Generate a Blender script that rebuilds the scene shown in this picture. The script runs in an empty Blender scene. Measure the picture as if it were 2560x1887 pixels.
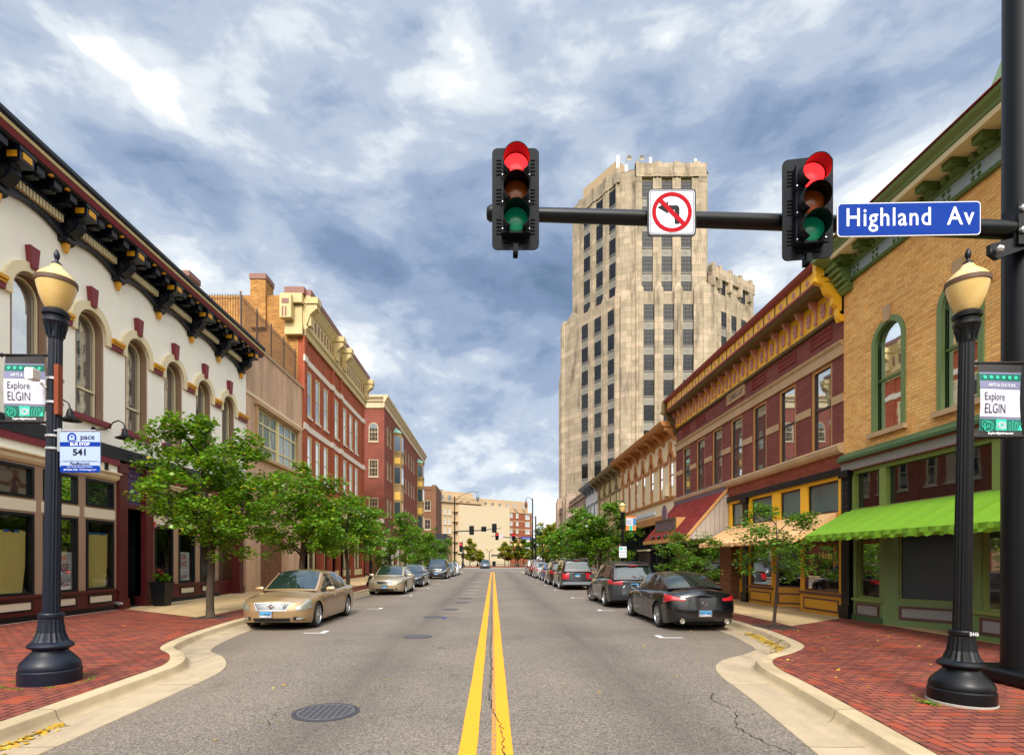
import bpy, bmesh, math, random
import numpy as np
from mathutils import Vector, Matrix
from mathutils.geometry import tessellate_polygon
R = math.radians
S = bpy.context.scene
COL = S.collection
rnd = random.Random(7)

# ------------------------------------------------------------------ camera
cam = bpy.data.cameras.new("camera"); co = bpy.data.objects.new("camera", cam); COL.objects.link(co)
co.location = (0, 0, 1.8); co.rotation_euler = (R(90), 0, 0)
cam.sensor_fit = 'HORIZONTAL'; cam.sensor_width = 36; cam.lens = 19.117
cam.shift_x = 0.0185; cam.shift_y = 0.1776; cam.clip_start = .05; cam.clip_end = 6000
S.camera = co

# ------------------------------------------------------------------ sun + sky
SUN_EL, SUN_AZ = 44, 184     # azimuth measured from +Y towards +X
sun = bpy.data.lights.new("sun", 'SUN'); so = bpy.data.objects.new("sun", sun); COL.objects.link(so)
sun.energy = 2.2; sun.angle = R(12); sun.color = (1, .95, .87)
sd = Vector((math.sin(R(SUN_AZ)) * math.cos(R(SUN_EL)), math.cos(R(SUN_AZ)) * math.cos(R(SUN_EL)), math.sin(R(SUN_EL))))
so.rotation_euler = sd.to_track_quat('Z', 'Y').to_euler()

W = bpy.data.worlds.new("World"); S.world = W; W.use_nodes = True
nt = W.node_tree; N = nt.nodes; LK = nt.links; N.clear()
def nn(t, **k):
    n = N.new(t)
    for a, b in k.items(): setattr(n, a, b)
    return n
def mth(op, a, b=None, c=None, clamp=False):
    n = nn('ShaderNodeMath', operation=op, use_clamp=clamp)
    for i, x in enumerate((a, b, c)):
        if x is None: continue
        if isinstance(x, (int, float)): n.inputs[i].default_value = x
        else: LK.new(x, n.inputs[i])
    return n.outputs[0]
SKY_OFF = ((13.1, 4.7, 0), (2.3, 8.2, 4), (1, 9, 2))
sky = nn('ShaderNodeTexSky', sky_type='NISHITA', sun_disc=False, sun_elevation=R(SUN_EL), sun_rotation=R(SUN_AZ))
tc = nn('ShaderNodeTexCoord'); sep = nn('ShaderNodeSeparateXYZ'); LK.new(tc.outputs['Generated'], sep.inputs[0])
X_, Y_, Z_ = sep.outputs
den = mth('ADD', mth('MAXIMUM', Z_, 0), .62)
cmb = nn('ShaderNodeCombineXYZ'); LK.new(mth('DIVIDE', X_, den), cmb.inputs[0]); LK.new(mth('MULTIPLY', mth('DIVIDE', Y_, den), .9), cmb.inputs[1])
def noise(scale, detail, rough, off, dist=0.0):
    mp = nn('ShaderNodeMapping'); mp.inputs['Location'].default_value = off; LK.new(cmb.outputs[0], mp.inputs[0])
    n = nn('ShaderNodeTexNoise'); n.inputs['Scale'].default_value = scale; n.inputs['Detail'].default_value = detail
    n.inputs['Roughness'].default_value = rough; n.inputs['Distortion'].default_value = dist
    LK.new(mp.outputs[0], n.inputs['Vector']); return n.outputs['Fac']
LK.new(mth('MULTIPLY', Z_, 1.5), cmb.inputs[2])
big = noise(1.5, 2, .5, SKY_OFF[0], .2); mid = noise(3.6, 5, .5, SKY_OFF[1], .35); fine = noise(9.5, 8, .6, SKY_OFF[2], .3)
den_ = mth('ADD', mth('ADD', mth('MULTIPLY', big, .42), mth('MULTIPLY', mid, .38)), mth('MULTIPLY', fine, .20))
den_ = mth('ADD', mth('MULTIPLY', mth('SUBTRACT', den_, .5), 1.5), .512)
# brighter breaks in the cloud low over the end of the street
low = mth('MULTIPLY', mth('POWER', mth('SUBTRACT', 1, mth('MAXIMUM', Z_, 0), clamp=True), 5), .36)
val = mth('ADD', den_, low)
rmp = nn('ShaderNodeValToRGB'); LK.new(val, rmp.inputs[0]); cr = rmp.color_ramp; cr.interpolation = 'EASE'
cr.elements[0].position = .33; cr.elements[0].color = (0.084, 0.132, 0.210, 1)
cr.elements[1].position = .74; cr.elements[1].color = (0.770, 0.770, 0.741, 1)
for p, c in ((.42, (0.134, 0.191, 0.296)), (.49, (0.209, 0.267, 0.375)), (.56, (0.326, 0.377, 0.461)), (.62, (0.502, 0.541, 0.576)), (.67, (0.686, 0.702, 0.692))):
    e = cr.elements.new(p); e.color = (*c, 1)
# added behind the camera, out of view: warm brightening high, dimming low for reflections
high = nn('ShaderNodeMapRange', interpolation_type='SMOOTHSTEP'); LK.new(Z_, high.inputs[0]); high.inputs[1].default_value = .12; high.inputs[2].default_value = .45
back = mth('MULTIPLY', mth('SMOOTH_MAX', mth('MULTIPLY', Y_, -1), 0, .3), high.outputs[0])
low_dim = mth('MULTIPLY', mth('SUBTRACT', 1, high.outputs[0]), mth('MULTIPLY', mth('MAXIMUM', mth('MULTIPLY', Y_, -1.6), 0), .75), clamp=True)
bk = nn('ShaderNodeMix', data_type='RGBA', blend_type='MIX'); LK.new(mth('MULTIPLY', back, 1.4, clamp=True), bk.inputs[0]); LK.new(rmp.outputs[0], bk.inputs[6]); bk.inputs[7].default_value = (1.13, 1.07, .97, 1)
bg1 = nn('ShaderNodeBackground'); LK.new(sky.outputs[0], bg1.inputs[0]); bg1.inputs[1].default_value = .1
bg2 = nn('ShaderNodeBackground'); LK.new(bk.outputs[2], bg2.inputs[0]); LK.new(mth('ADD', mth('ADD', mth('SUBTRACT', 1, low_dim), mth('MULTIPLY', back, 1.7)), mth('MULTIPLY', mth('SMOOTH_MAX', mth('SUBTRACT', Z_, .78), 0, .12), 13.)), bg2.inputs[1])
mx = nn('ShaderNodeMixShader'); mx.inputs[0].default_value = .93
LK.new(bg1.outputs[0], mx.inputs[1]); LK.new(bg2.outputs[0], mx.inputs[2])
wo = nn('ShaderNodeOutputWorld'); LK.new(mx.outputs[0], wo.inputs[0])
S.view_settings.view_transform = 'Standard'; S.view_settings.look = 'None'
S.view_settings.exposure = 0.74; S.view_settings.gamma = 1
S.render.engine = 'CYCLES'; S.cycles.use_denoising = True
S.cycles.max_bounces = 7; S.cycles.transparent_max_bounces = 12; S.cycles.caustics_reflective = False; S.cycles.caustics_refractive = False

# ------------------------------------------------------------------ materials
def hx(h, k=1.0):
    h = h.lstrip('#'); out = []
    for i in (0, 2, 4):
        v = int(h[i:i+2], 16) / 255
        out.append((v / 12.92 if v <= .04045 else ((v + .055) / 1.055) ** 2.4) * k)
    return tuple(out)
MATS = {}
def newmat(name):
    m = bpy.data.materials.new(name); m.use_nodes = True; MATS[name] = m
    return m, m.node_tree, m.node_tree.nodes['Principled BSDF']
class G:                                     # tiny node-graph helper
    def __init__(s, t): s.t = t
    def n(s, typ, ins=None, **k):
        o = s.t.nodes.new(typ)
        for a, b in k.items(): setattr(o, a, b)
        for a, b in (ins or {}).items():
            if hasattr(b, 'is_linked') or hasattr(b, 'links'): s.t.links.new(b, o.inputs[a])
            else: o.inputs[a].default_value = b
        return o
    def m(s, op, a, b=0.0, c=0.0): return s.n('ShaderNodeMath', {0: a, 1: b, 2: c}, operation=op).outputs[0]
    def pos(s): return s.n('ShaderNodeNewGeometry').outputs['Position']
    def noise(s, v, scale, detail=4, rough=.55): return s.n('ShaderNodeTexNoise', {'Vector': v, 'Scale': scale, 'Detail': detail, 'Roughness': rough}).outputs['Fac']
    def ramp(s, f, *els):
        r = s.n('ShaderNodeValToRGB', {0: f}); e = r.color_ramp.elements
        while len(e) < len(els): e.new(.5)
        for x, (p, c) in zip(e, els): x.position = p; x.color = (*c, 1) if len(c) == 3 else c
        return r.outputs[0]
    def mix(s, f, a, b, mode='MIX'):
        o = s.n('ShaderNodeMix', data_type='RGBA', blend_type=mode)
        for i, x in ((0, f), (6, a), (7, b)):
            if hasattr(x, 'links'): s.t.links.new(x, o.inputs[i])
            else: o.inputs[i].default_value = x if i == 0 else ((*x, 1) if len(x) == 3 else x)
        return o.outputs[2]
    def bump(s, h, d, st, bs): s.t.links.new(s.n('ShaderNodeBump', {'Height': h, 'Distance': d, 'Strength': st}).outputs[0], bs.inputs['Normal'])
    def link(s, a, b): s.t.links.new(a, b)

def mat(name, col, rough=.55, metal=0., var=.14, vs=1.6, bump=.0, bs=60, coat=0., spec=.5, stain=0., emit=0., st=(.5, .72)):
    if name in MATS: return MATS[name]
    if isinstance(col, str): col = hx(col)
    m, t, b = newmat(name); g = G(t); p = g.pos()
    f = g.noise(p, vs, 6, .6)
    c = g.mix(f, tuple(x * (1 - var) for x in col), tuple(min(1, x * (1 + var)) for x in col))
    if stain:
        mp = g.n('ShaderNodeMapping', {'Vector': p, 'Scale': (1, 1, .14)}).outputs[0]
        sf = g.ramp(g.noise(mp, 1.3, 7, .65), (st[0], (0, 0, 0)), (st[1], (1, 1, 1)))
        c = g.mix(g.m('MULTIPLY', sf, stain), c, tuple(x * .35 for x in col))
    g.link(c, b.inputs['Base Color'])
    b.inputs['Roughness'].default_value = rough; b.inputs['Metallic'].default_value = metal
    b.inputs['Coat Weight'].default_value = coat; b.inputs['Specular IOR Level'].default_value = spec
    b.inputs['Coat Roughness'].default_value = .04
    if emit:
        b.inputs['Emission Color'].default_value = (*col, 1); b.inputs['Emission Strength'].default_value = emit
    if bump: g.bump(g.noise(p, bs, 5), .01, bump, b)
    return m

def brick(name, c1, c2, mortar, bw=.23, bh=.078, ms=.011, rough=.85, stain=.25, patch=None, cx=1., cy=1., bump=.5, pk=.45):
    m, t, b = newmat(name); g = G(t); p = g.pos(); s = g.n('ShaderNodeSeparateXYZ', {0: p}).outputs
    v = g.n('ShaderNodeCombineXYZ', {0: g.m('ADD', g.m('MULTIPLY', s[0], cx), g.m('MULTIPLY', s[1], cy)), 1: s[2]}).outputs[0]
    bt = g.n('ShaderNodeTexBrick', {'Vector': v, 'Color1': (*hx(c1), 1), 'Color2': (*hx(c2), 1), 'Mortar': (*hx(mortar), 1), 'Scale': 1.0,
             'Mortar Size': ms, 'Mortar Smooth': .2, 'Bias': 0.0, 'Brick Width': bw, 'Row Height': bh})
    c = bt.outputs['Color']
    c = g.mix(.6, c, g.ramp(g.noise(p, .7, 6, .65), (.3, (.68, .66, .65)), (.7, (1.12, 1.12, 1.12))), 'MULTIPLY')
    if patch:                                # odd bricks
        sv = g.n('ShaderNodeSeparateXYZ', {0: v}).outputs; row = g.m('FLOOR', g.m('DIVIDE', sv[1], bh))
        colm = g.m('FLOOR', g.m('ADD', g.m('DIVIDE', sv[0], bw), g.m('MULTIPLY', g.m('MODULO', row, 2.), .5)))
        cell = g.n('ShaderNodeTexWhiteNoise', {'Vector': g.n('ShaderNodeCombineXYZ', {0: colm, 1: row}).outputs[0]}).outputs['Value']
        c = g.mix(g.m('MULTIPLY', g.m('MULTIPLY', g.m('GREATER_THAN', cell, .76), pk), g.m('SUBTRACT', 1., bt.outputs['Fac'])), c, hx(patch))
    if stain:
        mp = g.n('ShaderNodeMapping', {'Vector': p, 'Scale': (1, 1, .2)}).outputs[0]
        c = g.mix(g.m('MULTIPLY', g.ramp(g.noise(mp, .9, 6, .6), (.52, (0, 0, 0)), (.75, (1, 1, 1))), stain), c, (.08, .06, .05))
    g.link(c, b.inputs['Base Color']); b.inputs['Roughness'].default_value = rough; b.inputs['Specular IOR Level'].default_value = .2
    h = g.m('ADD', g.m('MULTIPLY', bt.outputs['Fac'], -1), g.m('MULTIPLY', g.noise(p, 40, 4), .5))
    g.bump(h, .012, bump, b)
    return m

def glassmat(name, col=(.012, .017, .02), rough=.02, spec=.9, wav=.12, refl=0.):
    m, t, b = newmat(name); g = G(t); p = g.pos()
    c = g.mix(g.noise(p, .8, 3), tuple(x * .5 for x in col), tuple(x * 1.6 for x in col))
    g.link(c, b.inputs['Base Color']); b.inputs['Roughness'].default_value = rough
    if 1:
        b.inputs['Specular IOR Level'].default_value = spec; b.inputs['IOR'].default_value = 1.6
    if refl:                                   # double glazing: a part of the light is mirrored
        t.nodes.remove(t.nodes['Principled BSDF']); d = g.n('ShaderNodeBsdfDiffuse', {'Color': c}).outputs[0]
        gl = g.n('ShaderNodeBsdfGlossy', {'Color': (.93, .97, 1, 1), 'Roughness': rough, 'Normal': g.n('ShaderNodeBump', {'Height': g.noise(p, 1.7, 2), 'Distance': .05, 'Strength': wav}).outputs[0]}).outputs[0]
        fr = g.m('ADD', refl, g.m('MULTIPLY', g.n('ShaderNodeFresnel', {'IOR': 1.6}).outputs[0], 1 - refl))
        mx = g.n('ShaderNodeMixShader', {0: fr}); g.link(d, mx.inputs[1]); g.link(gl, mx.inputs[2]); g.link(mx.outputs[0], t.nodes['Material Output'].inputs[0]); return m
    g.bump(g.noise(p, 1.7, 2), .05, wav, b)
    return m
def clearglass(name, tint=(.62, .68, .64)):
    m, t, b = newmat(name); g = G(t); t.nodes.remove(b)
    tr = g.n('ShaderNodeBsdfTransparent', {'Color': (*tint, 1)}).outputs[0]
    gl = g.n('ShaderNodeBsdfGlossy', {'Color': (1, 1, 1, 1), 'Roughness': .015}).outputs[0]
    fr = g.n('ShaderNodeFresnel', {'IOR': 1.55}).outputs[0]
    mx = g.n('ShaderNodeMixShader', {0: g.m('MINIMUM', g.m('ADD', g.m('MULTIPLY', fr, .5), .02), 1.0)})
    g.link(tr, mx.inputs[1]); g.link(gl, mx.inputs[2]); g.link(mx.outputs[0], t.nodes['Material Output'].inputs[0])
    return m
def carpaint(name, col, metal=.35, rough=.32, coat=1.):
    m, t, b = newmat(name); g = G(t); p = g.n('ShaderNodeTexCoord').outputs['Object']
    fl = g.noise(p, 900, 1)
    c = g.mix(g.m('MULTIPLY', fl, .25), col, tuple(min(1, x * 1.9 + .003) for x in col))
    zz = g.n('ShaderNodeSeparateXYZ', {0: p}).outputs[2]
    dust = g.m('MULTIPLY', g.noise(p, 6, 5), g.n('ShaderNodeMapRange', {0: zz, 1: .55, 2: .15, 3: 0., 4: .3}).outputs[0])
    c = g.mix(dust, c, (.12, .105, .09))
    g.link(c, b.inputs['Base Color']); b.inputs['Metallic'].default_value = metal; b.inputs['Roughness'].default_value = rough
    b.inputs['Coat Weight'].default_value = coat; b.inputs['Coat Roughness'].default_value = .03
    return m
def leafmat(name, *els, tr=.35):
    m, t, b = newmat(name); g = G(t); t.nodes.remove(b)
    ri = g.n('ShaderNodeNewGeometry').outputs['Random Per Island']
    c = g.ramp(ri, *els)
    c = g.mix(.5, c, g.ramp(g.noise(g.pos(), 1.3, 3), (.35, (.55, .6, .5)), (.65, (1.15, 1.1, 1))), 'MULTIPLY')
    d = g.n('ShaderNodeBsdfDiffuse', {'Color': c}).outputs[0]
    tl = g.n('ShaderNodeBsdfTranslucent', {'Color': g.mix(.5, c, (.25, .38, .02))}).outputs[0]
    gl = g.n('ShaderNodeBsdfGlossy', {'Color': (.7, .75, .7, 1), 'Roughness': .42}).outputs[0]
    m1 = g.n('ShaderNodeMixShader', {0: tr}); g.link(d, m1.inputs[1]); g.link(tl, m1.inputs[2])
    m2 = g.n('ShaderNodeMixShader', {0: .045}); g.link(m1.outputs[0], m2.inputs[1]); g.link(gl, m2.inputs[2])
    g.link(m2.outputs[0], t.nodes['Material Output'].inputs[0])
    return m
# ------------------------------------------------------------------ mesh helpers
ID = lambda u, w, z: (u, w, z)
def FL(u, w, z): return (-12.5 + w, u, z)        # left street front: u along the street, w out of the wall
def FR(u, w, z): return (10.0 - w, u, z)         # right street front
def frame(ox, oy, dx, dy, nx, ny):
    return lambda u, w, z: (ox + dx * u + nx * w, oy + dy * u + ny * w, z)
def arch(u0, u1, z0, zs, rise=None, seg=12):
    rise = (u1 - u0) / 2 if rise is None else rise
    c, r = (u0 + u1) / 2, (u1 - u0) / 2
    p = [(u0, z0), (u1, z0)]
    if rise <= 0: return p + [(u1, zs), (u0, zs)]
    return p + [(c + r * math.cos(math.pi * i / seg), zs + rise * math.sin(math.pi * i / seg)) for i in range(seg + 1)]
def ring(u0, u1, t, zb, zs, rise=None, seg=12):   # an arch band: the opening's outline widened by t, legs down to zb
    rise = (u1 - u0) / 2 if rise is None else rise
    a, b = arch(u0 - t, u1 + t, zb, zs, rise + t, seg), arch(u0, u1, zb, zs, rise, seg)
    return [(u1 + t, zb)] + a[2:] + [(u0 - t, zb), (u0, zb)] + b[2:][::-1] + [(u1, zb)]
def rect(u0, u1, z0, z1): return [(u0, z0), (u1, z0), (u1, z1), (u0, z1)]
def circ(u, z, r, n=20): return [(u + r * math.cos(2 * math.pi * i / n), z + r * math.sin(2 * math.pi * i / n)) for i in range(n)]
def rrect(u0, u1, z0, z1, r, n=5):
    p = []
    for cx, cz, a in ((u1 - r, z0 + r, -90), (u1 - r, z1 - r, 0), (u0 + r, z1 - r, 90), (u0 + r, z0 + r, 180)):
        p += [(cx + r * math.cos(R(a + 90 * i / n)), cz + r * math.sin(R(a + 90 * i / n))) for i in range(n + 1)]
    return p
class MB:
    def __init__(s, F=ID): s.v = []; s.f = []; s.mi = []; s.F = F; s.m = 0; s.calls = []
    def add(s, vs, fs):
        b = len(s.v); s.calls.append((b, len(s.f), len(vs), len(fs))); s.v += [s.F(*p) for p in vs]; s.f += [tuple(i + b for i in f) for f in fs]; s.mi += [s.m] * len(fs)
        return s
    def box(s, u0, u1, w0, w1, z0, z1):
        return s.add([(u0, w0, z0), (u1, w0, z0), (u1, w1, z0), (u0, w1, z0), (u0, w0, z1), (u1, w0, z1), (u1, w1, z1), (u0, w1, z1)],
                     [(0, 3, 2, 1), (4, 5, 6, 7), (0, 1, 5, 4), (1, 2, 6, 5), (2, 3, 7, 6), (3, 0, 4, 7)])
    def plate(s, outer, holes=(), w0=-.3, w1=0., back=True):     # polygon in (u, z), thick along w
        isr = lambda l: len(l) == 4 and len({round(p[0], 6) for p in l}) == 2 and len({round(p[1], 6) for p in l}) == 2
        if len(holes) > 1 and isr(outer) and all(isr(h) for h in holes):      # rectangular openings: a grid of cells
            hs = [(min(p[0] for p in h), max(p[0] for p in h), min(p[1] for p in h), max(p[1] for p in h)) for h in holes]
            us = sorted({round(x, 6) for p in outer for x in (p[0],)} | {round(x, 6) for h in hs for x in h[:2]}); zs = sorted({round(p[1], 6) for p in outer} | {round(x, 6) for h in hs for x in h[2:]})
            solid = lambda i, j: 0 <= i < len(us) - 1 and 0 <= j < len(zs) - 1 and not any(h[0] < (us[i] + us[i + 1]) / 2 < h[1] and h[2] < (zs[j] + zs[j + 1]) / 2 < h[3] for h in hs)
            vs, fs = [], []
            def q4(*p): b = len(vs); vs.extend(p); fs.append((b, b + 1, b + 2, b + 3))
            for i in range(len(us) - 1):
                for j in range(len(zs) - 1):
                    if not solid(i, j): continue
                    a, b, c, d = us[i], us[i + 1], zs[j], zs[j + 1]
                    q4((a, w1, c), (b, w1, c), (b, w1, d), (a, w1, d)); q4((a, w0, c), (a, w0, d), (b, w0, d), (b, w0, c))
                    if not solid(i - 1, j): q4((a, w0, c), (a, w1, c), (a, w1, d), (a, w0, d))
                    if not solid(i + 1, j): q4((b, w1, c), (b, w0, c), (b, w0, d), (b, w1, d))
                    if not solid(i, j - 1): q4((a, w0, c), (b, w0, c), (b, w1, c), (a, w1, c))
                    if not solid(i, j + 1): q4((a, w1, d), (b, w1, d), (b, w0, d), (a, w0, d))
            return s.add(vs, fs)
        loops = [list(outer)] + [list(h) for h in holes]
        flat = [p for l in loops for p in l]
        tri = tessellate_polygon([[Vector((a, b, 0)) for a, b in l] for l in loops])
        n = len(flat)
        vs = [(a, w1, b) for a, b in flat] + [(a, w0, b) for a, b in flat]
        fs = [tuple(t) for t in tri]
        if back: fs += [tuple(n + i for i in reversed(t)) for t in tri]
        k = 0
        for l in loops:
            for i in range(len(l)):
                a, b = k + i, k + (i + 1) % len(l); fs.append((a, b, n + b, n + a))
            k += len(l)
        return s.add(vs, fs)
    def face(s, outer, w):                                       # one flat polygon in the (u, z) plane
        return s.add([(a, w, b) for a, b in outer], [tuple(range(len(outer)))])
    def prism(s, prof, u0, u1):                                  # profile in (w, z) run along u
        n = len(prof)
        vs = [(u0, a, b) for a, b in prof] + [(u1, a, b) for a, b in prof]
        fs = [(i, (i + 1) % n, n + (i + 1) % n, n + i) for i in range(n)] + [tuple(range(n))[::-1], tuple(range(n, 2 * n))]
        return s.add(vs, fs)
    def tube(s, pts, r, seg=8, caps=True):
        pts = [Vector(p) for p in pts]; n = len(pts); rr = r if isinstance(r, (list, tuple)) else [r] * n
        vs = []; up = Vector((0, 0, 1)); prev = None
        for i, p in enumerate(pts):
            d = (pts[min(i + 1, n - 1)] - pts[max(i - 1, 0)]).normalized()
            if prev is None:
                a = d.cross(up if abs(d.z) < .95 else Vector((1, 0, 0))).normalized()
            else: a = (prev - d * prev.dot(d)).normalized()
            prev = a; b = d.cross(a)
            vs += [tuple(p + (a * math.cos(2 * math.pi * k / seg) + b * math.sin(2 * math.pi * k / seg)) * rr[i]) for k in range(seg)]
        fs = [(i * seg + k, i * seg + (k + 1) % seg, (i + 1) * seg + (k + 1) % seg, (i + 1) * seg + k) for i in range(n - 1) for k in range(seg)]
        if caps: fs += [tuple(range(seg))[::-1], tuple(range((n - 1) * seg, n * seg))]
        return s.add(vs, fs)
    def lathe(s, prof, c=(0, 0, 0), seg=24, flute=0, axis='z', cap=True):   # profile [(r, z)]
        vs = []
        for r, z in prof:
            for k in range(seg):
                a = 2 * math.pi * k / seg; q = r * (1 - flute * (k % 2))
                x, y = q * math.cos(a), q * math.sin(a)
                vs.append((c[0] + x, c[1] + y, c[2] + z) if axis == 'z' else ((c[0] + x, c[1] + z, c[2] + y) if axis == 'y' else (c[0] + z, c[1] + x, c[2] + y)))
        n = len(prof)
        fs = [(i * seg + k, i * seg + (k + 1) % seg, (i + 1) * seg + (k + 1) % seg, (i + 1) * seg + k) for i in range(n - 1) for k in range(seg)]
        if cap: fs += [tuple(range(seg))[::-1], tuple(range((n - 1) * seg, n * seg))]
        return s.add(vs, fs)
    def text(s, body, u, w, z, size, sx=1., bold=0., align='CENTER', dw=0., sp=1.):   # flat lettering in the (u, z) plane
        cu = bpy.data.curves.new("t", 'FONT'); cu.body = body; cu.size = size; cu.align_x = align; cu.offset = bold; cu.resolution_u = 3
        cu.extrude = dw; cu.space_character = sp
        ob = bpy.data.objects.new("t", cu); me = bpy.data.meshes.new_from_object(ob)
        s.add([(u + v.co.x * sx, w + v.co.z, z + v.co.y) for v in me.vertices], [tuple(p.vertices) for p in me.polygons])
        bpy.data.objects.remove(ob); bpy.data.curves.remove(cu); bpy.data.meshes.remove(me)
        return s
    def each(s, name, mats, parent, smooth=False, tol=.012):     # every separate piece becomes a part of its own
        bb = []
        for v0, f0, nv, nf in s.calls:
            q = np.array(s.v[v0:v0 + nv]); bb.append((q.min(0) - tol, q.max(0) + tol))
        n = len(bb); gr = list(range(n))
        def root(i):
            while gr[i] != i: i = gr[i]
            return i
        for i in range(n):
            for j in range(i):
                if np.all(bb[i][0] < bb[j][1]) and np.all(bb[j][0] < bb[i][1]): gr[root(i)] = root(j)
        grp = {}
        for i in range(n): grp.setdefault(root(i), []).append(i)
        gs = sorted(grp.values(), key=lambda g_: float(np.linalg.norm((bb[g_[0]][0] + bb[g_[0]][1]) / 2 - np.array((0, 0, 1.8)))))
        if len(gs) > 100: gs = gs[:100] + [sum(gs[100:], [])]
        for k, g_ in enumerate(gs):
            q = MB()
            for i in g_:
                v0, f0, nv, nf = s.calls[i]; b = len(q.v); q.v += s.v[v0:v0 + nv]; q.f += [tuple(x - v0 + b for x in f) for f in s.f[f0:f0 + nf]]
            q.mi = [0] * len(q.f); o = q.build(name, mats, parent, smooth)
            if k == 100: o['kind'] = 'stuff'
        return o
    def build(s, name, mats, parent=None, smooth=False, recalc=True):
        if not isinstance(mats, (list, tuple)): mats = [mats]
        org = ORG.get(parent.name, Vector()) if parent else Vector()
        me = bpy.data.meshes.new(name)
        me.from_pydata([(a - org.x, b - org.y, c - org.z) for a, b, c in s.v], [], s.f)
        for m in mats: me.materials.append(MATS[m] if isinstance(m, str) else m)
        if len(mats) > 1: me.polygons.foreach_set('material_index', s.mi)
        if smooth: me.polygons.foreach_set('use_smooth', [True] * len(me.polygons))
        if recalc:
            bm = bmesh.new(); bm.from_mesh(me); bmesh.ops.remove_doubles(bm, verts=bm.verts, dist=1e-5); bmesh.ops.delete(bm, geom=[v for v in bm.verts if not v.link_faces], context='VERTS')
            bmesh.ops.recalc_face_normals(bm, faces=bm.faces); bm.to_mesh(me); bm.free()
        if smooth: me.set_sharp_from_angle(angle=R(38))
        o = bpy.data.objects.new(name, me); COL.objects.link(o)
        if parent: o.parent = parent; ORG[o.name] = org
        return o
ORG = {}
def tag(o, label=None, cat=None, group=None, kind=None):
    for k, v in (('label', label), ('category', cat), ('group', group), ('kind', kind)):
        if v: o[k] = v
    return o
def thing(name, label, cat, loc=(0, 0, 0), group=None, local=False, rz=0.):
    o = bpy.data.objects.new(name, None); COL.objects.link(o); o.location = loc; o.rotation_euler = (0, 0, rz); o.empty_display_size = .2
    ORG[o.name] = Vector() if local else Vector(loc)
    return tag(o, label, cat, group)
def solo(name, label, cat, mb, mats, group=None, smooth=False, kind=None):
    n = len(mb.v); cx = sum(v[0] for v in mb.v) / n; cy = sum(v[1] for v in mb.v) / n; cz = min(v[2] for v in mb.v)
    mb.v = [(a - cx, b - cy, c - cz) for a, b, c in mb.v]
    o = mb.build(name, mats, None, smooth); o.location = (cx, cy, cz)
    return tag(o, label, cat, group, kind)
KIDS = {}
def kids(o): return [c for c in bpy.data.objects if c.parent == o]
def rep(o, d, parent=None):                    # copy a part and its sub-parts, shifted by d
    c = o.copy(); COL.objects.link(c); c.parent = parent or o.parent; c.location = o.location + Vector(d); ORG[c.name] = ORG.get(o.name, Vector())
    for k in o.children:
        e = k.copy(); COL.objects.link(e); e.parent = c
    return c
def dup(root, loc, rz=None, label=None, scale=None):
    c = root.copy(); COL.objects.link(c); c.location = loc
    if rz is not None: c.rotation_euler = (0, 0, rz)
    if scale: c.scale = (scale,) * 3
    if label: c['label'] = label
    for k in list(root.children):
        e = k.copy(); COL.objects.link(e); e.parent = c
        for q in k.children:
            h = q.copy(); COL.objects.link(h); h.parent = e
    return c
def struct(name, mb, mats, smooth=False):
    return tag(mb.build(name, mats, None, smooth), kind='structure')

# a window with its own frame, sash bars, panes and sill, built in the frame F of its wall
def window(parent, F, u0, u1, z0, z1, rise=0., depth=.18, fw=.06, frame='wood', glass='glass', bars=(1, 2), bw=.04, sill=None, name='window', fd=.07, split=.5):
    f = MB(F); ins = arch(u0 + fw, u1 - fw, z0 + fw, z1 - (fw if rise <= 0 else 0), max(0, rise - fw))
    f.plate(arch(u0, u1, z0, z1, rise), [ins], -depth, -depth + fd)
    nu, nz = bars; zt = z1 + rise
    for i in range(1, nu):
        u = u0 + (u1 - u0) * i / nu; k = abs(2 * (u - u0) / (u1 - u0) - 1)
        f.box(u - bw / 2, u + bw / 2, -depth + .004, -depth + fd - .012, z0 + fw, (z1 + rise * math.sqrt(max(0, 1 - k * k)) - fw))
    for i in range(1, nz):
        z = z0 + (zt - z0) * (i / nz if nz > 2 else split)
        k = 0 if z <= z1 or rise <= 0 else 1 - math.sqrt(max(0, 1 - ((z - z1) / rise) ** 2))
        du = k * (u1 - u0) / 2
        f.box(u0 + fw + du, u1 - fw - du, -depth + .008, -depth + fd - .006, z - bw / 2, z + bw / 2)
    o = f.build(name, frame, parent)
    MB(F).face(arch(u0 + fw * .5, u1 - fw * .5, z0 + fw * .5, z1 - (fw * .5 if rise <= 0 else 0), max(0, rise - fw * .5)), -depth + fd * .35).build('pane', glass, o)
    if sill:
        m, h, pr, ov = sill
        MB(F).box(u0 - ov, u1 + ov, -depth * .4, pr, z0 - h, z0 - .002).build('sill', m, o)
    return o
def delta(F, du, dz, dw=0.): a, b = F(0, 0, 0), F(du, dw, dz); return (b[0] - a[0], b[1] - a[1], b[2] - a[2])
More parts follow.
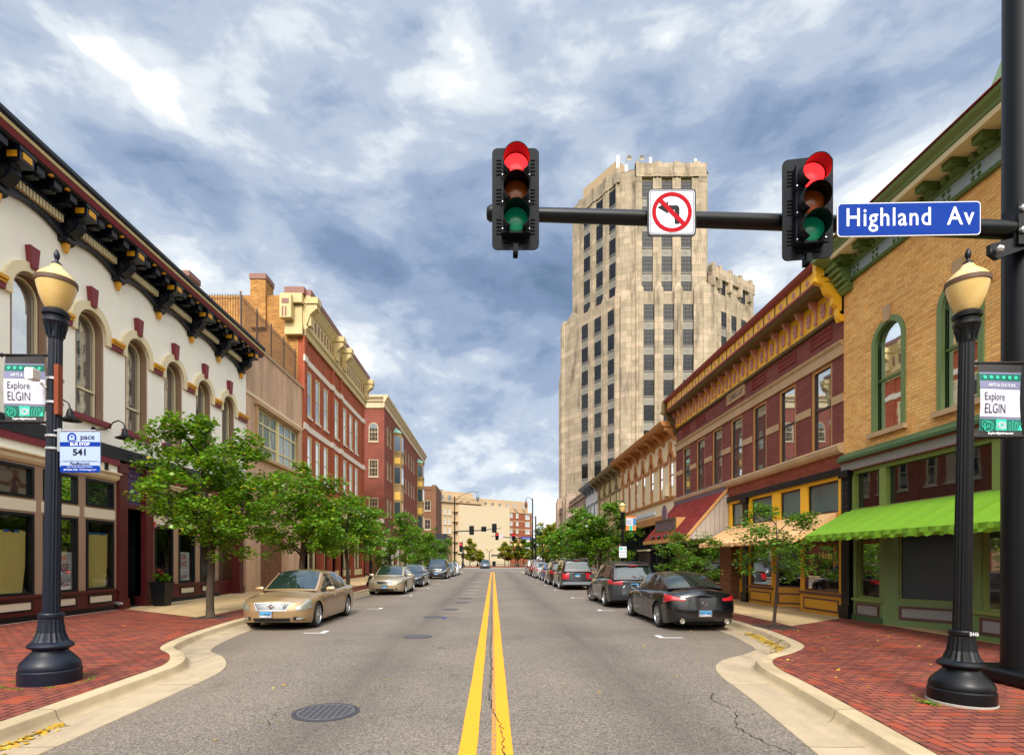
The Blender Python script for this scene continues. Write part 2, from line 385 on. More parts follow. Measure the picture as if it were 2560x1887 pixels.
# ------------------------------------------------------------------ the materials of the street
for n_, c_, r_, k_ in (
    ('black_paint', '#0d0f14', .4, dict(spec=.35)), ('navy_iron', '#050e20', .42, dict(spec=.4, var=.25, vs=9)), ('cream_paint', '#fbf7ea', .7, dict(var=.03, stain=.07)), ('cream_trim', '#e4d6b0', .6, {}),
    ('tan_trim', '#8f745f', .6, {}), ('oxblood', '#6a1f26', .5, {}), ('gold_paint', '#d69a17', .45, {}), ('navy_trim', '#0c1220', .35, dict(var=.2, spec=.45)), ('red_trim', '#7a2430', .5, {}),
    ('shop_tan', '#a1856f', .6, dict(var=.06)), ('shop_red', '#54191b', .45, {}), ('shop_cream', '#ddd3ba', .6, dict(var=.05)),
    ('pink_wall', '#d0ab8c', .85, dict(var=.16, vs=.6, stain=.6, bump=.15, st=(.43, .66))), ('stone', '#c9b79e', .8, dict(stain=.25, bump=.2)), ('sash_cream', '#dccf9f', .55, {}),
    ('white_stone', '#dbcfc0', .8, dict(var=.07, stain=.15)), ('cornice_yellow', '#c9b480', .6, dict(stain=.15)), ('brown_metal', '#84574c', .5, {}), ('rust_iron', '#5a4030', .6, {}),
    ('bay_tan', '#95794a', .6, {}), ('bay_yellow', '#e6b955', .6, {}), ('verdigris', '#8dbfae', .6, {}), ('cornice_tan', '#cbb795', .7, dict(stain=.15)), ('sash_tan', '#b7a98d', .6, {}),
    ('limestone', '#bd9d78', .85, dict(var=.14, stain=.35, bump=.2)), ('yellow_paint', '#fbbc28', .5, dict(var=.08)), ('rose_paint', '#c58a80', .55, {}), ('oxide_red', '#8f362f', .5, {}), ('wood_frame', '#c08c52', .55, dict(stain=.15)),
    ('dark_wood', '#3b2a20', .5, {}), ('shop_yellow', '#cf9420', .5, dict(var=.06)), ('black_iron', '#07090d', .38, dict(spec=.32)), ('terracotta', '#7c2a1f', .8, dict(bump=.6, bs=18)), ('plum_trim', '#5c3838', .5, {}),
    ('moss_green', '#506a32', .5, dict(var=.1)), ('leaf_green', '#6c8450', .5, dict(var=.1)), ('olive_frame', '#7d8b48', .5, {}), ('frieze_blue', '#9fb2ba', .55, dict(stain=.15)), ('dark_green', '#3f5c38', .45, {}), ('grey_band', '#8e8c8a', .55, {}),
    ('lime_cloth', '#6c9a12', .75, dict(var=.07, vs=2)), ('tan_cloth', '#e2b27c', .8, dict(var=.07)), ('slate', '#6a5560', .7, dict(stain=.2)), ('grey_boards', '#a89c92', .8, dict(var=.2, stain=.35)),
    ('cream_plaster', '#ecd6b2', .8, dict(var=.06, stain=.12)), ('orange_trim', '#b97b42', .6, dict(stain=.1)), ('beige_plaster', '#cdb888', .8, dict(stain=.15)), ('olive_trim', '#867654', .6, {}), ('white_plaster', '#dde1e8', .7, {}), ('blue_grey_trim', '#7d8a9c', .6, {}),
    ('spandrel', '#8a857c', .7, dict(stain=.2)), ('steel_sash', '#121417', .4, {}), ('roof_felt', '#4a4744', .9, {}), ('plaster_tan', '#b99f7d', .8, dict(stain=.12)), ('blank_panel', '#c8b598', .85, dict(var=.05, stain=.08)),
    ('galvanised', '#a7adb3', .4, dict(metal=.6)), ('zinc_grey', '#7e868e', .45, dict(metal=.4)), ('concrete_grey', '#9c968c', .85, dict(bump=.2)), ('white_sign', '#cdd2de', .55, dict(var=.03, spec=.15)), ('sign_blue', '#043390', .5, dict(var=.05, spec=.1)), ('sign_red', '#a80c1c', .6, dict(spec=.08)), ('lettering_white', '#eef0f2', .5, dict(var=.02)),
    ('lettering_black', '#0c0d10', .6, dict(spec=.2)), ('lettering_red', '#a8141c', .5, {}), ('lettering_gold', '#c99a2c', .4, {}), ('banner_dark', '#2b2a2d', .7, {}), ('banner_green', '#0c5f55', .7, {}), ('banner_teal', '#2cc3a2', .7, {}), ('banner_grey', '#77799a', .7, {}), ('banner_white', '#c3c4d6', .7, dict(var=.03)),
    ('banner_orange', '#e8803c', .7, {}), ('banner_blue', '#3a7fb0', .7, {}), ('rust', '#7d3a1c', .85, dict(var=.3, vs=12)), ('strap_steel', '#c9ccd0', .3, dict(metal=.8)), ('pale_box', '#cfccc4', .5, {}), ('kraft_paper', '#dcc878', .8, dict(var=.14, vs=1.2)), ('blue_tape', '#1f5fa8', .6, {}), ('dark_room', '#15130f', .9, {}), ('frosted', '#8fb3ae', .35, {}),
    ('rubber', '#141414', .75, dict(var=.25, vs=20)), ('alloy', '#c3c5c8', .25, dict(metal=.9)), ('dark_plastic', '#141518', .5, {}), ('chrome', '#d8dade', .12, dict(metal=1.)), ('plate_blue', '#4f9bd2', .4, dict(var=.2, vs=12)), ('bark', '#46392e', .9, dict(var=.3, vs=9, bump=.7, bs=35)), ('dark_bark', '#40332b', .9, dict(var=.3, vs=9, bump=.6)),
    ('worn_iron', '#67666b', .5, dict(metal=.3, var=.3, vs=20)), ('cast_iron', '#46444a', .55, dict(metal=.3, var=.25, vs=14)), ('mark_white', '#d9d7d2', .7, dict(var=.12, vs=12)), ('signal_body', '#0e131b', .6, dict(spec=.15)), ('louvre_black', '#040506', .9, dict(spec=.05)), ('clock_red', '#a8492a', .5, {}), ('bin_blue', '#1d4f9a', .5, {}), ('siding_black', '#22242a', .7, {}), ('siding_tan', '#b89d7c', .7, {}), ('brass', '#6b5a37', .45, dict(metal=.4)), ('soil', '#3a2a1e', .95, dict(bump=.8)), ('flower_red', '#a81228', .6, {}), ('purple_glass', '#5d4566', .25, dict(var=.3, vs=5)),
    ('bus_sign', '#9db0dc', .4, dict(var=.03)), ('alarm_red', '#c8141e', .4, {})):
    mat(n_, c_, r_, **k_)
brick('brick_tan', '#ffcb7c', '#f7b563', '#d4ac76', patch='#cf8548', stain=.08, ms=.012)
brick('brick_yellow', '#c9924e', '#a87440', '#8a6a48', stain=.45, patch='#dcab62')
brick('brick_red', '#bd5f3e', '#a85034', '#8c5a46', stain=.2)
brick('brick_dark_red', '#97503f', '#854437', '#78544a', stain=.12)
brick('brick_maroon', '#8f514a', '#7f453f', '#6c4843', bw=.3, bh=.06, ms=.006, stain=.12)
brick('brick_rust', '#a14f36', '#8c3f2c', '#7c5040', stain=.15)
brick('brick_brown', '#8f6448', '#7a523c', '#70584a', stain=.2)
brick('brick_orange', '#a05339', '#914830', '#86604c', stain=.08)
brick('brick_dark', '#3a2b28', '#2c2220', '#40363a', stain=.1)
brick('ashlar', '#b1a28c', '#a59680', '#807361', bw=1.5, bh=.85, ms=.018, stain=.85, patch='#cbb59c', pk=.45, cy=0., bump=.25)
brick('ashlar_side', '#a89484', '#9b8878', '#857565', bw=1.5, bh=.85, ms=.016, stain=.75, patch='#ab9480', cx=0., bump=.25)
brick('shingles', '#8c3028', '#74241f', '#541a17', bw=.3, bh=.16, ms=.012, stain=.15, bump=.8)
brick('glass_blocks', '#6d5677', '#54415f', '#2f2838', bw=.2, bh=.2, ms=.02, stain=0)
glassmat('glass', refl=.14, wav=.02); glassmat('glass_sky', (.03, .045, .05), wav=.012, refl=.5); glassmat('glass_teal', (.09, .16, .16), rough=.06)
glassmat('glass_white', (.22, .25, .26), rough=.05); glassmat('glass_dark', (.006, .008, .010), wav=.015); glassmat('car_glass', (.010, .02, .016), wav=.01, refl=.05)
glassmat('glass_pale', (.33, .4, .42), rough=.1); glassmat('glass_tower', (.012, .013, .015), wav=.1, spec=.4)
glassmat('lamp_clear', (.20, .21, .17), rough=.08, wav=1.5, refl=.22); glassmat('lamp_red', (.42, .012, .02), rough=.08, wav=.3); glassmat('lamp_amber', (.55, .16, .02), rough=.1)
clearglass('shop_glass', (.86, .9, .86)); glassmat('glass_matt', (.012, .02, .03), rough=.35, spec=.4, wav=0)
m, t, b = newmat('globe'); g = G(t)
c = g.mix(g.noise(g.pos(), 5, 5), hx('#e8cf94'), hx('#c9a250')); g.link(c, b.inputs['Base Color']); b.inputs['Roughness'].default_value = .3; b.inputs['Subsurface Weight'].default_value = .25
b.inputs['Subsurface Radius'].default_value = (.2, .12, .05); b.inputs['Subsurface Scale'].default_value = .1; b.inputs['Coat Weight'].default_value = .3
mat('lens_red', '#ff1f22', .3, emit=2.6, var=.03); mat('lens_green', '#0a7a58', .3, emit=.10, var=.25, vs=20); mat('lens_amber', '#8a4416', .3, emit=.02, var=.25, vs=20); mat('lens_orange', '#ff7a1e', .3, emit=3.)
mat('bulb_warm', '#ffe6b0', .3, emit=1.5)

# ground
def asphalt(name, base, tracks=True):
    m, t, b = newmat(name); g = G(t); p = g.pos(); s = g.n('ShaderNodeSeparateXYZ', {0: p}).outputs
    vo = g.n('ShaderNodeTexVoronoi', {'Vector': p, 'Scale': 75.0}).outputs['Color']
    sp = g.n('ShaderNodeSeparateColor', {0: vo}).outputs[0]
    c = g.ramp(sp, (.0, tuple(x * .40 for x in base)), (.45, tuple(x * .95 for x in base)), (.8, tuple(x * 1.25 for x in base)), (1., tuple(x * 1.8 for x in base)))
    far = g.n('ShaderNodeMapRange', {0: s[1], 1: 10., 2: 32., 3: 0., 4: 1.}).outputs[0]
    c = g.mix(far, c, base)
    c = g.mix(.8, c, g.ramp(g.noise(p, .35, 6, .6), (.3, (.72, .72, .74)), (.7, (1.12, 1.1, 1.06))), 'MULTIPLY')
    c = g.mix(g.ramp(g.noise(p, 1.1, 5, .7), (.58, (0, 0, 0)), (.72, (.5, .5, .5))), c, tuple(x * .45 for x in base))
    if tracks:                                # worn, polished wheel paths and the oily middle of each lane
        ax = g.m('ABSOLUTE', g.m('SUBTRACT', g.m('ABSOLUTE', s[0]), 1.95))
        oil = g.n('ShaderNodeMapRange', {0: ax, 1: .05, 2: .85, 3: .95, 4: 0.}).outputs[0]
        st = g.n('ShaderNodeMapping', {'Vector': p, 'Scale': (1, .06, 1)}).outputs[0]
        c = g.mix(g.m('MULTIPLY', oil, g.m('SUBTRACT', g.noise(st, 2.2, 5), .12)), c, tuple(x * .32 for x in base))
        edge = g.n('ShaderNodeMapRange', {0: g.m('ABSOLUTE', s[0]), 1: 3.6, 2: 5.0, 3: 0., 4: .38}).outputs[0]
        c = g.mix(edge, c, (base[0] * 1.12, base[1] * .98, base[2] * .8))
    # cracks
    mp = g.n('ShaderNodeVectorMath', {0: p, 1: g.n('ShaderNodeVectorMath', {0: g.n('ShaderNodeTexNoise', {'Vector': p, 'Scale': 2.2, 'Detail': 4.}).outputs['Color'], 1: (.9, .9, 0)}, operation='MULTIPLY').outputs[0]}, operation='ADD').outputs[0]
    cv = g.n('ShaderNodeTexVoronoi', {'Vector': mp, 'Scale': .27}, feature='DISTANCE_TO_EDGE').outputs['Distance']
    ck = g.m('MULTIPLY', g.m('LESS_THAN', cv, .0018), g.m('GREATER_THAN', g.noise(p, .6, 2), .62))
    c = g.mix(ck, c, (.02, .02, .02))
    g.link(c, b.inputs['Base Color']); b.inputs['Roughness'].default_value = .82; b.inputs['Specular IOR Level'].default_value = .3
    g.bump(sp, .006, .5, b)
asphalt('asphalt', (.193, .164, .136)); asphalt('asphalt_far', (.215, .195, .176), False)
def paver(name, rot, bias=0.):
    m, t, b = newmat(name); g = G(t); p = g.pos()
    v = g.n('ShaderNodeMapping', {'Vector': p, 'Rotation': (0, 0, R(rot))}).outputs[0]
    bt = g.n('ShaderNodeTexBrick', {'Vector': v, 'Color1': (*hx('#93523f'), 1), 'Color2': (*hx('#763f36'), 1), 'Mortar': (*hx('#2a1b19'), 1), 'Scale': 1., 'Mortar Size': .010, 'Mortar Smooth': .1, 'Bias': bias, 'Brick Width': .24, 'Row Height': .12})
    cell = g.n('ShaderNodeTexWhiteNoise', {'Vector': g.n('ShaderNodeVectorMath', {0: v, 1: (.2399, .12, 9)}, operation='SNAP').outputs[0]}).outputs['Value']
    c = g.mix(g.m('MULTIPLY', g.m('GREATER_THAN', cell, .84), .7), bt.outputs['Color'], hx('#a1492f'))
    c = g.mix(.7, c, g.ramp(g.noise(p, .8, 6, .65), (.3, (.6, .56, .56)), (.7, (1.12, 1.05, 1.05))), 'MULTIPLY')
    c = g.mix(g.m('MULTIPLY', g.m('MULTIPLY', bt.outputs['Fac'], g.m('GREATER_THAN', g.noise(p, .9, 3), .62)), .8), c, (.03, .05, .012))
    g.link(c, b.inputs['Base Color']); b.inputs['Roughness'].default_value = .8; b.inputs['Specular IOR Level'].default_value = .25
    g.bump(g.m('ADD', g.m('MULTIPLY', bt.outputs['Fac'], -1), g.m('MULTIPLY', g.noise(p, 60, 3), .3)), .01, .6, b)
paver('paver', 0); paver('paver_border', 90)
def concrete(name, col, joint=1.5):
    m, t, b = newmat(name); g = G(t); p = g.pos()
    f = g.noise(p, 2.2, 7, .65)
    c = g.mix(f, tuple(x * .72 for x in col), tuple(x * 1.18 for x in col))
    bt = g.n('ShaderNodeTexBrick', {'Vector': p, 'Color1': (1, 1, 1, 1), 'Color2': (.9, .9, .9, 1), 'Mortar': (.35, .33, .3, 1), 'Scale': 1., 'Mortar Size': .009, 'Brick Width': joint, 'Row Height': joint}, offset=0.)
    if joint: c = g.mix(1., c, bt.outputs['Color'], 'MULTIPLY')
    c = g.mix(g.ramp(g.noise(g.n('ShaderNodeMapping', {'Vector': p, 'Scale': (1.6, .45, 1)}).outputs[0], 1.4, 7, .7), (.48, (0, 0, 0)), (.72, (.6, .6, .6))), c, tuple(x * .45 for x in col))
    g.link(c, b.inputs['Base Color']); b.inputs['Roughness'].default_value = .85; b.inputs['Specular IOR Level'].default_value = .25
    g.bump(g.noise(p, 45, 5), .006, .5, b)
concrete('sidewalk', hx('#c8ab7e')); concrete('kerb_stone', hx('#c0ac8a'), 3.0); concrete('gutter', hx('#b3a186'), 2.6)
mat('grass_ground', '#4a5a2c', .95, var=.3, bump=.4)
m, t, b = newmat('line_yellow'); g = G(t); p = g.pos()
mp = g.n('ShaderNodeMapping', {'Vector': p, 'Scale': (1, .12, 1)}).outputs[0]
c = g.mix(g.noise(mp, 9, 5, .6), hx('#eca000'), hx('#e2981a'))
c = g.mix(g.ramp(g.noise(p, 38, 4, .7), (.57, (0, 0, 0)), (.66, (.8, .8, .8))), c, (.22, .15, .06))
g.link(c, b.inputs['Base Color']); b.inputs['Roughness'].default_value = .75
m, t, b = newmat('line_old'); g = G(t); p = g.pos()
c = g.mix(g.ramp(g.noise(p, 22, 5, .7), (.45, (0, 0, 0)), (.6, (1, 1, 1))), hx('#d98d1c'), (.2, .15, .1)); g.link(c, b.inputs['Base Color'])
leafmat('leaf_bright', (0, (.04, .14, .006)), (.45, (.11, .28, .01)), (.85, (.20, .40, .012)), (1, (.38, .32, .02)), tr=.42)
leafmat('leaf_mid', (0, (.035, .13, .008)), (.5, (.09, .25, .01)), (.9, (.17, .34, .012)), (1, (.30, .31, .02)), tr=.42)
leafmat('leaf_yellow', (0, (.12, .20, .012)), (.45, (.28, .34, .02)), (.85, (.46, .38, .02)), (1, (.5, .22, .02)), tr=.4)
leafmat('leaf_locust', (0, (.03, .11, .01)), (.5, (.08, .21, .012)), (.9, (.16, .32, .015)), (1, (.26, .34, .03)), tr=.42)
leafmat('leaf_dark', (0, (.012, .045, .012)), (.6, (.03, .09, .018)), (1, (.06, .14, .02)))
leafmat('leaf_fallen', (0, (.35, .17, .01)), (.6, (.6, .36, .02)), (1, (.5, .4, .1)), tr=.1)
leafmat('leaf_red', (0, (.2, .01, .015)), (1, (.45, .02, .04)))
# ------------------------------------------------------------------ ground, road, kerbs, pavements
def spline(pts, n=8):
    pts = [Vector((*p, 0)) for p in pts]; out = []
    for i in range(len(pts) - 1):
        p0, p1, p2, p3 = pts[max(i - 1, 0)], pts[i], pts[i + 1], pts[min(i + 2, len(pts) - 1)]
        for k in range(n):
            t_ = k / n
            out.append(.5 * (2 * p1 + (p2 - p0) * t_ + (2 * p0 - 5 * p1 + 4 * p2 - p3) * t_ ** 2 + (3 * p1 - p0 - 3 * p2 + p3) * t_ ** 3))
    return out + [pts[-1]]
def sheet(name, pts, z, m):
    mb = MB(); mb.add([(a, b, z) for a, b in pts], [tuple(range(len(pts)))]); return struct(name, mb, m)
sheet('ground', [(-3000, -600), (3000, -600), (3000, 5000), (-3000, 5000)], -.06, 'grass_ground')
mb = MB(); mb.add([(-16, -60, 0), (14, -60, 0), (14, 84, 0), (-16, 84, 0)], [(0, 1, 2, 3)]); struct('road', mb, 'asphalt')
sheet('cross_street', [(-200, 84), (200, 84), (200, 112), (-200, 112)], .004, 'asphalt_far')
KL = spline([(-4.6, -3), (-4.7, 2), (-4.8, 5), (-4.9, 7.6), (-5.0, 8.7), (-5.45, 9.6), (-6.1, 10.4), (-6.45, 11.6), (-6.7, 13.2), (-6.9, 16), (-6.9, 24)], 8) + [Vector((-6.9, y, 0)) for y in (30, 40, 50, 60, 66)] + \
    spline([(-6.8, 67), (-6.2, 69), (-5.2, 71), (-4.9, 73), (-4.9, 78), (-5.6, 81), (-7.5, 83), (-10, 83.9), (-14, 84)], 5)
KR = spline([(2.4, -3), (3.1, 2), (3.55, 4.6), (3.95, 7), (4.15, 8.4), (4.5, 9.2), (5.2, 9.85), (5.8, 10.6), (6.1, 11.8), (6.3, 13.2), (6.4, 16), (6.4, 24)], 8) + [Vector((6.4, y, 0)) for y in (30, 40, 50, 60, 66)] + \
    spline([(6.3, 67), (5.8, 69), (4.9, 71), (4.6, 73), (4.6, 78), (5.4, 81), (7.2, 83), (9.5, 83.9), (14, 84)], 5)
def norms(k, side):
    out = []
    for i in range(len(k)):
        d = (k[min(i + 1, len(k) - 1)] - k[max(i - 1, 0)]).normalized(); out.append(Vector((d.y, -d.x, 0)) * side)
    return out
def kerb(k, side):                             # side +1: the road lies towards +x of the line
    nm = norms(k, side)
    prof = [(-.24, .13), (-.2, .152), (-.03, .150), (.0, .14), (.012, .12), (.03, .06), (.06, .02), (.10, .006)]
    mb = MB(); n = len(prof)
    for p, q in zip(k, nm): mb.v += [(p.x + q.x * a, p.y + q.y * a, z) for a, z in prof]
    mb.f = [(i * n + j, i * n + j + 1, (i + 1) * n + j + 1, (i + 1) * n + j) for i in range(len(k) - 1) for j in range(n - 1)]; mb.mi = [0] * len(mb.f)
    struct('kerb', mb, 'kerb_stone', True)
    mb = MB(); pr = [(.095, .010), (.3, .007), (.62, .012), (.63, -.01)]; n = len(pr)
    for p, q in zip(k, nm): mb.v += [(p.x + q.x * a, p.y + q.y * a, z) for a, z in pr]
    mb.f = [(i * n + j, i * n + j + 1, (i + 1) * n + j + 1, (i + 1) * n + j) for i in range(len(k) - 1) for j in range(n - 1)]; mb.mi = [0] * len(mb.f)
    struct('gutter', mb, 'gutter', True)
    return nm
nL = kerb(KL, 1); nR = kerb(KR, -1)
def strip(name, k, nm, off0, far, m, z, y0, y1, off1=None):   # a sheet from a line off0 behind the kerb to x=far (or to off1 behind it)
    mb = MB(); row = [(p - q * off0, p - q * off1 if off1 else None) for p, q in zip(k, nm)]
    row = [(a, b) for a, b in row if y0 <= a.y <= y1 + .01]
    for a, b in row: mb.v += [(a.x, a.y, z), (b.x, b.y, z) if b else (far, a.y, z)]
    mb.f = [(2 * i, 2 * i + 1, 2 * i + 3, 2 * i + 2) for i in range(len(row) - 1)]; mb.mi = [0] * len(mb.f)
    struct(name, mb, m)
strip('pavement', KL, nL, .22, -13.0, 'sidewalk', .140, -3, 84); strip('pavement', KR, nR, .22, 11.5, 'sidewalk', .140, -3, 84)
strip('brick_pavement_border', KL, nL, .23, 0, 'paver_border', .148, -3, 82, .62); strip('brick_pavement_border', KR, nR, .23, 0, 'paver_border', .148, -3, 82, .62)
def corner(name, k, nm, xf, yk, yf, m, z):     # brick corner area, cut off by a line from the kerb at yk to the shop front at yf
    mb = MB(); row = [p - q * .61 for p, q in zip(k, nm)]; row = [p for p in row if -3 <= p.y <= yk]
    loop = [(p.x, p.y) for p in row] + [(xf, yf), (xf, -3)]
    tri = tessellate_polygon([[Vector((a, b, 0)) for a, b in loop]]); mb.add([(a, b, z) for a, b in loop], [tuple(t_) for t_ in tri]); struct(name, mb, m)
corner('brick_pavement', KL, nL, -12.45, 15.2, 18.3, 'paver', .1475, ); corner('brick_pavement', KR, nR, 9.9, 13.3, 15.4, 'paver', .1475)
# brick bands by the kerb beyond the corners
strip('brick_pavement', KL, nL, .6, 0, 'paver', .1465, 14.5, 82, 1.5); strip('brick_pavement', KR, nR, .6, 0, 'paver', .1465, 13.2, 82, 1.1)
# the plaza across the far street and the river wall
sheet('plaza', [(-60, 112), (60, 112), (60, 139.6), (-60, 139.6)], .13, 'paver')
mb = MB(); mb.box(-60, 60, 111.85, 112.1, 0, .15); struct('plaza_kerb', mb, 'kerb_stone')
sheet('river', [(-400, 139.6), (400, 139.6), (400, 190), (-400, 190)], -.03, 'glass_sky')
# road markings
mb = MB()
for x0, x1 in ((-.319, -.151), (.03, .185)):
    ys = [2 + .6 * i for i in range(131)]
    for y in ys: mb.v += [(x0 + rnd.uniform(-.004, .004), y, .006), (x1 + rnd.uniform(-.004, .004), y, .006)]
    b_ = len(mb.v) - 2 * len(ys); mb.f += [(b_ + 2 * i, b_ + 2 * i + 1, b_ + 2 * i + 3, b_ + 2 * i + 2) for i in range(len(ys) - 1)]
mb.mi = [0] * len(mb.f); struct('road_line', mb, 'line_yellow')
sheet('road_line', [(-.013, 2), (.034, 2), (.034, 80), (-.013, 80)], .004, 'line_old')
def crack(name, pts, r):                       # thin tarry crack lying on the road
    mb = MB(); row = []
    for i in range(len(pts) - 1):
        a, b = Vector((*pts[i], 0)), Vector((*pts[i + 1], 0)); n = max(2, int((b - a).length / .07))
        row += [a.lerp(b, k / n) + Vector((rnd.gauss(0, .014), rnd.gauss(0, .014), 0)) for k in range(n)]
    for i, p in enumerate(row):
        d = (row[min(i + 1, len(row) - 1)] - row[max(i - 1, 0)]).normalized(); q = Vector((d.y, -d.x, 0)) * r * rnd.uniform(.3, 1.3)
        mb.v += [(p.x - q.x, p.y - q.y, .0085), (p.x + q.x, p.y + q.y, .0085)]
    mb.f = [(2 * i, 2 * i + 1, 2 * i + 3, 2 * i + 2) for i in range(len(row) - 1)]; mb.mi = [0] * len(mb.f); struct(name, mb, 'black_iron')
crack('centre_crack', [(.10, 4), (.09, 5.2), (.10, 5.8), (.02, 6.3), (-.05, 7), (-.02, 9), (-.06, 11), (-.02, 14), (-.05, 18), (-.03, 24)], .007)
crack('road_crack', [(2.75, 5.0), (2.6, 5.8), (2.9, 6.5), (2.8, 7.0), (3.0, 7.4)], .005)
crack('road_crack', [(-1.2, 20), (-2.6, 20.1), (-3.4, 19.9)], .006); crack('road_crack', [(.5, 20.4), (2.2, 20.3), (3.6, 20.5)], .006)
mb = MB()
for y, x in ((13.3, -4.25), (19.8, -4.2), (26.9, -4.15), (34, -4.15), (40.2, -4.1), (47, -4.05), (53.5, -4.0)):
    mb.add([(x - .38, y - .05, .006), (x + .1, y - .05, .006), (x + .1, y + .05, .006), (x - .38, y + .05, .006)], [(0, 1, 2, 3)])
    mb.add([(x + .0, y - .05, .0062), (x + .13, y - .05, .0062), (x + .13, y + .42, .0062), (x + .0, y + .42, .0062)], [(0, 1, 2, 3)])
for y, x in ((12.5, 3.95), (19.1, 3.85), (25.4, 3.8), (31.6, 3.7), (37.7, 3.7), (44, 3.7), (50.5, 3.7), (57, 3.7)):
    mb.add([(x - .1, y - .05, .006), (x + .42, y - .05, .006), (x + .42, y + .05, .006), (x - .1, y + .05, .006)], [(0, 1, 2, 3)])
    mb.add([(x - .13, y - .05, .0062), (x + .0, y - .05, .0062), (x + .0, y + .42, .0062), (x - .13, y + .42, .0062)], [(0, 1, 2, 3)])
for y in (29, 32, 36.5, 43): mb.add([(-1.6, y, .006), (-.9, y, .006), (-.9, y + .12, .006), (-1.6, y + .12, .006)], [(0, 1, 2, 3)])
struct('road_marking', mb, 'mark_white')
sheet('road_line', [(.4, 80.6), (5.4, 80.6), (5.4, 81.2), (.4, 81.2)], .006, 'mark_white')
# manhole covers
def manhole(x, y, r, label):
    t_ = thing('manhole_cover', label, 'manhole cover', (x, y, 0), 'manhole covers in the oncoming lane')
    MB().lathe([(r, .0), (r, .009), (r * .9, .012), (r * .88, .008), (.001, .008)], (x, y, 0), 32).build('ring', 'cast_iron', t_)
    mb = MB()
    for i in range(-4, 5):
        for j in range(-4, 5):
            if (i * i + j * j) ** .5 < 4.3: mb.box(x + i * r * .19 - r * .055, x + i * r * .19 + r * .055, y + j * r * .19 - r * .04, y + j * r * .19 + r * .04, .007, .0135)
    mb.lathe([(r * .86, .006), (r * .86, .014), (r * .8, .014), (r * .8, .006)], (x, y, 0), 32)
    mb.build('raised_pattern', 'worn_iron', t_)
for a in ((-1.97, 6.41, .385, 'largest manhole cover, dark iron with raised grid, alone before the parked cars'), (-1.76, 12.7, .33, 'round iron manhole cover second from the bottom of the street'), (-1.87, 17.0, .32, 'iron manhole cover beside a small blue paint mark'),
          (-1.54, 19.6, .32, 'third small manhole cover level with the rear of the gold saloon'), (-1.28, 22.8, .32, 'worn manhole cover nearer of the close pair up the street'), (-1.3, 25.2, .32, 'worn manhole cover farther of the close pair up the street')): manhole(*a)
sheet('road_marking', [(-1.55, 16.5), (-1.45, 16.5), (-1.42, 16.9), (-1.52, 16.9)], .005, 'sign_blue')
# ------------------------------------------------------------------ LEFT STREET FRONT
LX = -12.5
def ptop(root, F, u0, u1, depth, ztop, side='brick_brown', roof='roof_felt', wf=-.36, zb=.1):
    MB(F).box(u0 + .003, u1 - .003, -depth, wf, zb, ztop - .3).build('side_wall', side, root)
    MB(F).box(u0 + .3, u1 - .3, -depth + .3, wf - .2, ztop - .295, ztop - .2).build('roof', roof, root)

# --- 1. the cream two-storey corner building with its black bracketed cornice
B = thing('cream_building', 'cream two-storey corner building with black and gold bracketed cornice and dark red shopfront', 'building', (LX, 18, .14))
U0, U1 = 9.0, 27.5
wins = [(9.67 + 2.2 * k, 10.87 + 2.2 * k) for k in range(8)]
shop = [(9.0, 10.7), (11.0, 12.6), (12.95, 14.79), (15.1, 16.35), (16.69, 17.9)]
shop2 = [(20.07, 21.22), (21.6, 22.77), (23.2, 24.3)]
hol = [arch(a, b, 6.2, 8.9) for a, b in wins]
MB(FL).plate(rect(U0, U1, 5.5, 11.3), hol, -.36, 0).build('wall', 'cream_paint', B)
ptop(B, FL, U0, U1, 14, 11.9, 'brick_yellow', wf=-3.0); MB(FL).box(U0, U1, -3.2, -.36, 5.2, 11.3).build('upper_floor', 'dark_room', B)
proto = None
for i, (a, b) in enumerate(wins):
    if proto is None:
        o = window(B, FL, a, b, 6.2, 8.9, .6, .3, .05, 'tan_trim', 'glass_sky', (1, 1))
        mb = MB(FL); mb.plate(rect(a + .1, b - .1, 6.24, 7.12), [rect(a + .15, b - .15, 6.29, 7.07)], -.28, -.22); mb.plate(arch(a + .1, b - .1, 7.06, 8.9, .5), [arch(a + .15, b - .15, 7.12, 8.9, .45)], -.27, -.21)
        mb.build('sash', 'cream_trim', o)
        MB(FL).plate(ring(a + .08, b - .08, .07, 6.2, 8.9, .52), (), -.2, -.02).build('jamb', 'tan_trim', o)
        MB(FL).box(a - .16, b + .16, -.1, .13, 6.04, 6.2).build('sill', 'red_trim', o)
        MB(FL).plate(ring(a - .001, b + .001, .26, 8.68, 8.9, .601), (), .001, .09).build('arch_moulding', 'cream_trim', o)
        mb = MB(FL); c_ = (a + b) / 2; mb.plate([(c_ - .09, 9.62), (c_ + .09, 9.62), (c_ + .16, 10.2), (c_ - .16, 10.2)], (), 0, .16); mb.build('keystone', 'red_trim', o)
        proto = (o, a)
    else: rep(proto[0], delta(FL, a - proto[1], 0))
# gold and red ledges between the windows at the spring of the arches
mbg, mbr = MB(FL), MB(FL)
eds = [U0] + [x for a, b in wins for x in (a - .22, b + .22)] + [U1]
for a, b in zip(eds[::2], eds[1::2]):
    if b - a < .1: continue
    mbg.box(a, b, 0, .19, 8.9, 8.99); mbg.box(a, b, 0, .14, 8.82, 8.9); mbr.box(a, b, 0, .1, 8.68, 8.82)
mbg.each('gold_ledge', 'gold_paint', B); mbr.each('red_ledge', 'red_trim', B)
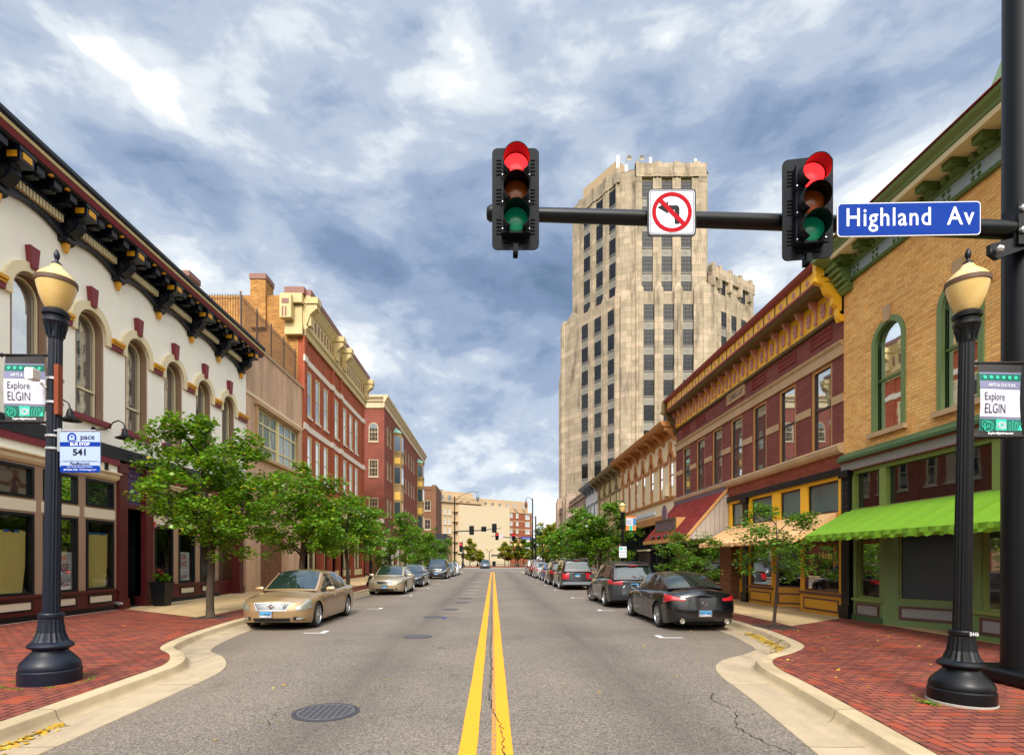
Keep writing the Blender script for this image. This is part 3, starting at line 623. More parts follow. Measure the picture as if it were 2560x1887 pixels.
# cornice: arched black frieze hung between brackets, dentils, modillions and fascia
brk = [9.2 + 2.2 * k for k in range(9)]
mb = MB(FL)
for a, b in zip(brk, brk[1:]):
    n = 12; pts = [(a, 12.0), (a, 10.9)] + [(a + (b - a) * i / n, 10.98 + .30 * math.sin(math.pi * i / n) ** .7) for i in range(n + 1)] + [(b, 10.9), (b, 12.0)]
    mb.plate(pts, (), .01, .12)
    n = 12; lo = [(a + .1 + (b - a - .2) * i / n, 11.0 + .29 * math.sin(math.pi * i / n) ** .7) for i in range(n + 1)]
    mb.plate(lo + [(u, z + .07) for u, z in reversed(lo)], (), .12, .16)
mb.box(U0, U1, .12, .27, 11.62, 11.72); mb.box(U0, U1, .12, .17, 11.93, 12.0)
mb.build('frieze', 'navy_trim', B)
MB(FL).prism([(0, 12.0), (.0, 12.42), (.72, 12.50), (.98, 12.48), (.98, 12.38), (.9, 12.26), (.86, 12.08), (.8, 12.0)], U0, U1 + .05).build('cornice', 'navy_trim', B)
MB(FL).prism([(.84, 12.1), (.915, 12.2), (.93, 12.17), (.86, 12.05)], U0, U1 + .05).build('red_moulding', 'red_trim', B)
MB(FL).prism([(.915, 12.22), (.955, 12.28), (.975, 12.26), (.935, 12.2)], U0, U1 + .05).build('cream_moulding', 'sash_cream', B)
mb = MB(FL)
for a, b in zip(brk, brk[1:]):
    k = 16
    for i in range(k): u = a + .25 + (b - a - .5) * (i + .5) / k; mb.box(u - .034, u + .034, .12, .24, 11.42, 11.62)
mb.each('dentil', 'cream_trim', B)
mb, mg = MB(FL), MB(FL)
for a, b in zip(brk, brk[1:]):
    for i in (1, 2, 3):
        u = a + (b - a) * i / 4; mb.box(u - .13, u + .13, .1, .74, 11.80, 12.0); mb.box(u - .1, u + .1, .1, .6, 11.72, 11.8); mg.lathe([(.001, 0), (.07, .005), (.06, .03), (.001, .04)], (u - .28, .78, 11.96), 8)
mb.each('modillion', 'navy_trim', B)
def scroll(r_, z0, k): return [(r_ * (.25 + .75 * abs(math.sin(i * .52))) if 0 else 0, 0) for i in range(1)]
proto = None
for u in brk:
    if proto is None:
        mb = MB(FL); S1 = [(0, 10.95), (.12, 10.95), (.24, 11.0), (.26, 11.08), (.2, 11.14), (.34, 11.2), (.5, 11.3), (.58, 11.45), (.56, 11.58), (.6, 11.62), (.8, 11.66), (.8, 11.98), (0, 11.98)]
        mb.prism(S1, u - .15, u + .15); mb.prism([(a * .86, b) for a, b in S1[:9]] + [(0, 11.58)], u - .2, u + .2); mb.box(u - .21, u + .21, .0, .85, 11.66, 11.98); mb.box(u - .24, u + .24, .0, .88, 11.9, 11.985)
        o = mb.build('bracket', 'navy_trim', B)
        mb = MB(FL); mb.plate(rect(u - .13, u + .13, 11.72, 11.88), (), .85, .87); mb.add([(u - .212, .52, 11.72), (u - .212, .78, 11.72), (u - .212, .78, 11.88), (u - .212, .52, 11.88)], [(0, 1, 2, 3)])
        mb.lathe([(.001, -.28), (.05, -.25), (.09, -.12), (.10, 0), (.001, .02)], (u, .1, 10.95), 10, .25)
        mb.build('gilding', 'gold_paint', o); proto = (o, u)
    else: rep(proto[0], delta(FL, u - proto[1], 0))
mg.each('rosette', 'gold_paint', B)
# shopfront
MB(FL).box(U0, U1, -.2, .14, 5.1, 5.5).build('lintel_beam', 'navy_trim', B)
mb = MB(FL)
for u in (16.2, 16.9, 18.4, 18.9, 19.7, 22.1):
    for du in (0, .08, .16, .24):
        for dz in (0, .1): mb.lathe([(.022, 0), (.018, .02), (.001, .025)], (u + du, .14, 5.24 + dz), 6, 0, 'y')
mb.box(19.1, 19.25, .14, .17, 5.08, 5.52); mb.each('bolt', 'navy_trim', B)
def bay(us, u0, u1):
    hs = [rect(a, b, 3.46, 4.31) for a, b in us] + [rect(a, b, .84, 3.04) for a, b in us]
    MB(FL).plate(rect(u0, u1, .8, 4.4), hs, -.16, 0).build('shop_wall', 'shop_tan', B)
    MB(FL).box(u0, u1, -.1, .12, 4.9, 5.1).build('red_band', 'red_trim', B)
    MB(FL).box(u0, u1, -.1, .05, 4.62, 4.9).build('sign_board', 'cream_paint' if u0 < 12 else 'red_trim', B)
    MB(FL).prism([(-.1, 4.38), (.03, 4.38), (.1, 4.46), (.12, 4.56), (.2, 4.6), (.2, 4.64), (-.1, 4.64)], u0, u1).build('shop_cornice', 'cream_trim', B)
    MB(FL).box(u0, u1, -.1, .1, .78, .85).build('sill', 'shop_red', B)
    mb = MB(FL); mb.box(u0, u1, -.1, .04, .3, .79); mb.build('bulkhead', 'shop_red', B); MB(FL).box(u0, u1, -.1, .06, .1, .31).build('plinth', 'black_paint', B)
    for a, b in us:
        p = MB(FL).plate(rect(a + .05, b - .1, .42, .70), [rect(a + .09, b - .14, .46, .66)], .04, .065).build('panel_frame', 'black_paint', B)
        MB(FL).box(a + .09, b - .14, .04, .05, .46, .66).build('panel', 'shop_cream', p)
        MB(FL).box(a - .06, b + .06, .001, .02, 3.1, 3.4).build('cream_panel', 'shop_cream', B)
        window(B, FL, a, b, .84, 3.04, 0, .1, .08, 'black_paint', 'shop_glass', (1, 1), name='shop_window', fd=.13)
        window(B, FL, a, b, 3.46, 4.31, 0, .1, .08, 'black_paint', 'glass', (1, 1), name='transom_window', fd=.13)
bay(shop, 9.0, 18.05); bay(shop2, 20.0, 24.75)
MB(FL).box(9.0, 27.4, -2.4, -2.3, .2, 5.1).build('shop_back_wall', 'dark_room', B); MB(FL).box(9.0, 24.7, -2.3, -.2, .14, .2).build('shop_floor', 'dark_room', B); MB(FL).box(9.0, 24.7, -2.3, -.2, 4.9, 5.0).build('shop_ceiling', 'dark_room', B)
mb = MB(FL)                                      # brown paper taped inside three of the windows
for a, b, t_ in ((12.95, 14.68, 2.55), (16.72, 17.8, 2.62), (11.0, 12.5, 2.5)):
    n = 9; up = [(b - (b - a) * i / n, t_ + .05 * math.sin(i * 2.3)) for i in range(n + 1)]
    mb.plate([(a, .86), (b - .12, .86), (b - .02, 1.6)] + up, (), -.125, -.121)
mb.each('paper_screen', 'kraft_paper', B)
mb = MB(FL)
for a, b, t_ in ((12.95, 14.55, 2.55), (16.72, 17.7, 2.62)):
    for i in range(5): u = a + (b - a) * (i + .3) / 5; mb.box(u, u + .16, -.12, -.116, t_ - .03, t_ + .04)
mb.each('tape', 'blue_tape', B)
for a in (18.05, 19.45, 26.6): 
    mb = MB(FL); mb.box(a, a + .42, -.3, .1, .5, 5.02); mb.box(a - .03, a + .45, -.3, .15, .14, .5); mb.box(a - .03, a + .45, -.3, .14, 4.7, 4.85); mb.each('pilaster', 'shop_red', B)
MB(FL).plate(rect(18.47, 19.45, 3.55, 5.1), [rect(18.55, 19.38, 3.7, 4.95)], -.15, .02).build('transom_frame', 'shop_red', B)
MB(FL).box(18.55, 19.38, -.12, -.05, 3.7, 4.95).build('prism_glass', 'glass_blocks', B)
d = MB(FL).plate(rect(18.47, 19.45, .16, 3.55), [rect(18.66, 19.26, .95, 2.3), rect(18.6, 19.32, 2.75, 3.45)], -.75, -.65).build('door', 'black_paint', B)
MB(FL).box(18.66, 19.26, -.73, -.7, .95, 2.3).build('pane', 'frosted', d); MB(FL).box(18.6, 19.32, -.73, -.7, 2.75, 3.45).build('fanlight', 'glass', d)
MB(FL).text('17-19', 18.93, -.68, 2.98, .24).build('house_number', 'lettering_gold', d); MB(FL).box(18.52, 18.56, -.65, -.58, 1.1, 1.3).build('handle', 'brass', d)
mb = MB(FL); mb.box(18.4, 18.47, -.7, -.1, .14, 3.6); mb.box(19.45, 19.5, -.7, -.1, .14, 3.6); mb.build('door_reveal', 'black_paint', B)
mb = MB(FL); mb.box(24.75, 27.4, -1.2, -1.1, .8, 5.1); mb.box(24.75, 24.85, -1.2, -.1, .2, 5.1); mb.build('recess_wall', 'shop_tan', B)
MB(FL).box(24.85, 26.6, -1.1, -1.03, 1.1, 3.0).build('recess_panel', 'shop_cream', B); MB(FL).box(24.75, 27.4, -1.1, -.3, .14, .8).build('recess_bulkhead', 'shop_red', B)
MB(FL).box(24.75, 27.5, -.3, .1, 4.4, 5.1).build('recess_fascia', 'red_trim', B)
MB(FL).box(27.02, 27.5, -.36, 0, .14, 5.5).build('corner_pier', 'shop_tan', B)
mb = MB(FL); mb.plate(rect(17.3, 17.62, 4.58, 4.94), [rect(17.35, 17.57, 4.62, 4.9)], .05, .1); o = mb.build('vent_frame', 'shop_cream', B); MB(FL).box(17.35, 17.57, .05, .07, 4.62, 4.9).build('vent_grille', 'black_paint', o)
mb = MB(FL); mb.box(U0, U1, .06, .1, .136, .15); mb.build('threshold', 'white_stone', B)

# gooseneck lamps over the shopfront
def gooseneck(u, lab):
    T = thing('wall_lamp', lab, 'lamp', FL(u, 0, 5.86), 'gooseneck lamps on the cream building')
    MB(FL).lathe([(.09, 0), (.08, .04), (.03, .06)], (u, 0, 5.86), 12, 0, 'y').build('wall_plate', 'black_iron', T)
    p = [(u, .05, 5.86), (u, .35, 5.86), (u, .5, 5.93), (u, .62, 6.08), (u, .8, 6.14), (u, .95, 6.05), (u, .99, 5.9)]
    MB(FL).tube(p, .02, 6).build('arm', 'black_iron', T, True)
    MB(FL).lathe([(.04, .0), (.07, -.06), (.1, -.2), (.13, -.24), (.27, -.31), (.27, -.325), (.1, -.25), (.001, -.2)], (u, .99, 5.9), 16).build('lamp_shade', 'black_iron', T, True)
for u, l in ((14.8, 'black gooseneck lamp partly hidden behind the lamp post with bus sign'), (17.0, 'black gooseneck lamp above the bus stop sign on cream wall'), (19.2, 'black gooseneck lamp above the dark doorway of the cream building'), (21.4, 'black gooseneck lamp half hidden in the top of the crooked-boughed tree')): gooseneck(u, l)

# --- 2. the stained pinkish building with a roof terrace
B = thing('pink_building', 'low stained pinkish concrete building with one wide casement window and roof terrace', 'building', (LX, 31.6, .14))
A0, A1 = 27.5, 35.84
MB(FL).plate(rect(A0, A1, .14, 13.0), [rect(28.75, 34.7, 7.4, 9.9), rect(29.3, 33.05, .14, 3.4)], -.36, -.03).build('wall', 'pink_wall', B)
ptop(B, FL, A0, A1, 16, 13.0, 'brick_brown')
MB(FL).prism([(-.3, 13.0), (.05, 13.0), (.08, 13.1), (-.3, 13.16)], A0, A1).build('coping', 'stone', B)
MB(FL).prism([(-.03, 10.24), (.04, 10.26), (.06, 10.36), (-.03, 10.44)], A0, A1).build('string_course', 'cream_trim', B)
mb = MB(FL); mb.plate(rect(28.6, 34.85, 7.25, 10.05), [rect(28.8, 34.65, 7.4, 9.87)], -.03, .1); mb.box(28.5, 34.95, -.03, .22, 9.95, 10.1); mb.box(28.5, 34.95, -.03, .2, 7.18, 7.32); mb.build('window_surround', 'limestone', B)
for a, b in ((28.8, 31.6), (31.85, 34.65)):
    o = window(B, FL, a, b, 7.4, 9.87, 0, .14, .1, 'sash_cream', 'glass_teal', (3, 1), .08); mb = MB(FL); mb.box(a, b, -.13, -.06, 9.1, 9.2); mb.box(a, b, -.13, -.06, 7.95, 8.05); mb.build('transom', 'sash_cream', o)
MB(FL).box(31.6, 31.85, -.2, -.02, 7.4, 9.87).build('mullion', 'sash_cream', B)
MB(FL).box(29.3, 33.05, -1.6, -1.5, .14, 3.4).build('entrance_recess', 'black_paint', B)
d = MB(FL).box(31.0, 32.9, -.5, -.4, .16, 3.3).build('entrance_door', 'siding_black', B)
MB(FL).text('Ignite', 31.95, -.39, 1.95, .5).build('lettering', 'lettering_white', d); MB(FL).text('studio', 32.3, -.39, 1.72, .2).build('lettering', 'lettering_red', d)
# terrace shed and railing
sh = thing('roof_shed', 'small grey shed with a door on the roof terrace', 'shed', FL(32.6, -5, 12.8))
MB(FL).box(30.8, 35.7, -8, -3.4, 12.8, 15.0).build('wall', 'stone', sh); MB(FL).box(30.7, 35.8, -8.1, -3.3, 15.0, 15.1).build('roof', 'stone', sh); MB(FL).box(31.5, 32.5, -3.4, -3.36, 12.9, 14.8).build('door', 'zinc_grey', sh)
def railing(name, lab, pts, z0, z1, m, step=.13, posts=2.0, rails=(.12, .85), pr=.035, br=.010):
    T = thing(name, lab, 'railing', (*pts[0], z0)); mp, mr, mbk = MB(), MB(), MB()
    for (xa, ya), (xb, yb) in zip(pts, pts[1:]):
        L = math.hypot(xb - xa, yb - ya); n = max(1, int(L / step)); q = max(1, round(L / posts))
        for r_ in rails: mr.tube([(xa, ya, z0 + (z1 - z0) * r_), (xb, yb, z0 + (z1 - z0) * r_)], .018, 4)
        for i in range(n + 1): x, y = xa + (xb - xa) * i / n, ya + (yb - ya) * i / n; mbk.tube([(x, y, z0 + .02), (x, y, z1 - .12)], br, 4)
        for i in range(q + 1): x, y = xa + (xb - xa) * i / q, ya + (yb - ya) * i / q; mp.box(x - pr, x + pr, y - pr, y + pr, z0, z1)
    mp.each('post', m, T); mr.build('rail', m, T); mbk.build('pickets', m, T); return T
railing('terrace_railing', 'tall brown picket railing around the roof terrace of the pinkish building', [(-21, 27.9), (-12.95, 27.9), (-12.95, 35.6)], 13.1, 15.55, 'rust_iron', br=.017)

# --- 3. the three-storey red brick building
B = thing('red_brick_building', 'three-storey bright red brick building with cream bands and heavy yellow cornice', 'building', (LX, 44.3, .14))
A0, A1 = 35.84, 52.75
wx = [(36.5, 37.45), (38.3, 39.25), (40.16, 41.15), (42.95, 43.9), (45.4, 46.35), (47.35, 48.3), (49.25, 50.2)]
fl = [(11.45, 14.5), (7.35, 10.14)]
hol = [rect(a, b, z0, z1) for a, b in wx for z0, z1 in fl]
MB(FL).plate(rect(A0, A1, 5.6, 17.0), hol, -.36, 0).build('wall', 'brick_red', B)
MB(FL).box(A0 + .003, A1 - .003, -18, -.36, .1, 19.2).build('side_wall', 'brick_yellow', B)
MB(FL).box(A0 + .2, A1 - .2, -17.8, -.5, 19.2, 19.3).build('roof', 'roof_felt', B)
proto = None
for z0, z1 in fl:
    for a, b in wx:
        if proto is None or proto[2] != z1 - z0:
            o = window(B, FL, a, b, z0, z1, 0, .08, .12, 'sash_cream', 'glass_sky', (1, 2), .06, ('white_stone', .14, .1, .1)); proto = (o, a, z1 - z0, z0)
        else: rep(proto[0], delta(FL, a - proto[1], z0 - proto[3]))
mb = MB(FL)
for z0, z1 in ((14.85, 15.25), (10.4, 10.8), (5.9, 6.3)):
    mb.box(A0, A1, 0, .06, z0, z1)
    for u in (36.0, 42.2, 44.5, 52.2): mb.box(u - .34, u + .34, .06, .17, z0 - .01, z1 + .01)
mb.build('stone_band', 'white_stone', B)
mb = MB(FL)
for u in (36.0, 42.2, 44.5, 52.2):
    mb.box(u - .28, u + .28, -.02, .12, .14, 16.95)
for a, b in ((36.3, 41.9), (42.5, 44.2), (44.8, 51.9)): mb.box(a, b, 0, .07, 16.45, 16.95)
mb.each('pilaster', 'brick_red', B)
MB(FL).prism([(0, 16.5), (.16, 16.52), (.18, 16.9), (.3, 17.0), (.3, 17.15), (.12, 17.2), (.12, 18.4), (.2, 18.5), (.42, 18.95), (.5, 19.05), (.5, 19.12), (0, 19.12)], A0 - .12, A1 + .05).build('cornice', 'cornice_yellow', B)
MB(FL).prism([(-.6, 19.1), (.42, 19.12), (.54, 19.18), (.56, 19.5), (-.6, 19.55)], A0 - .12, A1 + .05).build('parapet_cap', 'brown_metal', B)
mb = MB(FL)
for i in range(22): u = 37.2 + i * .7; mb.box(u - .1, u + .1, .12, .16, 17.55, 18.25)
for i in range(46): u = 36.5 + i * .35; mb.lathe([(.001, 0), (.075, 0), (.06, .06), (.001, .07)], (u, .18, 17.08), 8, 0, 'y'); mb.box(u - .05, u + .05, .1, .2, 16.93, 17.12)
mb.each('frieze_ornament', 'brown_metal', B)
proto = None
for u in (36.05, 42.3, 44.6, 52.4):
    if proto is None:
        pr = [(0, 17.2), (.2, 17.2), (.34, 17.5), (.46, 17.9), (.78, 18.2), (.92, 18.3), (.95, 18.9), (.8, 19.02), (0, 19.02)]
        mb = MB(FL); mb.prism(pr, u - .3, u + .3); mb.box(u - .38, u + .38, 0, 1.0, 18.6, 19.0); mb.box(u - .2, u + .2, .3, .5, 17.2, 17.9); o = mb.build('bracket', 'cornice_yellow', B); proto = (o, u)
    else: rep(proto[0], delta(FL, u - proto[1], 0))
mb = MB(); mb.box(-13.6, -12.45, 35.45, 35.84, 16.5, 17.2); mb.box(-13.55, -12.5, 35.55, 35.84, 17.2, 18.4); mb.box(-13.8, -12.4, 35.3, 35.84, 18.5, 19.1); mb.box(-13.75, -13.0, 35.0, 35.5, 17.4, 18.9); mb.build('cornice_return', 'cornice_yellow', B)
mb = MB(); mb.box(-13.6, -13.15, 34.98, 35.0, 18.3, 18.6); mb.box(-13.6, -13.5, 34.97, 35.0, 17.5, 18.1); mb.box(-13.4, -13.3, 34.97, 35.0, 17.5, 18.1); mb.build('return_ornament', 'brown_metal', B)
mb = MB(); mb.box(-13.6, -12.3, 35.4, 35.9, 19.12, 19.56); mb.build('parapet_cap', 'brown_metal', B)
for x0, x1, y0, y1, zt in ((-15.9, -14.9, 35.6, 36.9, 20.5), (-20.9, -19.9, 35.6, 36.9, 20.7)):
    o = MB().box(x0, x1, y0, y1, 17, zt - .35).build('chimney', 'brick_yellow', B); MB().box(x0 - .05, x1 + .05, y0 - .05, y1 + .05, zt - .35, zt).build('chimney_cap', 'brown_metal', o)
mb = MB(FL)                                      # ground-floor shopfronts
for u in (36.0, 39.6, 42.2, 44.5, 48.3, 52.3): mb.box(u - .3, u + .3, -.3, .12, .14, 5.2)
mb.each('shop_pier', 'brick_rust', B)
MB(FL).box(A0, A1, -.3, .2, 5.0, 5.6).build('shop_fascia', 'cornice_yellow', B); MB(FL).box(A0, A1, -.34, -.28, 1.0, 5.0).build('shop_glazing', 'glass', B); MB(FL).box(A0, A1, -.3, -.05, .14, 1.0).build('shop_bulkhead', 'brick_rust', B)
mb = MB(FL)
for i in range(14): u = 36.5 + i * 1.15; mb.box(u, u + .9, -.05, -.02, .4, .92); mb.box(u + .98, u + 1.04, -.28, -.2, 1.0, 5.0)
mb.box(A0, A1, -.28, -.2, 3.6, 3.72); mb.each('shop_panel', 'sash_cream', B)

# --- 4. the dark red corner block with bay windows
B = thing('dark_red_building', 'four-storey dark red brick block with green-capped bay windows and tan cornice', 'building', (LX, 80, .14))
A0, A1 = 62.5, 98.5
FE = frame(0, A0, 1, 0, 0, -1)                  # its end wall towards the camera: u = world x
rows = [(15.35, 17.0, .55), (11.3, 13.3, 0), (6.9, 8.9, 0)]
bays = [(68.1, 70.4), (89.2, 91.5)]
ws = [64.0, 65.9] + [73.2, 75.4, 77.5, 80.2, 82.9, 85.4] + [93.6, 95.8]
hol = [arch(u, u + .95, z0, z1 - (.0), r_) for u in ws for z0, z1, r_ in rows]
MB(FL).plate(rect(A0, A1, 4.2, 19.2), hol, -.36, 0).build('wall', 'brick_dark_red', B)
MB(FE).plate(rect(-32, -12.862, .14, 19.2), [arch(x, x + 1.1, z0, z1, r_) for x in (-14.3, -18.0, -21.5) for z0, z1, r_ in rows], -.36, 0).build('end_wall', 'brick_dark_red', B)
MB(FL).box(A0 + .36, A1, -19, -.36, .14, 19.1).build('core', 'brick_dark_red', B)
MB(FL).box(A0 + .5, A1 - .2, -19, -.5, 20.4, 20.5).build('roof', 'roof_felt', B)
for F_, us, w_ in ((FL, ws, .95), (FE, (-14.3, -18.0, -21.5), 1.1)):
    for z0, z1, r_ in rows:
        proto = None
        for u in us:
            if proto is None:
                o = window(B, F_, u, u + w_, z0, z1, r_, .08, .1, 'sash_tan', 'glass_sky', (3, 4), .03, ('sash_tan', .1, .06, .05)); MB(F_).box(u, u + w_, -.07, -.0, (z0 + z1 + r_) / 2 - .04, (z0 + z1 + r_) / 2 + .04).build('meeting_rail', 'sash_tan', o); proto = (o, u)
            else: rep(proto[0], delta(F_, u - proto[1], 0))
pr = [(0, 19.2), (.1, 19.2), (.12, 19.8), (.25, 19.9), (.3, 20.1), (.5, 20.35), (.5, 20.6), (0, 20.62)]
MB(FL).prism(pr, A0 - .5, A1 + .3).build('cornice', 'cornice_tan', B); MB(FE).prism(pr, -32, -12.48).build('cornice', 'cornice_tan', B)
MB(FL).box(A0, A1, -.3, .1, .14, 4.2).build('stone_base', 'white_stone', B)
mb = MB(FL)
for i in range(9): u = 64 + i * 3.8; mb.plate(rect(u, u + 2.4, .7, 3.6), (), .1, .12)
mb.each('shop_window', 'glass', B)
mb = MB(FL); mb.box(72.5, 88.0, 0, .5, 4.0, 4.5); mb.box(73, 73.6, .1, .45, .14, 4); mb.box(86.8, 87.4, .1, .45, .14, 4); mb.build('portal', 'cornice_tan', B)
MB(FE).box(-32, -12.5, 0, .08, 6.0, 6.5).build('stone_band', 'white_stone', B)
for a, b in bays:
    o = MB(FL).add([(a, 0, 5.6), (a + .35, .95, 5.6), (b - .35, .95, 5.6), (b, 0, 5.6), (a, 0, 17.7), (a + .35, .95, 17.7), (b - .35, .95, 17.7), (b, 0, 17.7)], [(0, 1, 5, 4), (1, 2, 6, 5), (2, 3, 7, 6), (0, 3, 2, 1), (4, 5, 6, 7)]).build('bay_window', 'bay_tan', B)
    mb = MB(FL); mb.add([(a - .1, 0, 17.7), (a + .28, 1.05, 17.7), (b - .28, 1.05, 17.7), (b + .1, 0, 17.7), ((a + b) / 2, .1, 18.6)], [(0, 1, 4), (1, 2, 4), (2, 3, 4), (0, 3, 2, 1)]); mb.build('bay_roof', 'verdigris', o)
    for nm_, m_, zz in (('pane', 'glass_sky', ((15.45, 17.25), (11.35, 13.35), (6.8, 8.95))), ('panel', 'bay_yellow', ((13.85, 14.6), (9.3, 10.3)))):
        for z0, z1 in zz:
            mb = MB(FL)
            for (p, q) in (((a, 0), (a + .35, .95)), ((a + .35, .95), (b - .35, .95)), ((b - .35, .95), (b, 0))):
                dx, dy = q[0] - p[0], q[1] - p[1]; L = math.hypot(dx, dy); nx, ny = -dy / L, dx / L
                if ny < 0 or (ny == 0 and nx * (p[0] - (a + b) / 2) < 0): nx, ny = -nx, -ny
                for e0, e1 in ((.14, .86),) if L < 1.3 else ((.1, .47), (.53, .9)):
                    mb.add([(p[0] + dx * e0 + nx * .015, p[1] + dy * e0 + ny * .015, z0), (p[0] + dx * e1 + nx * .015, p[1] + dy * e1 + ny * .015, z0), (p[0] + dx * e1 + nx * .015, p[1] + dy * e1 + ny * .015, z1), (p[0] + dx * e0 + nx * .015, p[1] + dy * e0 + ny * .015, z1)], [(0, 1, 2, 3)])
            mb.build(nm_, m_, o)
    mb = MB(FL)
    for z in (17.6, 15.1, 13.6, 11.1, 9.1, 6.6): mb.add([(x, y, z + h) for h in (0, .14) for x, y in ((a - .04, 0), (a + .31, 1.02), (b - .31, 1.02), (b + .04, 0))], [(0, 1, 5, 4), (1, 2, 6, 5), (2, 3, 7, 6), (4, 5, 6, 7), (3, 2, 1, 0)])
    mb.each('bay_moulding', 'bay_tan', o)
# ------------------------------------------------------------------ RIGHT STREET FRONT
def pt(root, u0, u1, ztop, side): ptop(root, FR, u0, u1, 14, ztop, side)
# --- 1. tan brick building with the green cornice
B = thing('tan_brick_building', 'tan brick corner building with green arched windows, green cornice and lime awning', 'building', (10, 12, .14))
A0, A1 = 7.0, 15.5
ww = [(13.24, 14.27), (11.13, 12.16), (9.02, 10.05)]
MB(FR).plate(rect(A0, A1, 4.72, 9.6), [arch(a, b, 5.1, 7.35) for a, b in ww], -.36, 0).build('wall', 'brick_tan', B)
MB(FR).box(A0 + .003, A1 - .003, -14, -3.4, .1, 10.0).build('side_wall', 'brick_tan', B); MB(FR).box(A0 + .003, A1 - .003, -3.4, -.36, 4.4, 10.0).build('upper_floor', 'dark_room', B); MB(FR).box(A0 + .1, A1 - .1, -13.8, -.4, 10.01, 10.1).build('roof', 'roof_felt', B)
proto = None
for a, b in ww:
    if proto is None:
        o = window(B, FR, a, b, 5.1, 7.35, (b - a) / 2, .13, .06, 'moss_green', 'glass_sky', (1, 2), .06, ('limestone', .12, .12, .14), split=.48)
        MB(FR).plate(ring(a + .06, b - .06, .13, 5.1, 7.35), (), -.1, .03).build('casing', 'leaf_green', o)
        mb = MB(FR); c_ = (a + b) / 2; mb.plate([(c_ - .1, 7.83), (c_ + .1, 7.83), (c_ + .15, 8.22), (c_ - .15, 8.22)], (), 0, .06); mb.build('keystone', 'limestone', o)
        mb = MB(FR); r0, r1 = (b - a) / 2 + .08, (b - a) / 2 + .33
        for i in range(22):
            t0, t1 = math.pi * (i + .06) / 22, math.pi * (i + .94) / 22
            mb.plate([(c_ + r_ * math.cos(t_), 7.35 + r_ * math.sin(t_)) for r_, t_ in ((r0, t0), (r1, t0), (r1, t1), (r0, t1))], (), 0, .012)
        mb.build('brick_arch', 'brick_tan', o); proto = (o, a)
    else: rep(proto[0], delta(FR, a - proto[1], 0))
MB(FR).box(A0, A1, 0, .05, 9.6, 9.93).build('frieze', 'frieze_blue', B)
MB(FR).prism([(0, 9.53), (.08, 9.53), (.1, 9.6), (.05, 9.62), (0, 9.62)], A0, A1).build('architrave', 'moss_green', B)
mb = MB(FR); mb.box(A0, A1, 0, .12, 9.92, 10.0)
for i in range(36): u = A0 + .2 + i * .23; mb.box(u, u + .12, .05, .2, 10.0, 10.1)
mb.box(A0, A1, 0, .1, 10.0, 10.14); mb.build('dentils', 'leaf_green', B)
MB(FR).prism([(0, 10.14), (.62, 10.16), (.64, 10.2), (0, 10.2)], A0, A1).build('soffit', 'cream_trim', B)
MB(FR).prism([(0, 10.2), (.62, 10.2), (.68, 10.24), (.7, 10.3), (.8, 10.36), (.84, 10.42), (0, 10.5)], A0 - .1, A1).build('cornice', 'leaf_green', B)
MB(FR).prism([(.58, 10.12), (.63, 10.12), (.66, 10.21), (.6, 10.21)], A0, A1).build('cream_moulding', 'cream_trim', B)
MB(FR).box(A0, A1, -.1, .82, 10.5, 10.52).build('flashing', 'oxide_red', B)
mb = MB(FR)
for i in range(11): u = 15.0 - i * .72; mb.box(u - .12, u + .12, .1, .5, 10.0, 10.15); mb.box(u - .09, u + .09, .1, .35, 9.95, 10.01)
for i in range(11):
    u = 14.9 - i * .74
    for du, dz in ((-.07, -.07), (.07, -.07), (-.07, .07), (.07, .07)): mb.lathe([(.001, 0), (.055, 0), (.03, .025), (.001, .02)], (u + du, .05, 9.765 + dz), 8, 0, 'y')
mb.each('modillion', 'moss_green', B)
pr = [(0, 9.3), (.1, 9.3), (.16, 9.4), (.14, 9.55), (.3, 9.75), (.42, 10.0), (.75, 10.15), (.92, 10.2), (.95, 10.5), (0, 10.55)]
mb = MB(FR); mb.prism(pr, 15.1, 15.5); mb.prism([(0, 10.5), (.98, 10.5), (.5, 10.85), (0, 10.85)], 15.08, 15.52)
for i in range(5): mb.box(15.06, 15.54, .1 + i * .09, .2 + i * .09, 9.4 + i * .13, 9.5 + i * .13)
mb.build('end_bracket', 'leaf_green', B)
MB(FR).prism([(0, 10.5), (.5, 10.5), (.1, 11.5), (0, 11.5)], A0, 10.6).build('pediment', 'leaf_green', B)
# shopfront
MB(FR).prism([(-.1, 4.54), (.22, 4.54), (.22, 4.62), (.05, 4.78), (-.1, 4.78)], A0, A1).build('shop_cornice', 'dark_green', B)
MB(FR).box(A0, A1, -.2, .12, 4.5, 4.54).build('red_line', 'oxide_red', B); MB(FR).box(A0, A1, -.2, .09, 4.28, 4.5).build('sign_band', 'grey_band', B)
MB(FR).box(A0, A1, -.1, .1, 4.262, 4.28).build('red_line', 'red_trim', B)
MB(FR).plate(rect(A0, 15.3, 3.1, 4.26), [rect(14.08, 15.05, 3.2, 4.16), rect(10.9, 13.85, 3.2, 4.16), rect(7.2, 10.7, 3.2, 4.16)], -.2, 0).build('transom_frame', 'olive_frame', B)
mb = MB(FR)
for a, b in ((14.08, 15.05), (10.9, 13.85), (7.2, 10.7)): mb.box(a, b, -.16, -.12, 3.2, 4.16)
mb.each('transom_pane', 'glass_dark', B)
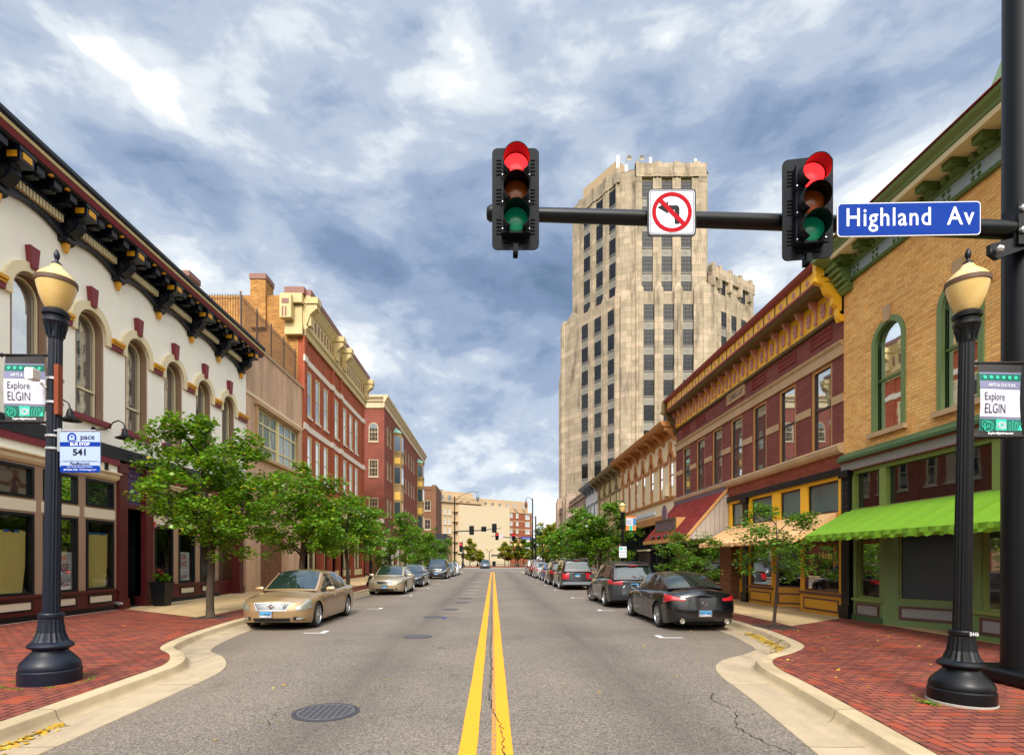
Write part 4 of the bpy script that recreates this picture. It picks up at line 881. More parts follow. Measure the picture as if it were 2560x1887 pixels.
for u0, u1, q in ((13.95, 15.1, ((14.08, 14.96),)), (7.0, 11.35, ((9.3, 11.15), (7.2, 9.1)))):
    MB(FR).plate(rect(u0, u1, .14, 3.1), [rect(a, b, .76, 2.95) for a, b in q], -.15, 0).build('shop_wall', 'leaf_green', B)
    MB(FR).box(u0, u1, 0, .05, .68, .75).build('sill', 'olive_frame', B)
    for a, b in q:
        window(B, FR, a, b, .76, 2.95, 0, .12, .05, 'olive_frame', 'shop_glass', (1, 1), name='shop_window')
        p = MB(FR).plate(rect(a, b, .28, .62), [rect(a + .05, b - .05, .33, .57)], 0, .03).build('panel_frame', 'plum_trim', B); MB(FR).box(a + .05, b - .05, 0, .012, .33, .57).build('panel', 'grey_band', p)
# recessed entrance, its side wall set at an angle
FA = frame(10.0, 13.95, .565, -.825, -.825, -.565)
MB(FA).plate(rect(0, 3.1, .14, 3.1), [rect(.35, 2.9, .78, 2.95)], -.12, 0).build('recess_wall', 'leaf_green', B)
window(B, FA, .35, 2.9, .78, 2.95, 0, .1, .04, 'olive_frame', 'glass_matt', (1, 1), name='shop_window')
p = MB(FA).plate(rect(.35, 2.9, .3, .64), [rect(.41, 2.84, .36, .58)], 0, .03).build('panel_frame', 'plum_trim', B); MB(FA).box(.41, 2.84, 0, .012, .36, .58).build('panel', 'grey_band', p)
MB().box(11.7, 11.8, 8, 12.2, .14, 3.1).build('entrance_door', 'black_paint', B)
MB(FR).box(7.0, 15.4, -3.3, -.1, 3.1, 3.18).build('shop_ceiling', 'dark_room', B); MB(FR).box(7.0, 15.4, -3.4, -3.3, .14, 3.1).build('shop_back_wall', 'dark_room', B)
MB(FR).prism([(0, .14), (.05, .14), (.05, .3), (0, .3)], 13.95, 15.1).build('plinth', 'dark_green', B)
mb = MB(FR); mb.box(15.15, 15.5, -.2, .08, .5, 4.25); mb.box(15.1, 15.52, -.2, .14, .14, .5); mb.box(15.1, 15.52, -.2, .16, 4.1, 4.3)
for i in range(7): z = 3.15 + i * .13; mb.add([(15.17, .08, z), (15.32, .08, z), (15.32, .08, z + .12), (15.17, .08, z + .12), (15.245, .13, z + .06)], [(0, 1, 4), (1, 2, 4), (2, 3, 4), (3, 0, 4)]); mb.add([(15.33, .08, z), (15.48, .08, z), (15.48, .08, z + .12), (15.33, .08, z + .12), (15.405, .13, z + .06)], [(0, 1, 4), (1, 2, 4), (2, 3, 4), (3, 0, 4)])
mb.build('iron_pilaster', 'black_iron', B)
def awning(name, lab, u0, u1, z1, z0, proj, m, drop=.16, ribs=6, fall=.02):
    T = thing(name, lab, 'awning', FR((u0 + u1) / 2, 0, z1)); mb = MB(FR); n = ribs * 6
    for i in range(n + 1):
        u = u0 + (u1 - u0) * i / n; sg = fall * abs(math.sin(math.pi * i / 6)); sc = .03 * abs(math.sin(math.pi * i * 1.0 / 3.0))
        mb.v += [FR(u, .02, z1), FR(u, proj * .35, z1 + (z0 - z1) * .35 - sg), FR(u, proj * .7, z1 + (z0 - z1) * .7 - sg), FR(u, proj, z0 - sg * .3), FR(u, proj + .01 + .02 * math.sin(i * 1.9), z0 - drop * .55), FR(u, proj + .03 * math.sin(i * 1.3), z0 - drop + sc)]
    mb.f = [(6 * i + j, 6 * i + j + 1, 6 * (i + 1) + j + 1, 6 * (i + 1) + j) for i in range(n) for j in range(5)]; mb.mi = [0] * len(mb.f)
    o = mb.build('cloth', m, T, False)
    mb = MB(FR)
    for u in (u0, u1): mb.add([(u, .02, z1), (u, proj, z0), (u, proj, z0 - drop), (u, proj * .5, (z0 + z1) / 2 - .2), (u, .02, z1 - .3)], [(0, 1, 2, 3, 4)])
    mb.build('end_flap', m, T)
    mb = MB(FR)
    for u in (u0 + .04, (u0 + u1) / 2, u1 - .04): mb.tube([(u, .02, z1 - .35), (u, proj - .03, z0 - .05)], .014, 5)
    mb.tube([(u0, proj - .02, z0 - .03), (u1, proj - .02, z0 - .03)], .016, 5); mb.build('frame', 'galvanised', T)
    mb = MB(FR)
    for i in range(1, ribs): u = u0 + (u1 - u0) * i / ribs; mb.tube([(u, .02, z1 + .004), (u, proj, z0 + .004)], .007, 4)
    mb.each('seam', m, T); return T
awning('awning', 'lime green canvas awning with scalloped edge over the dark shopfront', 10.35, 15.3, 3.17, 2.47, 1.22, 'lime_cloth', .2, 8)
awning('awning', 'second lime green canvas awning mostly hidden behind the big black pole', 7.2, 10.25, 3.17, 2.47, 1.22, 'lime_cloth', .2, 5)

# --- 2. the maroon building with the yellow cornice
B = thing('maroon_building', 'maroon brick building with bright yellow bracketed cornice and limestone bands', 'building', (10, 22.5, .14))
A0, A1 = 15.5, 29.7
ww = [(16.03 + 1.93 * k, 17.1 + 1.93 * k) for k in range(7)]
MB(FR).plate(rect(A0, A1, 4.75, 8.9), [rect(a, b, 5.15, 7.65) for a, b in ww], -.36, 0).build('wall', 'brick_maroon', B)
ptop(B, FR, A0, A1, 14, 10.2, 'brick_maroon', wf=-3.4); MB(FR).box(A0 + .01, A1 - .01, -3.42, -.36, 4.4, 9.9).build('upper_floor', 'dark_room', B)
proto = None
for i, (a, b) in enumerate(ww):
    if proto is None:
        o = window(B, FR, a + .1, b - .1, 5.15, 7.6, 0, .12, .06, 'dark_wood', 'glass_sky', (1, 2), .06); MB(FR).plate(rect(a, b, 5.15, 7.65), [rect(a + .11, b - .11, 5.15, 7.55)], -.1, -.03).build('casing', 'wood_frame', o)
        p = MB(FR).plate(rect(a, b, 8.33, 8.7), [rect(a + .06, b - .06, 8.39, 8.64)], 0, .03).build('terracotta_panel', 'terracotta', B); mb = MB(FR)
        for j in range(7): mb.lathe([(.001, 0), (.07, .0), (.05, .02), (.03, .012), (.001, .02)], (a + .13 + j * .137, .002, 8.515), 8, 0, 'y')
        mb.build('relief', 'terracotta', p); proto = (o, a, p)
    else:
        rep(proto[0], delta(FR, a - proto[1], 0))
        if i not in (3, 4)or i == 9: rep(proto[2], delta(FR, a - proto[1], 0))
p = MB(FR).plate(rect(21.55, 23.15, 8.33, 8.76), [rect(21.62, 23.08, 8.4, 8.69)], 0, .06).build('name_stone', 'limestone', B); MB(FR).box(21.62, 23.08, 0, .03, 8.4, 8.69).build('tablet', 'limestone', p)
MB(FR).text('CHRIS LAY', 22.35, .034, 8.45, .26, -1, .004, dw=.004).build('lettering', 'dark_wood', p)
mb = MB(FR); mb.box(A0, A1, 0, .05, 7.66, 7.93); mb.prism([(0, 7.93), (.05, 7.93), (.1, 7.99), (.12, 8.06), (0, 8.08)], A0, A1)
eds = [A0] + [x for a, b in ww for x in (a, b)] + [A1]
for a, b in zip(eds[::2], eds[1::2]): mb.box(a, b, -.02, .03, 6.32, 6.55)
mb.prism([(0, 4.83), (.1, 4.85), (.16, 4.93), (.18, 5.06), (.06, 5.14), (0, 5.145)], A0, A1); mb.each('limestone_band', 'limestone', B)
MB(FR).box(A0, A1, 0, .06, 8.86, 9.7).build('frieze', 'yellow_paint', B)
MB(FR).prism([(0, 8.78), (.1, 8.8), (.12, 8.88), (0, 8.9)], A0, A1).build('architrave', 'brass', B)
MB(FR).prism([(.0, 9.68), (.5, 9.7), (.62, 9.8), (.58, 9.86), (0, 9.86)], A0, A1).build('soffit', 'brass', B)
MB(FR).prism([(.5, 9.76), (.645, 9.8), (.64, 9.87), (.5, 9.87)], A0, A1).build('oxide_moulding', 'oxide_red', B)
MB(FR).box(A0, A1, 0, .56, 9.87, 10.3).build('parapet', 'yellow_paint', B)
MB(FR).prism([(0, 10.3), (.57, 10.3), (.6, 10.26), (.7, 10.34), (.74, 10.44), (0, 10.5)], A0 - .05, A1 + .05).build('parapet_cap', 'oxide_red', B)
mb, mc = MB(FR), MB(FR); proto = None
for i in range(19):
    u = 15.95 + i * .752
    if i < 19:
        if proto is None:
            q = MB(FR); q.prism([(.06, 8.98), (.11, 8.98), (.13, 9.06), (.09, 9.2), (.12, 9.36), (.16, 9.46), (.26, 9.5), (.28, 9.62), (.24, 9.68), (.06, 9.68)], u - .045, u + .045); q.box(u - .06, u + .06, .06, .3, 9.6, 9.69)
            o = q.build('bracket', 'rose_paint', B)
            q = MB(FR); q.plate([(u + .32, 9.1), (u + .4, 9.05), (u + .48, 9.1), (u + .52, 9.3), (u + .47, 9.36), (u + .52, 9.46), (u + .28, 9.46), (u + .33, 9.36), (u + .28, 9.3)], (), .06, .1); q.lathe([(.001, .0), (.06, .0), (.05, .03), (.001, .045)], (u + .4, .1, 9.28), 8, 0, 'y'); q.build('shield', 'rose_paint', o); proto = (o, u)
        else: rep(proto[0], delta(FR, u - proto[1], 0))
    mc.lathe([(.001, 0), (.10, 0), (.08, .025), (.04, .02), (.001, .035)], (u + .38, .56, 10.08), 10, 0, 'y'); mb.box(u - .02, u + .02, .56, .575, 9.9, 10.27)
mb.each('parapet_divider', 'black_iron', B); mc.each('rosette', 'rose_paint', B)
for u in (15.5, 29.55):
    mb = MB(FR); mb.prism([(0, 8.6), (.12, 8.6), (.18, 8.75), (.16, 9.0), (.3, 9.1), (.32, 9.3), (.5, 9.4), (.6, 9.65), (.8, 9.7), (.8, 10.35), (0, 10.5)], u, u + .16); mb.box(u - .01, u + .2, 0, .84, 9.72, 9.84); mb.build('end_bracket', 'yellow_paint' if u < 20 else 'brass', B)
MB(FR).plate(rect(15.45, 15.75, 10.3, 10.62), (), .6, .76).build('finial', 'oxide_red', B)
MB(FR).box(A0, A1, -.3, .02, 4.42, 4.84).build('brick_band', 'brick_rust', B); MB(FR).box(A0, 23.1, -.3, .1, 4.22, 4.42).build('lintel_beam', 'black_iron', B)
# yellow shopfront
tr = [(15.75, 17.3), (17.7, 18.95), (19.5, 21.05), (21.85, 22.8)]
MB(FR).plate(rect(15.5, 23.1, 3.05, 4.22), [rect(a, b, 3.18, 4.12) for a, b in tr], -.2, 0).build('transom_frame', 'yellow_paint', B)
for a, b in tr: window(B, FR, a, b, 3.18, 4.12, 0, .12, .05, 'dark_wood', 'glass_teal', (1, 1), name='transom_window')
FB = frame(10.0, 17.7, .5, .866, -.866, .5); dis = [(15.55, 17.7, ((15.72, 17.5),)), (19.4, 21.3, ((19.55, 21.15),))]
for u0, u1, q in dis:
    MB(FR).plate(rect(u0, u1, .14, 3.05), [rect(a, b, .82, 2.9) for a, b in q], -.12, 0).build('shop_wall', 'shop_yellow', B); MB(FR).box(u0, u1, 0, .06, .72, .8).build('sill', 'plum_trim', B)
    for a, b in q:
        o = window(B, FR, a, b, .82, 2.9, 0, .1, .06, 'plum_trim', 'shop_glass', (1, 1), name='shop_window')
        if a < 16: MB(FR).text('Hines', 16.45, -.06, 1.83, .3, -1, .004).build('lettering', 'kraft_paper', o)
        p = MB(FR).plate(rect(a, b, .24, .62), [rect(a + .05, b - .05, .29, .57)], 0, .02).build('panel_frame', 'plum_trim', B); MB(FR).box(a + .05, b - .05, 0, .008, .29, .57).build('panel', 'shop_yellow', p)
for F_, L in ((frame(10.0, 17.7, .866, .5, -.5, .866), 1.5), (frame(11.3, 18.45, -.80, .6, -.6, -.8), 1.6)):
    MB(F_).plate(rect(0, L, .14, 3.05), [rect(.15, L - .12, .82, 2.9)], -.1, 0).build('recess_wall', 'shop_yellow', B); window(B, F_, .15, L - .12, .82, 2.9, 0, .08, .05, 'plum_trim', 'glass_dark', (1, 1), name='shop_window')
    p = MB(F_).plate(rect(.15, L - .12, .24, .62), [rect(.2, L - .17, .29, .57)], 0, .02).build('panel_frame', 'plum_trim', B); MB(F_).box(.2, L - .17, 0, .008, .29, .57).build('panel', 'shop_yellow', p)
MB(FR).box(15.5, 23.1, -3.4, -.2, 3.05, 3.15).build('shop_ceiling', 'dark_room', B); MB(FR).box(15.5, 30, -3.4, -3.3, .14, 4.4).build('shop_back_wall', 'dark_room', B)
d = MB(FR).plate(rect(21.75, 22.75, .16, 3.0), [rect(21.95, 22.55, .7, 2.4)], -.4, -.3).build('door', 'shop_yellow', B); MB(FR).box(21.95, 22.55, -.37, -.34, .7, 2.4).build('pane', 'glass', d); MB(FR).box(22.6, 22.64, -.3, -.22, 1.0, 1.3).build('handle', 'brass', d)
mb = MB(FR); mb.box(21.3, 21.7, -.2, .06, .14, 4.2); mb.box(21.25, 21.75, -.2, .14, 4.0, 4.22); mb.box(21.25, 21.75, -.2, .12, .14, .5); mb.build('iron_column', 'black_iron', B)
mb = MB(FR); mb.box(22.8, 23.9, -.5, .03, .14, 2.7); mb.box(29.0, 29.7, -.5, .03, .14, 4.7); mb.box(23.9, 29.0, -.4, 0, .14, .8); mb.each('brick_pier', 'brick_brown', B)
MB(FR).box(23.9, 29.0, -.15, -.1, .8, 2.75).build('shop_glazing', 'shop_glass', B); MB(FR).box(23.9, 29, -.1, .08, .74, .8).build('sill', 'limestone', B)
mb = MB(FR); mb.lathe([(.12, .8), (.13, .84), (.04, .9), (.03, 1.0), (.06, 1.1), (.05, 1.2), (.02, 1.25), (.015, 1.5)], (25.0, -.6, 0), 10); mb.lathe([(.25, 1.0), (.3, 1.02), (.25, 1.03)], (25.3, -.6, 0), 12); mb.build('display_stand', 'gold_paint', B)
awning('awning', 'wide tan canvas awning over the yellow shop windows', 15.75, 21.25, 3.17, 2.42, 1.35, 'tan_cloth', .16, 7); awning('awning', 'narrow tan canvas awning over the yellow-framed door', 21.4, 22.85, 3.17, 2.42, 1.35, 'tan_cloth', .16, 2)
# red shingled mansard
T = thing('shingle_canopy', 'red shingled sloping canopy with grey board end over a shop', 'canopy', FR(26.5, 0, 4.7))
n = 12; mb = MB(FR); mb.add([(23.2, .12, 4.74), (29.6, .12, 4.74), (29.6, 1.8, 2.8), (23.2, 1.8, 2.8), (23.2, .12, 4.66), (29.6, .12, 4.66), (29.6, 1.74, 2.78), (23.2, 1.74, 2.78)], [(0, 1, 2, 3), (4, 7, 6, 5), (0, 3, 7, 4), (1, 5, 6, 2), (3, 2, 6, 7), (0, 4, 5, 1)]); mb.build('shingle_roof', 'shingles', T)
MB(FR).prism([(.05, 4.72), (.14, 4.72), (.14, 5.1), (.1, 5.14), (.05, 5.14)], 23.15, 29.65).build('head_flashing', 'slate', T)
mb = MB(FR)
for i in range(9):
    a, b = .02 + i * .195, .02 + (i + 1) * .195 - .012; zt = lambda w: 4.74 - (w - .12) * (1.94 / 1.68)
    if a < 1.72: mb.add([(u, w, z) for u in (23.06, 23.14) for w, z in ((a, 2.68), (b, 2.68), (b, min(4.66, zt(b) - .06)), (a, min(4.66, zt(a) - .06)))], [(0, 1, 2, 3), (7, 6, 5, 4), (0, 4, 5, 1), (1, 5, 6, 2), (2, 6, 7, 3), (3, 7, 4, 0)])
mb.build('board_end', 'grey_boards', T)
mb = MB(FR); mb.add([(23.0, .05, 4.86), (23.0, 1.9, 2.72), (23.0, 1.84, 2.64), (23.0, .05, 4.72), (23.1, .05, 4.86), (23.1, 1.9, 2.72), (23.1, 1.84, 2.64), (23.1, .05, 4.72)], [(0, 1, 2, 3), (7, 6, 5, 4), (0, 4, 5, 1), (1, 5, 6, 2), (2, 6, 7, 3), (3, 7, 4, 0)]); mb.box(23.0, 29.7, 1.7, 1.82, 2.6, 2.78); mb.build('fascia', 'wood_frame', T)
MB(FR).box(23.1, 29.6, .1, 1.7, 2.62, 2.68).build('ceiling', 'dark_wood', T)
Sg = thing('shop_sign', 'dark weathered shop sign with rounded crest on the red shingled canopy', 'sign', FR(27, 1.4, 3.17))
MB(FR).plate(rect(25.5, 28.6, 3.17, 3.8), [rect(25.58, 28.52, 3.25, 3.72)], 1.4, 1.48).build('frame', 'brass', Sg); MB(FR).box(25.58, 28.52, 1.4, 1.45, 3.25, 3.72).build('board', 'slate', Sg)
MB(FR).plate(arch(26.8, 27.5, 3.8, 4.2, .3), (), 1.4, 1.46).build('crest', 'slate', Sg)
mb = MB(FR); mb.add([(u, w, z) for u in (25.5, 28.6) for w, z in ((1.4, 3.2), (1.4, 3.79), (.9, 3.79))], [(0, 1, 2), (5, 4, 3), (0, 3, 4, 1), (1, 4, 5, 2), (0, 2, 5, 3)]); mb.build('side_box', 'wood_frame', Sg)
mb = MB(FR); mb.text('BUTLER JEWELERS', 27.05, 1.452, 3.5, .24, -1, .002); mb.text('REPAIRS', 27.05, 1.452, 3.3, .16, -1); mb.build('lettering', 'brass', Sg)
for k, u in enumerate((25.9, 26.9, 27.9)):
    mb = MB(FR); mb.lathe([(.06, 0), (.09, .1), (.07, .16), (.001, .18)], (u, 1.72, 2.9), 8, 0, 'y'); mb.tube([(u, 1.6, 2.95), (u, 1.78, 2.92)], .03, 6); solo('spotlight', ('small dark spotlight on the red canopy beside its grey board end', 'small dark spotlight between two others on the red canopy', 'small dark spotlight at the end of the canopy by the cream building')[k], 'spotlight', mb, 'black_iron', 'spotlights on the red canopy')

# --- 3/4/5. three plastered Italianate fronts
def italianate(name, lab, A0, A1, us, w_, zt, wall, trim, glass, dz=0., hood=True, arc=.35):
    B = thing(name, lab, 'building', (10, (A0 + A1) / 2, .14)); z0, z1 = 5.3 + dz, 7.45 + dz
    MB(FR).plate(rect(A0, A1, 4.4, zt - .1), [arch(u - w_ / 2, u + w_ / 2, z0, z1, arc) for u in us], -.36, 0).build('wall', wall, B); pt(B, A0, A1, zt, wall)
    proto = None
    for u in us:
        if proto is None:
            o = window(B, FR, u - w_ / 2, u + w_ / 2, z0, z1, arc, .1, .08, trim, glass, (1, 2), .06)
            if hood:
                MB(FR).plate(ring(u - w_ / 2, u + w_ / 2, .12, z1 - .15, z1, arc), (), 0, .07).build('hood', trim, o)
                MB(FR).plate([(u - .14, z1 + arc), (u + .14, z1 + arc), (u + .2, z1 + arc + .42), (u, z1 + arc + .62), (u - .2, z1 + arc + .42)], (), 0, .12).build('hood_crest', trim, o)
            proto = (o, u)
        else: rep(proto[0], delta(FR, u - proto[1], 0))
    mb = MB(FR); mb.prism([(0, z0 - .16), (.1, z0 - .14), (.12, z0), (0, z0)], A0, A1)
    eds = [A0] + [x for u in us for x in (u - w_ / 2 - .13, u + w_ / 2 + .13)] + [A1]
    for a, b in zip(eds[::2], eds[1::2]):
        if b - a < .05: continue
        mb.box(a, b, 0, .07, z1 - .15, z1 - .02); k = max(1, int((b - a) / .14))
        for j in range(k): mb.box(a + (j + .2) * (b - a) / k, a + (j + .75) * (b - a) / k, 0, .05, z1 - .26, z1 - .15)
    mb.build('string_course', trim, B)
    mb = MB(FR); mb.box(A0, A1, 0, .08, zt - .75, zt - .3); mb.prism([(0, zt - .3), (.7, zt - .26), (.8, zt - .14), (.85, zt), (0, zt + .06)], A0, A1); mb.build('cornice', trim, B)
    mb = MB(FR); q = int((A1 - A0) / .62)
    for j in range(q + 1):
        u = A0 + .15 + (A1 - A0 - .3) * j / q
        if j % 3 == 0: mb.prism([(0, zt - 1.0), (.12, zt - 1.0), (.16, zt - .8), (.4, zt - .55), (.62, zt - .45), (.62, zt - .28), (0, zt - .28)], u - .08, u + .08)
        else: mb.prism([(0, zt - .6), (.1, zt - .6), (.3, zt - .4), (.3, zt - .28), (0, zt - .28)], u - .06, u + .06)
    mb.each('bracket', trim, B); return B
B = italianate('cream_italianate_building', 'cream plastered building with orange-brown trim and seven narrow arched windows', 29.7, 42.65, [30.55 + 1.87 * k for k in range(7)], .75, 9.35, 'cream_plaster', 'orange_trim', 'glass')
MB(FR).box(29.7, 42.65, -.3, .03, 3.95, 4.4).build('shop_fascia', 'orange_trim', B); MB(FR).plate(rect(33.5, 38.5, 4.55, 4.8), (), 0, .05).build('sign_board', 'white_sign', B)
MB(FR).box(29.8, 42.6, -.36, -.3, .14, 3.95).build('shop_glazing', 'glass_dark', B); mb = MB(FR)
for i in range(11): u = 29.75 + i * 1.28; mb.box(u, u + .09, -.3, -.1, .14, 3.95)
mb.box(29.7, 42.6, -.3, -.12, 2.4, 2.5); mb.each('shop_frame', 'black_paint', B)
mb = MB(FR); mb.box(35.0, 37.3, -.3, .05, .14, 2.35); mb.each('brick_pier', 'brick_dark', B); MB(FR).box(34.9, 37.4, -.3, .1, 2.35, 2.45).build('pier_cap', 'cream_trim', B)
mb = MB(FR); mb.text('WORK', 36.1, .056, 1.3, .22, -1); mb.text('21-29', 36.1, .056, 1.0, .22, -1); mb.build('lettering', 'white_stone', B)
MB(FR).box(30.9, 31.5, .0, .2, 5.4, 6.0).build('wall_box', 'cream_trim', B)
B = italianate('beige_italianate_building', 'beige plastered building with olive trim and four arched windows', 42.65, 52.1, [44.0 + 2.33 * k for k in range(4)], .8, 9.25, 'beige_plaster', 'olive_trim', 'glass')
mb = MB(FR); mb.box(42.7, 52.0, -.3, -.2, .14, 4.4); mb.build('shop_glazing', 'glass', B); mb = MB(FR)
for i in range(6): u = 42.7 + i * 1.84; mb.box(u, u + .2, -.25, .05, .14, 4.4)
mb.each('shop_frame', 'olive_trim', B)
B = italianate('white_building', 'narrow white building with blue-grey trim and three tall windows', 52.1, 58.6, [53.5, 55.5, 57.5], 1.0, 9.3, 'white_plaster', 'blue_grey_trim', 'glass', 0, False, 0)
mb = MB(FR); mb.box(52.2, 58.5, -.3, -.2, .14, 4.4); mb.build('shop_glazing', 'glass', B)

# ------------------------------------------------------------------ the tower
T = thing('office_tower', 'tall stepped limestone Art Deco office tower with dark gridded windows', 'office tower', (24, 84, 0))
tops = [55.2 - 3.53 * k for k in range(14)]
up = [(20.2, 77.0), (30.0, 77.0), (30.7, 77.8), (31.5, 90), (18, 95), (12.7, 86.4), (17.9, 78.0)]
lo = [(20.0, 76.3), (30.9, 76.3), (31.5, 77.2), (38, 92), (18, 97), (11.4, 88.6), (11.33, 87.4), (17.5, 77.35)]
wing = [(30.7, 77.0), (39.7, 82.9), (40.2, 84.0), (38, 93), (30, 92)]
def prism_z(pts, z0, z1, mb=None):
    mb = mb or MB(); n = len(pts); mb.add([(a, b, z) for z in (z0, z1) for a, b in pts], [tuple(range(n))[::-1], tuple(range(n, 2 * n))] + [(i, (i + 1) % n, n + (i + 1) % n, n + i) for i in range(n)]); return mb
prism_z(up, 38, 57.0).build('upper_shaft', 'ashlar', T); prism_z(lo, .1, 39.4).build('lower_shaft', 'ashlar', T); prism_z(wing, .1, 42.6).build('wing', 'ashlar', T)
dL = (-.523, .853); nL_ = (-.853, -.523); dW = (.835, .55); nW = (.55, -.835)
def face(o, d, n): return lambda u, w, z: (o[0] + d[0] * u + n[0] * w, o[1] + d[1] * u + n[1] * w, z)
FU, FLo = face((20.2, 77.0), (1, 0), (0, -1)), face((20.0, 76.3), (1, 0), (0, -1))
LU, LLo = face((17.9, 78.0), dL, nL_), face((17.5, 77.35), dL, nL_)
FW = face((30.7, 77.0), dW, nW)
mb = MB(FU)
def fins(F, cs, w_, z0, z1, ext, top, depth=.42):     # piers between window columns, rising to little pointed heads
    mb = MB(F); es = [ext[0]] + [x for c in cs for x in (c - w_ / 2, c + w_ / 2)] + [ext[1]]
    for i, (a, b) in enumerate(zip(es[::2], es[1::2])):
        mb.box(a, b, 0, depth, z0, z1)
        if top: mb.add([(a, 0, z1), (b, 0, z1), (b, depth, z1), (a, depth, z1), ((a + b) / 2, 0, z1 + 1.4), ((a + b) / 2, depth * .5, z1 + 1.2)], [(3, 2, 5), (0, 3, 5, 4), (2, 1, 4, 5)])
        c_ = (a + b) / 2; mb.box(c_ - .12, c_ + .12, depth, depth + .09, z0, z1 - .4)
    return mb
cF = [1.58, 4.34, 7.07]; cF2 = [c + .2 for c in cF]; cL = [.93, 3.7, 6.5]; cL2 = [.85, 3.7, 6.55]; cW = [3.1, 5.55, 8.0]
fins(FU, cF, 1.55, 39, 57.4, (-.1, 9.9), False, .3).each('pier', 'ashlar', T); fins(LU, cL, 1.5, 39, 57.4, (.0, 9.9), False, .13).each('pier', 'ashlar', T)
fins(FLo, cF2, 1.55, .1, 39.6, (0, 10.9), True).each('pier', 'ashlar', T); fins(LLo, cL2, 1.5, .1, 39.2, (0, 11.8), True, .13).each('pier', 'ashlar', T); fins(FW, cW, 1.35, .1, 39.6, (0, 10.6), True, .16).each('pier', 'ashlar', T)
mb = MB(FU); mb.box(-.1, 9.9, -.2, .44, 55.7, 57.6)
for c in (-.1, 2.96, 5.7, 8.5): mb.box(c - .45 + (.45 if c < 0 else 0), c + .45, -.2, .5, 55.7, 57.8)
F2 = LU
mb2 = MB(LU); mb2.box(0, 9.9, -.2, .2, 55.7, 57.5)
for c in (0.1, 2.3, 5.1, 8.0): mb2.box(c - .4, c + .4, -.2, .3, 55.7, 57.75)
for q in (mb, mb2): q.build('parapet', 'ashlar', T)
mb = MB(FU)
for c in cF:
    for j in range(5): mb.box(c - .5 + j * .22, c - .4 + j * .22, .44, .5, 55.9, 57.0 - abs(j - 2) * .15)
for c in (-.05, 9.3):
    for j in range(6):
        for k in range(3): mb.add([(c - .55 + j * .22, .46, 55.1 + k * .22), (c - .44 + j * .22, .5, 55.25 + k * .22), (c - .33 + j * .22, .46, 55.1 + k * .22), (c - .44 + j * .22, .46, 55.05 + k * .22)], [(0, 1, 3), (1, 2, 3)])
mb.each('carved_relief', 'ashlar', T)
# rounded shoulder blocks at the set-back
for (x, y, r_) in ((19.0, 77.5, 1.15), (30.9, 77.2, 1.05), (11.6, 87.6, .7)):
    MB().lathe([(r_ * 1.05, 0), (r_ * 1.05, 37.8), (r_ * 1.0, 38.8), (r_ * .8, 39.6), (r_ * .4, 39.9), (.01, 40)], (x, y, .1), 10).build('corner_pier', 'ashlar', T)
MB().lathe([(.85, 0), (.85, 30.5), (.7, 31.8), (.4, 32.4), (.01, 32.5)], (11.6, 88.9, .1), 8).build('corner_pier', 'ashlar', T)
protos = {}
def twin(F, c, w_, zt, h, k):
    key = (id(F), w_, h)
    if key not in protos:
        o = window(T, F, c - w_ / 2, c + w_ / 2, zt - h, zt, 0, -.02, .05, 'steel_sash', 'glass_tower', (3, 4), .045, fd=.07); mb = MB(F); mb.box(c - w_ / 2, c + w_ / 2, .005, .15, zt - h - .12, zt - h); mb.build('sill', 'spandrel', o); protos[key] = (o, c, zt)
    else:
        o, c0, z0 = protos[key]; a, b = F(c0, 0, 0), F(c, 0, 0); rep(o, (b[0] - a[0], b[1] - a[1], zt - z0), T)
for k, zt in enumerate(tops):
    if k < 5:
        for c in cF: twin(FU, c, 1.5, zt, 2.25, k)
        for c in cL: twin(LU, c, 1.45, zt, 2.25, k)
    else:
        if k < 13:
            for c in cF2: twin(FLo, c, 1.5, zt, 2.25, k)
        for c in cL2: twin(LLo, c, 1.45, zt, 2.25, k)
        if k < 10:
            for c in cW: twin(FW, c, 1.3, zt, 2.25, k)
for c in (3.1, 8.0):
    o = window(T, FW, c - .45, c + .45, 40.1, 41.4, .5, -.02, .06, 'steel_sash', 'glass_tower', (2, 3), .045, fd=.07)
mb, ms = MB(), MB()
for F, cs, ks, w_ in ((FU, cF, range(0, 5), 1.5), (LU, cL, range(0, 5), 1.45), (FLo, cF2, range(5, 13), 1.5), (LLo, cL2, range(5, 14), 1.45), (FW, cW, range(5, 10), 1.3)):
    q = MB(F); 
    for k in ks:
        for c in cs:
            z1, z0 = tops[k] - 2.37, tops[k] - 3.53; q.box(c - w_ / 2, c + w_ / 2, 0, .06, z0, z1); q.plate([(c - .35, (z0 + z1) / 2), (c, z0 + .3), (c + .35, (z0 + z1) / 2), (c, z1 - .3)], [[(c - .2, (z0 + z1) / 2), (c, z0 + .42), (c + .2, (z0 + z1) / 2), (c, z1 - .42)]], .06, .09)
    q.each('spandrel', 'spandrel', T)
pen = [(18.1, 79.3), (14.2, 85.6), (19, 89), (22.5, 83)]
prism_z(pen, 57, 60.0).build('penthouse', 'plaster_tan', T); prism_z([(a + .1, b) for a, b in up], 57.0, 57.1).build('roof', 'roof_felt', T)
mb = MB(FW); mb.box(0, 10.6, -.3, .36, 41.9, 43.4)
for c in (.3, 1.8, 4.3, 6.8, 9.4): mb.box(c - .3, c + .3, -.3, .55, 40.5, 43.7)
mb.build('wing_parapet', 'ashlar', T)
